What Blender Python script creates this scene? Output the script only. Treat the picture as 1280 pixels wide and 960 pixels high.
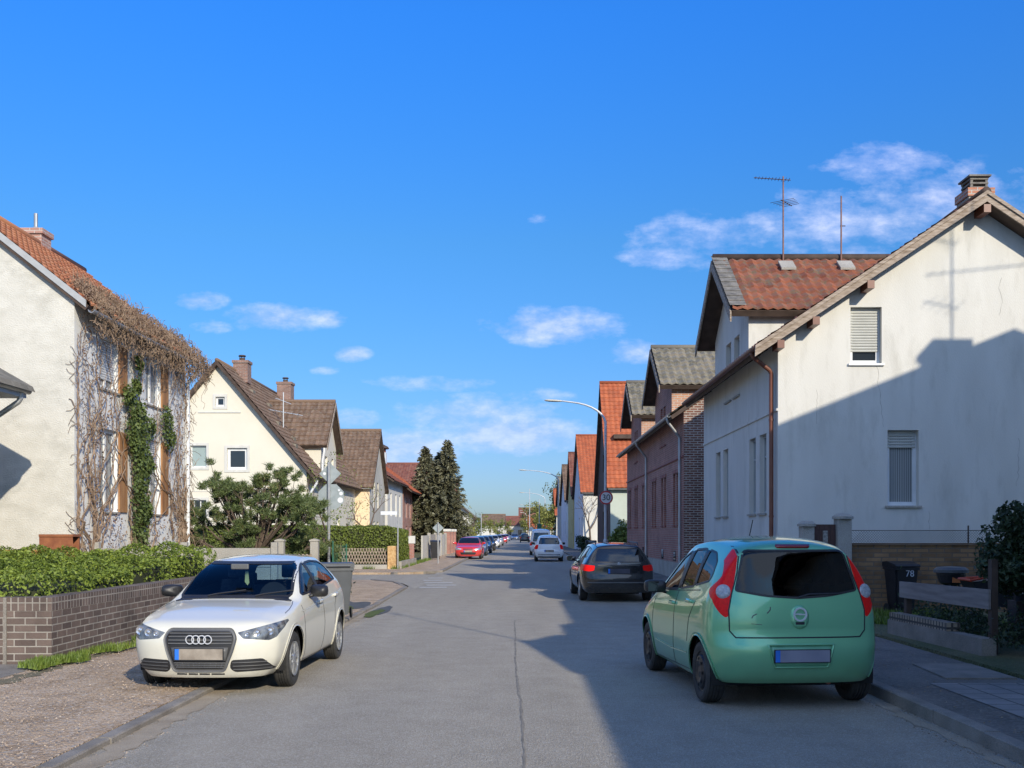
import bpy, bmesh, math, random
from mathutils import Vector, Matrix
from mathutils.bvhtree import BVHTree
from mathutils.geometry import intersect_point_line
R = math.radians
PI = math.pi
random.seed(7)
for o in list(bpy.data.objects): bpy.data.objects.remove(o)
scene = bpy.context.scene
col = scene.collection

# ------------------------------------------------------------------ camera
cd = bpy.data.cameras.new('camera'); cam = bpy.data.objects.new('camera', cd); col.objects.link(cam)
cam.location = (0, 0, 1.66); cam.rotation_euler = (R(90), 0, 0)
cd.sensor_width = 36; cd.lens = 36 * 1290 / 1280
cd.shift_x = -10 / 1280; cd.shift_y = 186 / 1280
cd.clip_start = .1; cd.clip_end = 3000
scene.camera = cam
# ------------------------------------------------------------------ sun + sky
SA, SM = .50, .54
SD = Vector((-SA, 1, -SM)).normalized()           # direction the light travels
sl = bpy.data.lights.new('sun', 'SUN'); sl.energy = 4.6; sl.angle = R(.6); sl.color = (1, .905, .735)
sun = bpy.data.objects.new('sun', sl); col.objects.link(sun)
sun.rotation_euler = SD.to_track_quat('-Z', 'Y').to_euler()
w = bpy.data.worlds.new('World'); scene.world = w; w.use_nodes = True
nt = w.node_tree; nt.nodes.clear()
N = nt.nodes.new; L = nt.links.new
out = N('ShaderNodeOutputWorld'); bg = N('ShaderNodeBackground'); bg.inputs[1].default_value = .149
sky = N('ShaderNodeTexSky'); sky.sky_type = 'NISHITA'; sky.sun_disc = False
sky.sun_elevation = math.asin(-SD.z); sky.sun_rotation = math.atan2(-SD.x, -SD.y)
sky.altitude = 0; sky.air_density = 1.0; sky.dust_density = .6; sky.ozone_density = 3.0
hs = N('ShaderNodeHueSaturation'); hs.inputs['Saturation'].default_value = 1.22; L(sky.outputs[0], hs.inputs['Color'])
tint = N('ShaderNodeMix'); tint.data_type = 'RGBA'; tint.blend_type = 'MULTIPLY'; tint.inputs[0].default_value = 1
L(hs.outputs[0], tint.inputs[6])
def M_(op, a, b=None, c=None, clamp=False):
    n = N('ShaderNodeMath'); n.operation = op; n.use_clamp = clamp
    for i, v in enumerate((a, b, c)):
        if v is None: continue
        if isinstance(v, (int, float)): n.inputs[i].default_value = v
        else: L(v, n.inputs[i])
    return n.outputs[0]
tc = N('ShaderNodeTexCoord'); sep = N('ShaderNodeSeparateXYZ'); L(tc.outputs['Generated'], sep.inputs[0])
er = N('ShaderNodeValToRGB'); L(sep.outputs[2], er.inputs[0])       # tone of the clear air by elevation (halved, doubled below)
es = [(0, (.41,.53,.80)), (.06, (.42,.54,.82)), (.27, (.49,.81,1.04)), (.45, (.40,1.0,1.62)), (1, (.40,.96,1.6))]
er.color_ramp.elements[0].position = 0; er.color_ramp.elements[1].position = 1
for q, c in es[1:-1]: er.color_ramp.elements.new(q)
for e_, (q, c) in zip(er.color_ramp.elements, es): e_.position = q; e_.color = (*[v / 2 for v in c], 1)
dbl = N('ShaderNodeVectorMath'); dbl.operation = 'SCALE'; dbl.inputs['Scale'].default_value = 2; L(er.outputs[0], dbl.inputs[0]); L(dbl.outputs[0], tint.inputs[7])
yy = M_('MAXIMUM', M_('ABSOLUTE', sep.outputs[1]), .02)
U = M_('DIVIDE', sep.outputs[0], yy); V = M_('DIVIDE', sep.outputs[2], yy)
cmb = N('ShaderNodeCombineXYZ'); L(U, cmb.inputs[0]); L(M_('MULTIPLY', V, 1.9), cmb.inputs[1])
nz = N('ShaderNodeTexNoise'); nz.inputs['Scale'].default_value = 22; nz.inputs['Detail'].default_value = 9; nz.inputs['Roughness'].default_value = .62
L(cmb.outputs[0], nz.inputs['Vector'])
# cloud banks: centre u, centre v, radius u, radius v, weight (tangents of the direction)
CL = [(1110,205,85,26,.85),(1200,258,130,52,.8),(1050,280,130,42,.75),(880,300,100,32,.7),(820,322,46,16,.8),
      (250,376,34,12,.9),(345,397,60,18,1),(265,408,30,9,.6),(412,398,24,11,.8),(440,442,24,11,.95),(405,463,20,6,.5),
      (690,408,86,24,1),(795,440,40,16,.7),(540,480,90,10,.6),(650,495,70,10,.6),(640,542,95,26,1.25),(600,520,110,26,.9),(505,560,75,26,1.1),(440,525,40,14,.8),(670,273,24,8,.3)]
tot = None
for (px, py, ru, rv, wt) in CL:
    cu = (px - 650) / 1290; cv = (666 - py) / 1290; ru /= 1290 / 1.25; rv /= 1290 / 1.3
    a = M_('DIVIDE', M_('SUBTRACT', U, cu), ru); b = M_('DIVIDE', M_('SUBTRACT', V, cv), rv)
    q = M_('SUBTRACT', 1, M_('ADD', M_('MULTIPLY', a, a), M_('MULTIPLY', b, b)), clamp=True)
    q = M_('MULTIPLY', q, wt)
    tot = q if tot is None else M_('MAXIMUM', tot, q)
tot = M_('MULTIPLY', tot, M_('GREATER_THAN', sep.outputs[1], 0))
m = M_('ADD', M_('MULTIPLY', nz.outputs[0], 2.3), M_('MULTIPLY', tot, 1.0))
m = M_('MULTIPLY', M_('SUBTRACT', m, 1.42), 1.15, clamp=True)
m = M_('MULTIPLY', m, M_('MULTIPLY', tot, 3.2, clamp=True))
m = M_('MULTIPLY', m, .56)
cr = N('ShaderNodeValToRGB'); cr.color_ramp.elements[0].color = (3.6, 4.3, 7.4, 1); cr.color_ramp.elements[1].color = (6.4, 6.6, 8.2, 1)
L(nz.outputs[0], cr.inputs[0]); cr.color_ramp.elements[0].position = .40; cr.color_ramp.elements[1].position = .68
cm = N('ShaderNodeMix'); cm.data_type = 'RGBA'; L(m, cm.inputs[0]); L(tint.outputs[2], cm.inputs[6]); L(cr.outputs[0], cm.inputs[7])
# broken cloud added behind the viewpoint as soft fill light
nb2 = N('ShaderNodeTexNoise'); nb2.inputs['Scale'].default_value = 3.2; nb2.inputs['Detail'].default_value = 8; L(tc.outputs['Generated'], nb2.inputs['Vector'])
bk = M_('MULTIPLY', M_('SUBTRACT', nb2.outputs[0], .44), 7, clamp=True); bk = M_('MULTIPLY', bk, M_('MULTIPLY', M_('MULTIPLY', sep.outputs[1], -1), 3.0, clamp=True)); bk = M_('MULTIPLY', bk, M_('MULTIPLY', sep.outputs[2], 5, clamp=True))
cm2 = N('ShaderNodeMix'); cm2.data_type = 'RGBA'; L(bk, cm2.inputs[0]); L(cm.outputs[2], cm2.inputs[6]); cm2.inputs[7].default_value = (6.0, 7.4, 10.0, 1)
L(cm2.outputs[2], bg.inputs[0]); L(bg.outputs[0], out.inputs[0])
vs = scene.view_settings; vs.view_transform = 'Standard'; vs.look = 'None'; vs.exposure = 0.06; vs.gamma = 1; vs.use_curve_mapping = False

# ------------------------------------------------------------------ materials
MC = {}
def mat(name, c=(.5,.5,.5), rough=.7, metal=0, coat=0, var=.12, scale=4, bump=0, bscale=30, coord='Object', c2=None, dirt=None, spec=.5, stretch=None, detail=6):
    """base colour varied by noise, optional bump; dirt=(colour, amount, scale)"""
    if name in MC: return MC[name]
    m = bpy.data.materials.new(name); MC[name] = m; m.use_nodes = True
    t = m.node_tree; p = t.nodes['Principled BSDF']; n = t.nodes.new; l = t.links.new
    p.inputs['Roughness'].default_value = rough; p.inputs['Metallic'].default_value = metal
    p.inputs['Coat Weight'].default_value = coat; p.inputs['Coat Roughness'].default_value = .04
    p.inputs['Specular IOR Level'].default_value = spec
    co = n('ShaderNodeTexCoord').outputs[coord]
    if stretch:
        mp = n('ShaderNodeMapping'); mp.inputs['Scale'].default_value = stretch; l(co, mp.inputs[0]); co = mp.outputs[0]
    nz = n('ShaderNodeTexNoise'); nz.inputs['Scale'].default_value = scale; nz.inputs['Detail'].default_value = detail; l(co, nz.inputs['Vector'])
    rp = n('ShaderNodeValToRGB'); e = rp.color_ramp.elements; e[0].position = .3; e[1].position = .7
    if c2 is None: a = tuple(v * (1 - var) for v in c); b = tuple(min(1, v * (1 + var)) for v in c)
    else: a, b = c, c2
    e[0].color = (*a, 1); e[1].color = (*b, 1); l(nz.outputs[0], rp.inputs[0])
    cur = rp.outputs[0]
    if dirt:
        dz = n('ShaderNodeTexNoise'); dz.inputs['Scale'].default_value = dirt[2]; dz.inputs['Detail'].default_value = 8; dz.inputs['Roughness'].default_value = .65; l(co, dz.inputs['Vector'])
        dr = n('ShaderNodeValToRGB'); dr.color_ramp.elements[0].position = .52; dr.color_ramp.elements[1].position = .72; l(dz.outputs[0], dr.inputs[0])
        mm = n('ShaderNodeMath'); mm.operation = 'MULTIPLY'; mm.inputs[1].default_value = dirt[1]; l(dr.outputs[0], mm.inputs[0])
        mx = n('ShaderNodeMix'); mx.data_type = 'RGBA'; l(mm.outputs[0], mx.inputs[0]); l(cur, mx.inputs[6]); mx.inputs[7].default_value = (*dirt[0], 1); cur = mx.outputs[2]
    l(cur, p.inputs['Base Color'])
    if bump:
        bz = n('ShaderNodeTexNoise'); bz.inputs['Scale'].default_value = bscale; bz.inputs['Detail'].default_value = 5; l(co, bz.inputs['Vector'])
        bp = n('ShaderNodeBump'); bp.inputs['Strength'].default_value = 1; bp.inputs['Distance'].default_value = bump; l(bz.outputs[0], bp.inputs['Height']); l(bp.outputs[0], p.inputs['Normal'])
    return m
def brickmat(name, c1, c2, mortar, bw=.25, bh=.075, ms=.012, offset=.5, bump=.006, rough=.85, vary=.25, mix=0):
    if name in MC: return MC[name]
    m = bpy.data.materials.new(name); MC[name] = m; m.use_nodes = True
    t = m.node_tree; p = t.nodes['Principled BSDF']; n = t.nodes.new; l = t.links.new
    p.inputs['Roughness'].default_value = rough
    uv = n('ShaderNodeTexCoord').outputs['UV']
    b = n('ShaderNodeTexBrick'); l(uv, b.inputs['Vector']); b.offset = offset; b.squash = 1
    b.inputs['Scale'].default_value = 1; b.inputs['Brick Width'].default_value = bw; b.inputs['Row Height'].default_value = bh
    b.inputs['Mortar Size'].default_value = ms; b.inputs['Mortar Smooth'].default_value = .15; b.inputs['Bias'].default_value = 0
    b.inputs['Color1'].default_value = (*c1, 1); b.inputs['Color2'].default_value = (*c2, 1); b.inputs['Mortar'].default_value = (*mortar, 1)
    nz = n('ShaderNodeTexNoise'); nz.inputs['Scale'].default_value = 1.3; nz.inputs['Detail'].default_value = 9; nz.inputs['Roughness'].default_value = .7; l(uv, nz.inputs['Vector'])
    rp = n('ShaderNodeMapRange'); rp.inputs[1].default_value = .3; rp.inputs[2].default_value = .7; rp.inputs[3].default_value = 1 - vary; rp.inputs[4].default_value = 1 + vary; l(nz.outputs[0], rp.inputs[0])
    mx = n('ShaderNodeVectorMath'); mx.operation = 'SCALE'; l(b.outputs[0], mx.inputs[0]); l(rp.outputs[0], mx.inputs['Scale']); l(mx.outputs[0], p.inputs['Base Color'])
    bz = n('ShaderNodeTexNoise'); bz.inputs['Scale'].default_value = 60; l(uv, bz.inputs['Vector'])
    ad = n('ShaderNodeMath'); ad.operation = 'MULTIPLY_ADD'; ad.inputs[1].default_value = -1; l(b.outputs['Fac'], ad.inputs[0])
    m3 = n('ShaderNodeMath'); m3.operation = 'MULTIPLY'; m3.inputs[1].default_value = .35; l(bz.outputs[0], m3.inputs[0]); l(m3.outputs[0], ad.inputs[2])
    bp = n('ShaderNodeBump'); bp.inputs['Distance'].default_value = bump; l(ad.outputs[0], bp.inputs['Height']); l(bp.outputs[0], p.inputs['Normal'])
    return m
def tilemat(name, ca, cb, moss=None, amt=.5, tw=.25, th=.33, rough=.85, mscale=2.2):
    """colour differs from tile to tile (white noise on the tile index), lichen patches on top"""
    if name in MC: return MC[name]
    m = bpy.data.materials.new(name); MC[name] = m; m.use_nodes = True
    t = m.node_tree; p = t.nodes['Principled BSDF']; n = t.nodes.new; l = t.links.new
    p.inputs['Roughness'].default_value = rough
    uv = n('ShaderNodeTexCoord').outputs['UV']
    mp = n('ShaderNodeMapping'); mp.inputs['Scale'].default_value = (1 / tw, 1 / th, 0); l(uv, mp.inputs[0])
    fl = n('ShaderNodeVectorMath'); fl.operation = 'FLOOR'; l(mp.outputs[0], fl.inputs[0])
    wn = n('ShaderNodeTexWhiteNoise'); wn.noise_dimensions = '2D'; l(fl.outputs[0], wn.inputs['Vector'])
    mx = n('ShaderNodeMix'); mx.data_type = 'RGBA'; l(wn.outputs[0], mx.inputs[0]); mx.inputs[6].default_value = (*ca, 1); mx.inputs[7].default_value = (*cb, 1)
    cur = mx.outputs[2]
    if moss:
        dz = n('ShaderNodeTexNoise'); dz.inputs['Scale'].default_value = mscale; dz.inputs['Detail'].default_value = 10; dz.inputs['Roughness'].default_value = .75; l(uv, dz.inputs['Vector'])
        dr = n('ShaderNodeValToRGB'); dr.color_ramp.elements[0].position = .48; dr.color_ramp.elements[1].position = .62; l(dz.outputs[0], dr.inputs[0])
        mm = n('ShaderNodeMath'); mm.operation = 'MULTIPLY'; mm.inputs[1].default_value = amt; l(dr.outputs[0], mm.inputs[0])
        m2 = n('ShaderNodeMix'); m2.data_type = 'RGBA'; l(mm.outputs[0], m2.inputs[0]); l(cur, m2.inputs[6]); m2.inputs[7].default_value = (*moss, 1); cur = m2.outputs[2]
    l(cur, p.inputs['Base Color'])
    return m
def leafmat(name, ca, cb, cc=None, scale=2.5, rough=.55, trans=.25):
    if name in MC: return MC[name]
    m = bpy.data.materials.new(name); MC[name] = m; m.use_nodes = True
    t = m.node_tree; p = t.nodes['Principled BSDF']; n = t.nodes.new; l = t.links.new
    p.inputs['Roughness'].default_value = rough
    g = n('ShaderNodeNewGeometry'); co = n('ShaderNodeTexCoord').outputs['Object']
    nz = n('ShaderNodeTexNoise'); nz.inputs['Scale'].default_value = scale; nz.inputs['Detail'].default_value = 4; l(co, nz.inputs['Vector'])
    ad = n('ShaderNodeMath'); ad.operation = 'MULTIPLY_ADD'; ad.inputs[1].default_value = .55; l(g.outputs['Random Per Island'], ad.inputs[0])
    m2 = n('ShaderNodeMath'); m2.operation = 'MULTIPLY'; m2.inputs[1].default_value = .5; l(nz.outputs[0], m2.inputs[0]); l(m2.outputs[0], ad.inputs[2])
    rp = n('ShaderNodeValToRGB'); e = rp.color_ramp.elements; e[0].position = .2; e[1].position = .75; e[0].color = (*ca, 1); e[1].color = (*cb, 1)
    if cc: q = e.new(.9); q.color = (*cc, 1)
    l(ad.outputs[0], rp.inputs[0]); l(rp.outputs[0], p.inputs['Base Color'])
    tr = n('ShaderNodeBsdfTranslucent'); l(rp.outputs[0], tr.inputs[0])
    ms = n('ShaderNodeMixShader'); ms.inputs[0].default_value = trans; l(p.outputs[0], ms.inputs[1]); l(tr.outputs[0], ms.inputs[2])
    l(ms.outputs[0], t.nodes['Material Output'].inputs[0])
    return m
def glassmat(name, tintc=(.02,.025,.03), rough=.02, see=0.0):
    """window glass: dark reflective; see>0 lets that much show through"""
    if name in MC: return MC[name]
    m = bpy.data.materials.new(name); MC[name] = m; m.use_nodes = True
    t = m.node_tree; p = t.nodes['Principled BSDF']; n = t.nodes.new; l = t.links.new
    if see <= 0:
        p.inputs['Base Color'].default_value = (*tintc, 1); p.inputs['Roughness'].default_value = rough; p.inputs['Specular IOR Level'].default_value = .8
        nz = n('ShaderNodeTexNoise'); nz.inputs['Scale'].default_value = 1.4; l(n('ShaderNodeTexCoord').outputs['Object'], nz.inputs['Vector'])
        bp = n('ShaderNodeBump'); bp.inputs['Distance'].default_value = .01; bp.inputs['Strength'].default_value = .4; l(nz.outputs[0], bp.inputs['Height']); l(bp.outputs[0], p.inputs['Normal'])
    else:
        tr = n('ShaderNodeBsdfTransparent'); tr.inputs[0].default_value = (*[see * v for v in tintc], 1)
        gl = n('ShaderNodeBsdfGlossy'); gl.inputs['Roughness'].default_value = rough
        fr = n('ShaderNodeFresnel'); fr.inputs[0].default_value = 1.55
        ms = n('ShaderNodeMixShader'); l(fr.outputs[0], ms.inputs[0]); l(tr.outputs[0], ms.inputs[1]); l(gl.outputs[0], ms.inputs[2])
        l(ms.outputs[0], t.nodes['Material Output'].inputs[0])
    return m
P2 = {}
def paintmat(name, c, metal=0.0, rough=.35, two=False):
    """car paint outside, dark trim on the inner face"""
    if name in MC: return MC[name]
    m = bpy.data.materials.new(name); MC[name] = m; m.use_nodes = True
    t = m.node_tree; p = t.nodes['Principled BSDF']; n = t.nodes.new; l = t.links.new
    p.inputs['Base Color'].default_value = (*c, 1); p.inputs['Roughness'].default_value = rough; p.inputs['Metallic'].default_value = metal
    p.inputs['Coat Weight'].default_value = 1; p.inputs['Coat Roughness'].default_value = .03
    # road dust: more towards the sills, in patches
    co = n('ShaderNodeTexCoord').outputs['Object']; sp = n('ShaderNodeSeparateXYZ'); l(co, sp.inputs[0])
    nz = n('ShaderNodeTexNoise'); nz.inputs['Scale'].default_value = 6; nz.inputs['Detail'].default_value = 8; l(co, nz.inputs['Vector'])
    mr = n('ShaderNodeMapRange'); mr.inputs[1].default_value = .62; mr.inputs[2].default_value = .15; mr.inputs[3].default_value = 0; mr.inputs[4].default_value = .55; l(sp.outputs[2], mr.inputs[0])
    mu = n('ShaderNodeMath'); mu.operation = 'MULTIPLY'; l(mr.outputs[0], mu.inputs[0]); l(nz.outputs[0], mu.inputs[1])
    mx = n('ShaderNodeMix'); mx.data_type = 'RGBA'; l(mu.outputs[0], mx.inputs[0]); mx.inputs[6].default_value = (*c, 1); mx.inputs[7].default_value = (.16, .14, .11, 1); l(mx.outputs[2], p.inputs['Base Color'])
    ro = n('ShaderNodeMath'); ro.operation = 'MULTIPLY_ADD'; ro.inputs[1].default_value = .10; ro.inputs[2].default_value = 0.0; l(nz.outputs[0], ro.inputs[0]); l(ro.outputs[0], p.inputs['Coat Roughness'])
    g = n('ShaderNodeNewGeometry'); d = n('ShaderNodeBsdfDiffuse'); d.inputs[0].default_value = (.13, .13, .13, 1)
    ms = n('ShaderNodeMixShader'); l(g.outputs['Backfacing'], ms.inputs[0]); l(p.outputs[0], ms.inputs[1]); l(d.outputs[0], ms.inputs[2])
    if not two:
        l(ms.outputs[0], t.nodes['Material Output'].inputs[0]); P2[m.name] = paintmat(name + '_trim', c, metal, rough, True)
    return m

# ------------------------------------------------------------------ object helpers
def wloc(o):
    v = Vector((0, 0, 0))
    while o: v += o.location; o = o.parent
    return v
def uvbox(me):
    uvl = me.uv_layers.new(name='UVMap').data
    Z = Vector((0, 0, 1))
    for p in me.polygons:
        n = p.normal
        if abs(n.z) > .985 or n.length < .5: u, v = Vector((1, 0, 0)), Vector((0, 1, 0))
        else:
            u = Z.cross(n).normalized(); v = n.cross(u)
        for li in p.loop_indices:
            co = me.vertices[me.loops[li].vertex_index].co; uvl[li].uv = (co.dot(u), co.dot(v))
def mk(name, me, m, parent=None, smooth=False):
    o = bpy.data.objects.new(name, me); col.objects.link(o)
    if m: me.materials.append(m)
    if smooth: me.polygons.foreach_set('use_smooth', [True] * len(me.polygons))
    if parent is None:
        if len(me.vertices):
            xs = [v.co for v in me.vertices]
            b = Vector(((min(c.x for c in xs) + max(c.x for c in xs)) / 2, (min(c.y for c in xs) + max(c.y for c in xs)) / 2, min(c.z for c in xs)))
            me.transform(Matrix.Translation(-b)); o.location = b
    else:
        me.transform(Matrix.Translation(-wloc(parent))); o.parent = parent
    return o
def obj(name, bm, m, parent=None, smooth=False, uv=True, recalc=True):
    if recalc: bmesh.ops.recalc_face_normals(bm, faces=bm.faces)
    me = bpy.data.meshes.new(name); bm.to_mesh(me); bm.free()
    if uv: me.update(); uvbox(me)
    return mk(name, me, m, parent, smooth)
def objpy(name, vs, fs, m, parent=None, smooth=False, uv=False):
    me = bpy.data.meshes.new(name); me.from_pydata(vs, [], fs); me.update()
    if uv: uvbox(me)
    return mk(name, me, m, parent, smooth)
def thing(name, loc, label, cat, group=None):
    o = bpy.data.objects.new(name, None); col.objects.link(o); o.location = loc; o.empty_display_size = .3
    o['label'] = label; o['category'] = cat
    if group: o['group'] = group
    return o
def tag(o, label=None, cat=None, group=None, kind=None):
    if label: o['label'] = label
    if cat: o['category'] = cat
    if group: o['group'] = group
    if kind: o['kind'] = kind
    return o
def BM(): return bmesh.new()
def box(bm, x0, y0, z0, x1, y1, z1, bev=0):
    vs = [bm.verts.new((x, y, z)) for z in (z0, z1) for y in (y0, y1) for x in (x0, x1)]
    fs = [bm.faces.new([vs[i] for i in q]) for q in ((0,2,3,1),(4,5,7,6),(0,1,5,4),(2,6,7,3),(0,4,6,2),(1,3,7,5))]
    if bev:
        es = set(e for f in fs for e in f.edges)
        bmesh.ops.bevel(bm, geom=list(es), offset=bev, segments=2, affect='EDGES', profile=.6)
    return vs
def prism(bm, pts, vec):
    """closed prism: polygon pts (3D) extruded by vec"""
    a = [bm.verts.new(p) for p in pts]; b = [bm.verts.new(Vector(p) + Vector(vec)) for p in pts]
    bm.faces.new(a); bm.faces.new(b[::-1])
    for i in range(len(a)):
        j = (i + 1) % len(a); bm.faces.new((a[i], b[i], b[j], a[j]))
def beam(bm, a, b, wd, ht, up=(0, 0, 1)):
    a, b = Vector(a), Vector(b); d = (b - a).normalized(); s = d.cross(Vector(up))
    if s.length < 1e-4: s = d.cross(Vector((0, 1, 0)))
    s.normalize(); t = s.cross(d)
    prism(bm, [a + s * wd / 2 + t * ht / 2, a - s * wd / 2 + t * ht / 2, a - s * wd / 2 - t * ht / 2, a + s * wd / 2 - t * ht / 2], b - a)
def tubepts(vs, fs, pts, rad, seg=8, cap=True):
    """append a tube along pts to plain lists"""
    n0 = len(vs); pts = [Vector(p) for p in pts]; k = len(pts)
    if not isinstance(rad, (list, tuple)): rad = [rad] * k
    prev = None
    for i, p in enumerate(pts):
        d = (pts[min(i + 1, k - 1)] - pts[max(i - 1, 0)])
        if d.length < 1e-7: d = Vector((0, 0, 1))
        d.normalize()
        if prev is None:
            s = d.cross(Vector((0, 0, 1)));
            if s.length < .1: s = d.cross(Vector((1, 0, 0)))
        else: s = prev - d * prev.dot(d)
        s.normalize(); prev = s; t = d.cross(s)
        for j in range(seg):
            a = 2 * PI * j / seg; q = p + (s * math.cos(a) + t * math.sin(a)) * rad[i]; vs.append(tuple(q))
    for i in range(k - 1):
        for j in range(seg):
            a = n0 + i * seg + j; b = n0 + i * seg + (j + 1) % seg
            fs.append((a, b, b + seg, a + seg))
    if cap:
        fs.append(tuple(n0 + j for j in range(seg))[::-1]); fs.append(tuple(n0 + (k - 1) * seg + j for j in range(seg)))
def tube(bm, pts, rad, seg=8):
    vs, fs = [], []; tubepts(vs, fs, pts, rad, seg)
    v = [bm.verts.new(p) for p in vs]
    for f in fs: bm.faces.new([v[i] for i in f])
def lathe(bm, prof, c=(0, 0, 0), axis='z', seg=24):
    """prof [(r,h)] revolved about axis"""
    rows = []
    for r, h in prof:
        row = []
        for j in range(seg):
            a = 2 * PI * j / seg; x, y = r * math.cos(a), r * math.sin(a)
            p = {'z': (x, y, h), 'x': (h, x, y), 'y': (x, h, y)}[axis]
            row.append(bm.verts.new((p[0] + c[0], p[1] + c[1], p[2] + c[2])))
        rows.append(row)
    for i in range(len(rows) - 1):
        for j in range(seg):
            bm.faces.new((rows[i][j], rows[i][(j + 1) % seg], rows[i + 1][(j + 1) % seg], rows[i + 1][j]))
    if prof[0] == prof[-1]: return
    if prof[0][0] > 1e-4: bm.faces.new(rows[0][::-1])
    if prof[-1][0] > 1e-4: bm.faces.new(rows[-1])
def pip(x, y, poly):
    c = False; j = len(poly) - 1
    for i in range(len(poly)):
        xi, yi = poly[i]; xj, yj = poly[j]
        if (yi > y) != (yj > y) and x < (xj - xi) * (y - yi) / (yj - yi) + xi: c = not c
        j = i
    return c
def textmesh(s, size):
    cu = bpy.data.curves.new('t', 'FONT'); cu.body = s; cu.size = size; cu.align_x = 'CENTER'; cu.align_y = 'CENTER'; cu.extrude = .0015
    o = bpy.data.objects.new('t', cu); col.objects.link(o)
    dg = bpy.context.evaluated_depsgraph_get(); me = bpy.data.meshes.new_from_object(o.evaluated_get(dg))
    bpy.data.objects.remove(o); return me

# local wall frame: s along the wall, z up, d outwards
class Fr:
    def __init__(s, O, u, n): s.O = Vector(O); s.u = Vector(u).normalized(); s.n = Vector(n).normalized()
    def p(s, a, z, d=0): return s.O + s.u * a + Vector((0, 0, z)) + s.n * d
    def box(s, bm, a0, a1, z0, z1, d0, d1):
        prism(bm, [s.p(a0, z0, d0), s.p(a1, z0, d0), s.p(a1, z1, d0), s.p(a0, z1, d0)], s.n * (d1 - d0))
def wallface(bm, fr, poly, holes, depth=.16):
    """flat wall polygon (s,z) with rectangular holes and reveals"""
    tb = bmesh.new(); f = tb.faces.new([tb.verts.new((a, z, 0)) for a, z in poly])
    for (a0, a1, z0, z1) in holes:
        for co, no in (((a0,0,0),(1,0,0)), ((a1,0,0),(1,0,0)), ((0,z0,0),(0,1,0)), ((0,z1,0),(0,1,0))):
            bmesh.ops.bisect_plane(tb, geom=tb.verts[:] + tb.edges[:] + tb.faces[:], plane_co=co, plane_no=no, dist=1e-5)
    kill = []
    for f in tb.faces:
        c = f.calc_center_median()
        if any(a0 < c.x < a1 and z0 < c.y < z1 for (a0, a1, z0, z1) in holes): kill.append(f)
    bmesh.ops.delete(tb, geom=kill, context='FACES')
    mp = {}
    for v in tb.verts: mp[v.index if False else v] = bm.verts.new(fr.p(v.co.x, v.co.y))
    for f in tb.faces: bm.faces.new([mp[v] for v in f.verts])
    tb.free()
    for (a0, a1, z0, z1) in holes:
        q = [(a0, z0), (a1, z0), (a1, z1), (a0, z1)]
        for i in range(4):
            A, B = q[i], q[(i + 1) % 4]
            bm.faces.new([bm.verts.new(fr.p(*A)), bm.verts.new(fr.p(*B)), bm.verts.new(fr.p(*B, -depth)), bm.verts.new(fr.p(*A, -depth))])
def window(fr, hole, parent, fm, pane, depth=.13, mull=(), trans=(), sill=None, fw=.06, shutter=0, shm=None, name='window', label=None):
    """frame (part) > pane, sill, roller_shutter (sub-parts), in the hole of a wall"""
    a0, a1, z0, z1 = hole; b = BM(); d0, d1 = -depth - .05, -depth
    ev = .002
    fr.box(b, a0 + ev, a1 - ev, z0 + ev, z0 + fw, d0, d1); fr.box(b, a0 + ev, a1 - ev, z1 - fw, z1 - ev, d0, d1)
    fr.box(b, a0 + ev, a0 + fw, z0 + fw, z1 - fw, d0, d1); fr.box(b, a1 - fw, a1 - ev, z0 + fw, z1 - fw, d0, d1)
    for t in mull: a = a0 + (a1 - a0) * t; fr.box(b, a - fw / 2, a + fw / 2, z0 + fw, z1 - fw, d0, d1 + .004)
    for t in trans: z = z0 + (z1 - z0) * t; fr.box(b, a0 + fw, a1 - fw, z - fw * .4, z + fw * .4, d0, d1 + .002)
    f = obj(name, b, fm, parent)
    if label: f['label'] = label
    b = BM(); fr.box(b, a0 + fw * .6, a1 - fw * .6, z0 + fw * .6, z1 - fw * .6, d0 + .004, d0 + .014)
    obj('pane', b, pane, f)
    if sill:
        b = BM(); fr.box(b, a0 - .05, a1 + .05, z0 - .045, z0 - .003, -depth + .01, .05); obj('sill', b, sill, f)
    if shutter:
        b = BM(); zb = z1 - (z1 - z0) * shutter; n = max(2, int((z1 - zb) / .055)); h = (z1 - zb) / n
        for i in range(n):
            zz = zb + i * h
            prism(b, [fr.p(a0 + .03, zz + .002, -depth + .004), fr.p(a0 + .03, zz + .002, -depth + .012), fr.p(a0 + .03, zz + h * .5, -depth + .024), fr.p(a0 + .03, zz + h - .008, -depth + .012), fr.p(a0 + .03, zz + h - .008, -depth + .004)], fr.u * (a1 - a0 - .06))
        obj('roller_shutter', b, shm or fm, f)
    return f
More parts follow.
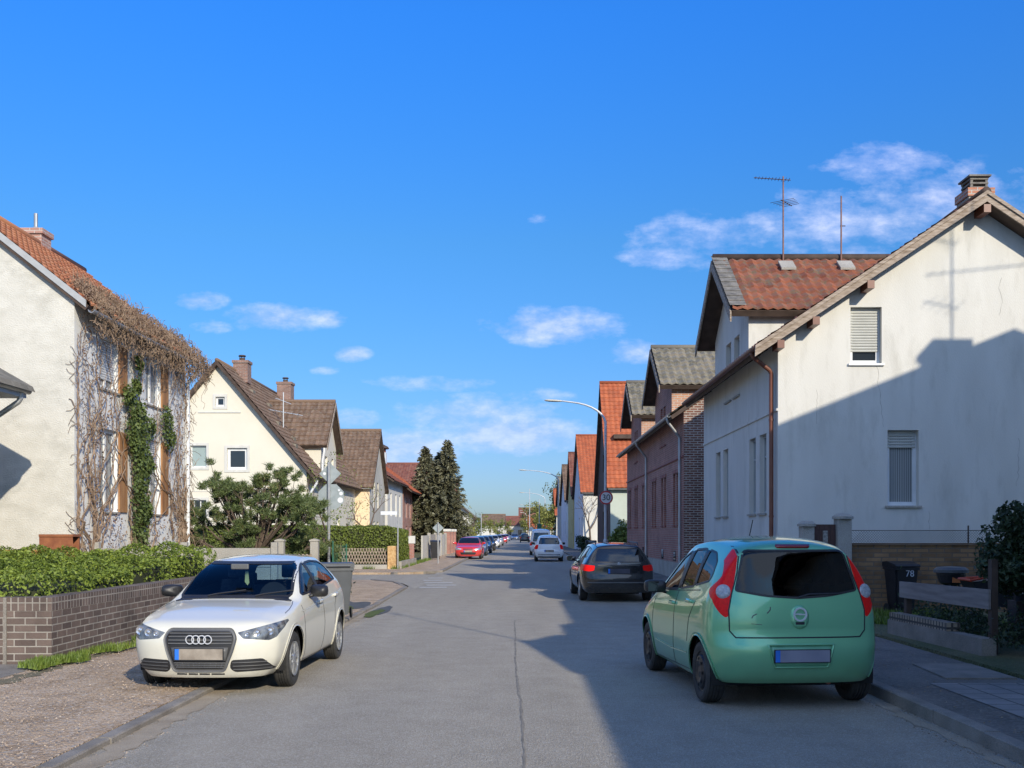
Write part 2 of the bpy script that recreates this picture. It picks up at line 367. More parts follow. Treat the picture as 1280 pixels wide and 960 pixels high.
def tiles(bm_v, bm_f, uvs, r0, r1, e1, e0, tw=.25, th=.33, amp=.040, step=.042, k=4):
    """pantiled sheet between the ridge line r0-r1 and the eave line e0-e1 (lists are appended to)"""
    r0, r1, e1, e0 = map(Vector, (r0, r1, e1, e0))
    W = max((r1 - r0).length, (e1 - e0).length); H = ((e0 - r0).length + (e1 - r1).length) / 2
    nc = max(1, round(W / tw)); nr = max(1, round(H / th)); n = (e0 - r0).cross(r1 - r0).normalized()
    if n.z < 0: n = -n
    base = len(bm_v); cols = nc * k + 1; rows = []
    for i in range(nr): rows += [(i / nr, 0), ((i + .93) / nr, step * .93), ((i + .94) / nr, step)]
    rows.append((1.0, 0))
    # every row is lifted at its lower edge, dropping to the next row
    for (t, lift) in rows:
        a = r0.lerp(e0, t); b = r1.lerp(e1, t)
        for c in range(cols):
            s = c / (cols - 1); ph = (c % k) / k
            wv = amp * (math.cos(2 * PI * ph) * .5 + .5)
            p = a.lerp(b, s) + n * (lift + wv); bm_v.append(tuple(p)); uvs.append((s * nc * tw, (1 - t) * nr * th))
    nrw = len(rows)
    for i in range(nrw - 1):
        for c in range(cols - 1):
            q = base + i * cols + c; bm_f.append((q, q + 1, q + cols + 1, q + cols))
def tileobj(name, quads, m, parent, **kw):
    vs, fs, uvs = [], [], []
    for q in quads: tiles(vs, fs, uvs, *q, **kw)
    me = bpy.data.meshes.new(name); me.from_pydata(vs, [], fs); me.update()
    ul = me.uv_layers.new(name='UVMap').data
    for lp in me.loops: ul[lp.index].uv = uvs[lp.vertex_index]
    for p in me.polygons:                      # sample the tile index at the tile's centre row
        pass
    return mk(name, me, m, parent)
def slab(bm, r0, r1, e1, e0, th=.10):
    """roof deck under the tiles"""
    r0, r1, e1, e0 = map(Vector, (r0, r1, e1, e0)); n = (e0 - r0).cross(r1 - r0).normalized()
    if n.z > 0: n = -n
    prism(bm, [r0, r1, e1, e0], n * th)
# ================================================================== SETTING
def sheet(name, pts, z, m, kind='structure', thick=None, nx=0):
    b = BM(); f = b.faces.new([b.verts.new((x, y, z)) for x, y in pts])
    if thick: prism_down = bmesh.ops.extrude_face_region(b, geom=[f]); bmesh.ops.translate(b, verts=[g for g in prism_down['geom'] if isinstance(g, bmesh.types.BMVert)], vec=(0, 0, -thick))
    o = obj(name, b, m); o['kind'] = kind; return o
# materials of the ground
def groundmat(name, c1, c2, fine, coarse, bump, spots=None, amt=.5, grain=260, aniso=None, gl=(.72,1.28)):
    m = mat(name, c1, .9, c2=c2, scale=coarse, detail=10)
    t = m.node_tree; p = t.nodes['Principled BSDF']; n = t.nodes.new; l = t.links.new
    src = p.inputs['Base Color'].links[0].from_socket; co = n('ShaderNodeTexCoord').outputs['Object']
    g = n('ShaderNodeTexNoise'); g.inputs['Scale'].default_value = grain; g.inputs['Detail'].default_value = 3; l(co, g.inputs['Vector'])
    g2 = n('ShaderNodeTexVoronoi'); g2.inputs['Scale'].default_value = fine; l(co, g2.inputs['Vector'])
    mr = n('ShaderNodeMapRange'); mr.inputs[1].default_value = .3; mr.inputs[2].default_value = .7; mr.inputs[3].default_value = gl[0]; mr.inputs[4].default_value = gl[1]; l(g.outputs[0], mr.inputs[0])
    s = n('ShaderNodeVectorMath'); s.operation = 'SCALE'; l(src, s.inputs[0]); l(mr.outputs[0], s.inputs['Scale']); cur = s.outputs[0]
    if spots:
        cr = n('ShaderNodeValToRGB'); cr.color_ramp.elements[0].position = .62; cr.color_ramp.elements[1].position = .9; l(n('ShaderNodeTexNoise').outputs[0], cr.inputs[0])
        sp = n('ShaderNodeSeparateColor'); l(g2.outputs['Color'], sp.inputs[0]); l(sp.outputs[0], cr.inputs[0])
        mm = n('ShaderNodeMath'); mm.operation = 'MULTIPLY'; mm.inputs[1].default_value = amt; l(cr.outputs[0], mm.inputs[0])
        mx = n('ShaderNodeMix'); mx.data_type = 'RGBA'; l(mm.outputs[0], mx.inputs[0]); l(cur, mx.inputs[6]); mx.inputs[7].default_value = (*spots, 1); cur = mx.outputs[2]
    l(cur, p.inputs['Base Color'])
    if aniso:      # long faint tracks along the road
        mp = n('ShaderNodeMapping'); mp.inputs['Scale'].default_value = aniso; l(co, mp.inputs[0])
        a = n('ShaderNodeTexNoise'); a.inputs['Scale'].default_value = 1; a.inputs['Detail'].default_value = 5; l(mp.outputs[0], a.inputs['Vector'])
        ar = n('ShaderNodeMapRange'); ar.inputs[1].default_value = .3; ar.inputs[2].default_value = .7; ar.inputs[3].default_value = .90; ar.inputs[4].default_value = 1.08; l(a.outputs[0], ar.inputs[0])
        s2 = n('ShaderNodeVectorMath'); s2.operation = 'SCALE'; l(cur, s2.inputs[0]); l(ar.outputs[0], s2.inputs['Scale']); l(s2.outputs[0], p.inputs['Base Color'])
    ad = n('ShaderNodeMath'); ad.operation = 'ADD'; l(g2.outputs[0], ad.inputs[0]); l(g.outputs[0], ad.inputs[1])
    bp = n('ShaderNodeBump'); bp.inputs['Distance'].default_value = bump; l(ad.outputs[0], bp.inputs['Height']); l(bp.outputs[0], p.inputs['Normal'])
    return m
asphalt = groundmat('asphalt', (.29,.256,.20), (.35,.311,.248), 70, 2.6, .010, (.46,.43,.38), .55, grain=110, aniso=(1.1,.12,1), gl=(.58,1.42))
gravel = groundmat('gravel', (.33,.225,.135), (.56,.41,.27), 34, 2.2, .018, (.55,.48,.40), .6, grain=70, gl=(.5,1.4))
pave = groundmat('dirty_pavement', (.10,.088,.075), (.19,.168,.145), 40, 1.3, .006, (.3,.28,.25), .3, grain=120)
soil = groundmat('soil_and_grass', (.06,.085,.025), (.17,.15,.08), 30, .8, .03, None, 0, grain=30)
kerbm = groundmat('kerb_stone', (.17,.15,.125), (.28,.25,.215), 60, 3, .004, None, 0, grain=150)
sandm = groundmat('gutter_sand', (.27,.215,.15), (.38,.32,.235), 60, 3, .004, None, 0, grain=120)
flag = brickmat('pavers', (.20,.19,.18), (.27,.25,.235), (.09,.08,.07), .3, .3, .012, 0, .006)
white_line = mat('worn_white_paint', (.34,.32,.28), .85, c2=(.58,.56,.51), scale=9)
crackm = mat('tar_crack', (.14,.125,.10), .85, c2=(.27,.24,.19), scale=5)
sheet('ground', [(-900,-300),(900,-300),(900,1500),(-900,1500)], -.06, soil)
sheet('road', [(-3.45,-14),(3.62,-14),(3.62,330),(-3.45,330)], 0, asphalt)
# side street on the left
b = BM(); f = b.faces.new([b.verts.new((x, y, .004)) for x, y in [(-3.1,30.5),(-3.1,41.5),(-4.6,41),(-9,40.6),(-60,40.6),(-60,35.8),(-9,35.8),(-5,35.6),(-3.9,34)]]); o = obj('side_road', b, asphalt); o['kind'] = 'structure'
# pavements: raised slabs
def raised(name, pts, z, m): return sheet(name, pts, z, m, thick=z + .05)
raised('left_pavement', [(-3.36,-14),(-3.36,23.4),(-3.42,26),(-3.5,31),(-4.2,33.9),(-5.2,35.4),(-9,35.6),(-9,34),(-5.8,33),(-5.74,-14)], .045, gravel)
raised('left_pavement_far', [(-3.4,43.5),(-3.4,330),(-5.6,330),(-5.6,45.6),(-9,45.2),(-30,45),(-30,41),(-9,41),(-4.6,41.4)], .07, gravel)
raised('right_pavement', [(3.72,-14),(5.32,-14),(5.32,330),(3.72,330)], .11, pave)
raised('yard_ground', [(5.34,9),(14,9),(14,23),(5.34,21.15)], .15, soil)
sheet('paver_strip', [(4.2,3),(5.25,3),(5.25,10.6),(4.2,10.6)], .115, flag)
sheet('concrete_slab', [(4.5,10.9),(5.25,10.9),(5.28,12.1),(4.6,12.1)], .128, kerbm, thick=.02)
b = BM(); box(b, -9.5, 11.0, -.05, -5.76, 12.62, .052); o = obj('driveway', b, kerbm); o['kind'] = 'structure'
# kerbs, stone by stone
def kerb(name, path, wd, h, step=1.0):
    b = BM(); rnd = random.Random(3)
    for (x0, y0), (x1, y1) in zip(path, path[1:]):
        Ln = math.hypot(x1 - x0, y1 - y0); n = max(1, round(Ln / step))
        for i in range(n):
            a = i / n; c = (i + 1) / n - .012 / Ln; j = rnd.uniform(-.006, .006); hz = h + rnd.uniform(-.008, .008)
            p = Vector((x0 + (x1 - x0) * a + j, y0 + (y1 - y0) * a, 0)); q = Vector((x0 + (x1 - x0) * c + j, y0 + (y1 - y0) * c, 0))
            d = (q - p).normalized(); s = Vector((-d.y, d.x, 0)) * wd / 2
            pr = [p + s, p - s, p - s * 1.0, p + s]
            prism(b, [p + s + Vector((0,0,-.04)), p - s + Vector((0,0,-.04)), p - s + Vector((0,0,hz-.012)), p - s*.8 + Vector((0,0,hz)), p + s*.8 + Vector((0,0,hz)), p + s + Vector((0,0,hz-.012))], q - p)
    o = obj(name, b, kerbm); o['kind'] = 'structure'; return o
kerb('left_kerb', [(-3.28,-12),(-3.28,23.2),(-3.36,26),(-3.44,31),(-4.1,34.1),(-5.1,35.6)], .13, .052)
kerb('left_kerb_far', [(-5.1,41.25),(-3.32,43.4),(-3.32,170)], .15, .085)
kerb('right_kerb', [(3.66,-12),(3.66,170)], .13, .125)
def ribbon(name, pts, wd, z, m, jit=0, seed=1):
    rnd = random.Random(seed); b = BM(); prev = None; pp = [Vector((x, y, z)) for x, y in pts]; dense = []
    for a, c in zip(pp, pp[1:]):
        n = max(1, int((c - a).length / .12)); dense += [a.lerp(c, i / n) for i in range(n)]
    dense.append(pp[-1])
    off = 0
    for i, p in enumerate(dense):
        d = (dense[min(i + 1, len(dense) - 1)] - dense[max(i - 1, 0)]).normalized(); s = Vector((-d.y, d.x, 0)); off = off * .85 + rnd.uniform(-jit, jit)
        hw = wd / 2 * rnd.uniform(.45, 1.3) if jit else wd / 2; c = p + s * off
        cur = (b.verts.new(c + s * hw), b.verts.new(c - s * hw))
        if prev: b.faces.new((prev[0], prev[1], cur[1], cur[0]))
        prev = cur
    o = obj(name, b, m); o['kind'] = 'structure'; return o
ribbon('road_crack', [(.05,2),(.0,5),(.03,7.5),(.0,10),(-.05,14),(-.1,19.5)], .024, .004, crackm, .006, 4)
ribbon('gutter_sand', [(-3.05,1),(-3.08,6),(-3.12,11.5),(-3.16,22)], .22, .004, sandm, .02, 5)
ribbon('gutter_sand', [(3.5,2),(3.5,9),(3.52,22)], .16, .004, sandm, .02, 6)
for (x0, x1, y) in ((-3.0,-2.2,31.0),(-2.9,-2.0,32.3),(-3.1,-2.2,33.8),(-3.3,-2.7,35.6),(-3.3,-2.8,37.4)):
    b = BM(); f = b.faces.new([b.verts.new(p) for p in ((x0,y,.008),(x1,y+.05,.008),(x1-.05,y+.62,.008),(x0-.1,y+.55,.008))]); o = obj('road_marking', b, white_line); o['kind'] = 'structure'
# damp patch with moss and the drain beside the white car
mossm = mat('moss', (.05,.075,.012), .95, c2=(.12,.15,.03), scale=9, bump=.02, bscale=60)
damp = mat('damp_asphalt', (.06,.058,.05), .75, c2=(.12,.115,.10), scale=6)
def blob(name, cx, cy, rx, ry, z, m, seed, label=None):
    rnd = random.Random(seed); b = BM(); n = 40; ph = [rnd.uniform(0, 6.28) for _ in range(4)]; vs = []
    for i in range(n):
        a = 2 * PI * i / n; k = 1 + .16 * math.sin(2 * a + ph[0]) + .11 * math.sin(3 * a + ph[1]) + .07 * math.sin(7 * a + ph[2]) + rnd.uniform(-.03, .03)
        vs.append(b.verts.new((cx + rx * k * math.cos(a), cy + ry * k * math.sin(a), z)))
    b.faces.new(vs); o = obj(name, b, m); o['kind'] = 'structure'; return o
blob('damp_patch', -2.95, 22.0, .16, 1.4, .008, damp, 3); blob('damp_patch', -3.95, 22.6, .5, 2.0, .050, damp, 4); blob('moss_patch', -3.85, 21.4, .42, 1.1, .054, mossm, 5); blob('moss_patch', -3.0, 21.2, .16, .9, .012, mossm, 6)
ribbon('verge_earth', [(-5.55,4),(-5.6,12.4),(-5.62,20)], .26, .05, mat('verge_earth', (.12,.10,.06), .95, c2=(.2,.17,.1), scale=5, bump=.01), .03, 9)

# ================================================================== HOUSES
def mm(b0, b1): return b0, b1
white_pl = mat('white_render', (.56,.545,.50), .9, c2=(.64,.625,.58), scale=1.0, bump=.006, bscale=50, dirt=((.40,.385,.34), .55, 1.5), stretch=(1.6,1.6,.45))
rough_pl = mat('rough_white_render', (.52,.50,.445), .95, c2=(.63,.61,.555), scale=2.2, bump=.012, bscale=26, dirt=((.34,.33,.29), .7, 1.0), stretch=(1,1,1.6))
limewash = mat('limewash', (.74,.73,.69), .95, c2=(.80,.79,.76), scale=2, bump=.004, bscale=30, dirt=((.52,.50,.45), .35, 1.2))
cream_pl = mat('cream_render', (.65,.605,.50), .9, c2=(.70,.655,.55), scale=.6, bump=.003, bscale=80, dirt=((.60,.54,.41), .35, .5))
grey_pl = mat('grey_render', (.44,.42,.36), .9, c2=(.53,.50,.44), scale=.8, bump=.004, dirt=((.3,.28,.24), .4, 1))
peach_pl = mat('peach_render', (.72,.56,.36), .9, c2=(.78,.62,.42), scale=.8)
blue_pl = mat('pale_blue_render', (.62,.66,.70), .9, c2=(.70,.73,.76), scale=.8, dirt=((.4,.4,.4), .4, .8))
yellow_pl = mat('yellow_render', (.52,.43,.18), .9, c2=(.6,.5,.24), scale=.8)
green_pl = mat('grey_green_render', (.42,.47,.41), .9, c2=(.5,.54,.47), scale=.8, dirt=((.3,.33,.28), .5, .8))
plinth = mat('orange_brown_plinth', (.36,.15,.055), .9, c2=(.46,.21,.08), scale=2)
brick_red = brickmat('red_brick', (.30,.115,.085), (.38,.155,.115), (.33,.27,.24), .25, .075, .010, vary=.3, bump=.004)
brick_dark = brickmat('dark_brick', (.125,.05,.035), (.20,.085,.055), (.40,.36,.32), .25, .077, .014, vary=.35)
brick_wallm = brickmat('brown_clinker', (.085,.060,.050), (.150,.108,.088), (.30,.265,.225), .27, .088, .009, vary=.4, bump=.014)
brick_yard = brickmat('tan_brick', (.17,.095,.045), (.27,.155,.075), (.14,.10,.07), .3, .085, .012, vary=.4)
brick_solid = brickmat('soldier_brick', (.085,.060,.050), (.155,.112,.092), (.30,.265,.225), .088, .40, .009, 0, vary=.4, bump=.014)
tile_red = tilemat('rust_red_tiles', (.17,.052,.030), (.31,.11,.06), (.15,.125,.09), .95, tw=.23, th=.30, mscale=3)
tile_brown = tilemat('brown_tiles', (.115,.068,.042), (.19,.12,.08), (.24,.20,.16), .6, tw=.3, th=.36, mscale=5)
tile_grey = tilemat('weathered_grey_tiles', (.12,.11,.085), (.23,.20,.155), (.30,.28,.22), .6, tw=.3, th=.36, mscale=5)
tile_orange = tilemat('orange_tiles', (.34,.085,.035), (.45,.125,.05), (.22,.08,.04), .55, mscale=1.5)
tile_darkred = tilemat('dark_red_tiles', (.16,.05,.035), (.24,.09,.06), (.2,.13,.1), .5)
tile_left = tilemat('old_orange_tiles', (.36,.12,.05), (.48,.20,.09), (.30,.17,.10), .55)
woodm = mat('weathered_wood', (.20,.145,.10), .8, c2=(.44,.36,.29), scale=3, stretch=(2,2,9), dirt=((.09,.055,.035), .5, 2))
darkwood = mat('dark_wood', (.045,.028,.02), .8, c2=(.09,.06,.045), scale=4)
brownmet = mat('brown_pipe', (.14,.045,.025), .45, c2=(.19,.07,.04), scale=3)
zinc = mat('zinc', (.35,.36,.37), .45, metal=.6, c2=(.5,.51,.52), scale=3)
whitepl = mat('white_plastic', (.70,.71,.71), .4, var=.05)
shutpl = mat('pale_grey_shutter', (.50,.50,.46), .6, var=.06)
greyframe = mat('grey_shutter', (.36,.39,.40), .6, var=.1)
redframe = mat('dark_red_frame', (.20,.045,.04), .6, var=.15)
woodorange = mat('orange_wood_shutter', (.26,.115,.045), .7, c2=(.42,.22,.09), scale=3, stretch=(3,3,.6))
concrete = groundmat('concrete', (.29,.27,.235), (.40,.375,.33), 40, 1.6, .004, None, 0, grain=90)
gdark = glassmat('window_glass')
def curtainmat(name, a, b, sc=22):
    if name in MC: return MC[name]
    m = bpy.data.materials.new(name); MC[name] = m; m.use_nodes = True
    t = m.node_tree; p = t.nodes['Principled BSDF']; n = t.nodes.new; l = t.links.new
    wv = n('ShaderNodeTexWave'); wv.inputs['Scale'].default_value = 1; wv.inputs['Distortion'].default_value = 1.5; wv.inputs['Detail'].default_value = 2
    mp = n('ShaderNodeMapping'); mp.inputs['Scale'].default_value = (sc / 3.2, .05, .05); l(n('ShaderNodeTexCoord').outputs['UV'], mp.inputs[0]); l(mp.outputs[0], wv.inputs['Vector'])
    mx = n('ShaderNodeMix'); mx.data_type = 'RGBA'; l(wv.outputs[0], mx.inputs[0]); mx.inputs[6].default_value = (*a, 1); mx.inputs[7].default_value = (*b, 1); l(mx.outputs[2], p.inputs['Base Color'])
    p.inputs['Roughness'].default_value = .9; p.inputs['Coat Weight'].default_value = .7; p.inputs['Coat Roughness'].default_value = .03
    return m
curt = curtainmat('net_curtain', (.14,.15,.15), (.34,.35,.34)); curtb = curtainmat('striped_blind', (.16,.24,.24), (.42,.48,.46), 26)

def chimney(parent, x, y, z0, z1, sx=.5, sy=.5, m=None, cowl=True):
    b = BM(); box(b, x - sx/2, y - sy/2, z0, x + sx/2, y + sy/2, z1 - .14); box(b, x - sx/2 - .05, y - sy/2 - .05, z1 - .138, x + sx/2 + .05, y + sy/2 + .05, z1)
    c = obj('chimney', b, m or brick_dark, parent)
    if cowl:
        b = BM(); lathe(b, [(.15, z1), (.15, z1 + .16), (.0, z1 + .17)], (x, y, 0), seg=12); lathe(b, [(.0, z1 + .24), (.2, z1 + .25), (.17, z1 + .31), (0, z1 + .32)], (x, y, 0), seg=12)
        for i in range(4): a = i * PI / 2 + .6; box(b, x + .13 * math.cos(a) - .015, y + .13 * math.sin(a) - .015, z1 + .15, x + .13 * math.cos(a) + .015, y + .13 * math.sin(a) + .015, z1 + .26)
        obj('chimney_cowl', b, darkwood, c)
    return c
def gutter(parent, a, bb, r=.065, m=None, name='gutter'):
    a, bb = Vector(a), Vector(bb); d = (bb - a).normalized(); s = d.cross(Vector((0, 0, 1))).normalized(); b = BM(); n = 8; rows = []
    for rr in (r, r - .008):
        for e in (a, bb): rows.append([b.verts.new(e + s * rr * math.cos(PI * i / n) + Vector((0, 0, -rr * math.sin(PI * i / n)))) for i in range(n + 1)])
    for i in range(n): b.faces.new((rows[0][i], rows[0][i+1], rows[1][i+1], rows[1][i])); b.faces.new((rows[2][i], rows[2][i+1], rows[3][i+1], rows[3][i]))
    b.faces.new(rows[0] + rows[2][::-1]); b.faces.new(rows[1] + rows[3][::-1])
    return obj(name, b, m or zinc, parent)
def pipe(parent, pts, r=.045, m=None):
    b = BM(); pts = [Vector(p) for p in pts]; sm = [pts[0]]
    for i in range(1, len(pts) - 1):
        p = pts[i]; a = p + (pts[i-1] - p).normalized() * .09; c = p + (pts[i+1] - p).normalized() * .09
        sm += [a.lerp(p, .5).lerp(p.lerp(c, .5), .0), a.lerp(p, .5).lerp(p.lerp(c, .5), .5), p.lerp(c, .5)]
    sm.append(pts[-1]); tube(b, sm, r, 10)
    for z in (2.0, 4.0):
        if pts[-1].z < z < pts[-2].z: lathe(b, [(r + .008, z - .02), (r + .008, z + .02)], (pts[-1].x, pts[-1].y, 0), seg=10)
    return obj('downpipe', b, m or zinc, parent, smooth=False)

# ---- house whose ridge runs along the street (Y)
def eave_house(name, label, X, xr, xb, y0, y1, ze, zr, side, wall_m, gable_m, tile_m, verge=.35, over=.5, front=(), gable=(), gable_extra=None, deckm=None, backclip=None, zbot=-.05, facade_top=None, ridge_m=None, group=None, gabledepth=.16):
    """X facade plane, xr ridge, xb back plane (signs included); side=+1 right of the road, -1 left"""
    t = thing(name, (X, y0, 0), label, 'house', group)
    u = Vector((side, 0, 0)); pitch = (zr - ze) / abs(xr - X)
    W = abs(xb - X); rr = abs(xr - X); zb = zr - pitch * (W - rr)
    fg = Fr((X, y0, 0), u, (0, -1, 0)); b = BM()
    wallface(b, fg, [(0, zbot), (W, zbot), (W, zb), (rr, zr), (0, ze)], [h[0] for h in gable], gabledepth); gw = obj('gable_wall', b, gable_m, t)
    ff = Fr((X, y1, 0), (0, -1, 0), (-side, 0, 0)); D = y1 - y0; b = BM()
    wallface(b, ff, [(0, zbot), (D, zbot), (D, ze), (0, ze)], [h[0] for h in front], .14); obj('street_wall', b, wall_m, t)
    b = BM(); fb = Fr((X, y1, 0), u, (0, 1, 0)); wallface(b, fb, [(0, zbot), (W, zbot), (W, zb), (rr, zr), (0, ze)], []); f2 = Fr((xb, y1, 0), (0, -1, 0), (side, 0, 0)); wallface(b, f2, [(0, zbot), (D, zbot), (D, zb), (0, zb)], []); obj('rear_wall', b, gable_m, t)
    for h in gable: window(fg, h[0], t, **h[1])
    for h in front: window(ff, h[0], t, **h[1])
    # roof
    ez = ze - pitch * over; ex = X - side * over; n = .03
    q1 = ((xr, y0 - verge, zr + n), (xr, y1 + verge, zr + n), (ex, y1 + verge, ez + n), (ex, y0 - verge, ez + n))
    bx = xb + side * over; bz = zb - pitch * over
    q2 = ((xr, y1 + verge, zr + n), (xr, y0 - verge, zr + n), (bx, y0 - verge, bz + n), (bx, y1 + verge, bz + n))
    b = BM()
    slab(b, *q1, th=.12); slab(b, *q2, th=.12); r = obj('roof', b, deckm or darkwood, t)
    up = [tuple(Vector(p) + Vector((0, 0, .02)) for p in q) for q in (q1, q2)]
    tileobj('roof_tiles', up, tile_m, r)
    b = BM(); vs, fs = [], []; tubepts(vs, fs, [(xr, y0 - verge - .01, zr + .09), (xr, y1 + verge + .01, zr + .09)], .10, 10); b.free(); objpy('ridge_tiles', vs, fs, ridge_m or tile_m, r, smooth=True)
    t['ff'] = 0; del t['ff']
    return t, fg, ff, r, pitch
# ---- cross gable facing the street
def cross_gable(t, X, y0, y1, zbase, ze, zr, side, depth, wall_m, cheek_m, tile_m, over=.5, verge=.5, front=(), deckm=None, part='cross_gable', stripm=None, tilekw={}):
    yc = (y0 + y1) / 2; hw = (y1 - y0) / 2; pitch = (zr - ze) / hw
    ff = Fr((X, y1, 0), (0, -1, 0), (-side, 0, 0)); D = y1 - y0; b = BM()
    wallface(b, ff, [(0, zbase), (D, zbase), (D, ze), (hw, zr), (0, ze)], [h[0] for h in front], .14)
    g = obj(part, b, wall_m, t)
    b = BM(); fs_ = Fr((X, y0, 0), (side, 0, 0), (0, -1, 0)); wallface(b, fs_, [(0, zbase), (depth, zbase), (depth, ze), (0, ze)], []); obj('cheek_wall', b, cheek_m, t)
    b = BM(); f2 = Fr((X, y1, 0), (side, 0, 0), (0, 1, 0)); wallface(b, f2, [(0, zbase), (depth, zbase), (depth, ze), (0, ze)], []); obj('cheek_wall', b, cheek_m, t)
    for h in front: window(ff, h[0], g if False else t, **h[1])
    oy = over * .62; ez = ze - pitch * oy; x0 = X - side * verge; x1 = X + side * depth; n = .05
    qa = ((x0, yc, zr + n), (x1, yc, zr + n), (x1, y0 - oy, ez + n), (x0, y0 - oy, ez + n))
    qb = ((x1, yc, zr + n), (x0, yc, zr + n), (x0, y1 + oy, ez + n), (x1, y1 + oy, ez + n))
    b = BM(); slab(b, *qa, th=.14); slab(b, *qb, th=.14); r = obj('cross_gable_roof', b, deckm or darkwood, t)
    tileobj('roof_tiles', [tuple(Vector(p) + Vector((0, 0, .02)) for p in q) for q in (qa, qb)], tile_m, r, **tilekw)
    vs, fs = [], []; tubepts(vs, fs, [(x0 - side * .01, yc, zr + .11), (x1, yc, zr + .11)], .10, 10); objpy('ridge_tiles', vs, fs, stripm or tile_m, r, smooth=True)
    # barge boards
    for y in (y0 - oy, y1 + oy):
        b = BM(); prism(b, [(x0 - side*.02, yc, zr + .04), (x0 - side*.02, y, ez + .04), (x0 - side*.02, y, ez - .2), (x0 - side*.02, yc, zr - .2)], (-side * .035, 0, 0)); obj('barge_board', b, woodm, r)
    return ff, r
# ---- house whose gable faces the street
def gable_house(name, label, X, y0, y1, ze, zr, side, depth, wall_m, side_m, tile_m, over=.3, verge=.25, front=(), near=(), group=None, deckm=None, tw=.3, geo=True, side_hole_m=None):
    t = thing(name, (X, y0, 0), label, 'house', group); yc = (y0 + y1) / 2; hw = (y1 - y0) / 2; pitch = (zr - ze) / hw; D = y1 - y0
    ff = Fr((X, y1, 0), (0, -1, 0), (-side, 0, 0)); b = BM(); wallface(b, ff, [(0, -.05), (D, -.05), (D, ze), (hw, zr), (0, ze)], [h[0] for h in front], .14); obj('street_wall', b, wall_m, t)
    fn = Fr((X, y0, 0), (side, 0, 0), (0, -1, 0)); b = BM(); wallface(b, fn, [(0, -.05), (depth, -.05), (depth, ze), (0, ze)], [h[0] for h in near], .14); obj('side_wall', b, side_m, t)
    b = BM(); fb = Fr((X, y1, 0), (side, 0, 0), (0, 1, 0)); wallface(b, fb, [(0, -.05), (depth, -.05), (depth, ze), (0, ze)], [])
    fk = Fr((X + side * depth, y1, 0), (0, -1, 0), (side, 0, 0)); wallface(b, fk, [(0, -.05), (D, -.05), (D, ze), (hw, zr), (0, ze)], []); obj('rear_wall', b, side_m, t)
    for h in front: window(ff, h[0], t, **h[1])
    for h in near: window(fn, h[0], t, **h[1])
    ez = ze - pitch * over; x0 = X - side * verge; x1 = X + side * (depth + verge); n = .04
    qa = ((x0, yc, zr + n), (x1, yc, zr + n), (x1, y0 - over, ez + n), (x0, y0 - over, ez + n))
    qb = ((x1, yc, zr + n), (x0, yc, zr + n), (x0, y1 + over, ez + n), (x1, y1 + over, ez + n))
    b = BM(); slab(b, *qa, th=.14); slab(b, *qb, th=.14); r = obj('roof', b, deckm or darkwood, t)
    tileobj('roof_tiles', [tuple(Vector(p) + Vector((0, 0, .02)) for p in q) for q in (qa, qb)], tile_m, r, tw=tw, k=4 if geo else 2)
    vs, fs = [], []; tubepts(vs, fs, [(x0, yc, zr + .1), (x1, yc, zr + .1)], .11, 8); objpy('ridge_tiles', vs, fs, tile_m, r, smooth=True)
    gutter(t, (x0 + side*.1, y0 - over - .03, ez + .02), (x1, y0 - over - .03, ez + .02))
    return t, ff, fn, r
W = lambda fm, pane, **k: dict(fm=fm, pane=pane, **k)

# ---------- 1. the white house on the right
def wdef(y0, y1, Yend): return (Yend - y1, Yend - y0)     # facade s-range from street Y-range
Y1, Y0 = 29.75, 21.2
fw_ = []
for (ya, yb) in ((22.2,22.83),(23.2,23.85),(26.27,26.9),(27.28,27.9)):
    a0, a1 = wdef(ya, yb, Y1); fw_.append(((a0, a1, 2.09, 3.81), W(greyframe, curt, mull=(.5,), trans=(.72,), fw=.05, depth=.10, sill=concrete, shutter=.04, shm=greyframe)))
gw_ = [((2.25, 2.89, 2.22, 3.77), W(whitepl, curt, depth=.13, fw=.08, mull=(), sill=concrete, shutter=.23, shm=shutpl)),
       ((1.49, 2.13, 5.14, 6.30), W(whitepl, gdark, depth=.13, fw=.08, sill=whitepl, shutter=.78, shm=shutpl))]
wh, fg, ff, rf, pitch = eave_house('white_house', 'white rendered house with brown downpipe and red tiled cross gable behind the green car', 5.3, 9.4, 13.5, Y0, Y1, 5.71, 8.45, 1, white_pl, white_pl, tile_darkred, verge=.40, over=.49, front=fw_, gable=gw_, deckm=darkwood, ridge_m=darkwood)
uw = []
for (ya, yb) in ((24.9,25.52),(25.9,26.53)):
    a0, a1 = wdef(ya, yb, 28.0); uw.append(((a0, a1, 5.0, 6.46), W(greyframe, curt, mull=(.5,), trans=(.7,), fw=.05, depth=.10, sill=concrete)))
ff2, crf = cross_gable(wh, 5.295, 23.9, 28.0, 5.2, 6.92, 8.46, 1, 7.0, white_pl, white_pl, tile_red, verge=.44, front=uw, stripm=darkwood, tilekw=dict(tw=.23, th=.30, amp=.045, step=.045))
slate = mat('slate_edge', (.10,.095,.085), .8, c2=(.24,.22,.19), scale=6, bump=.01)
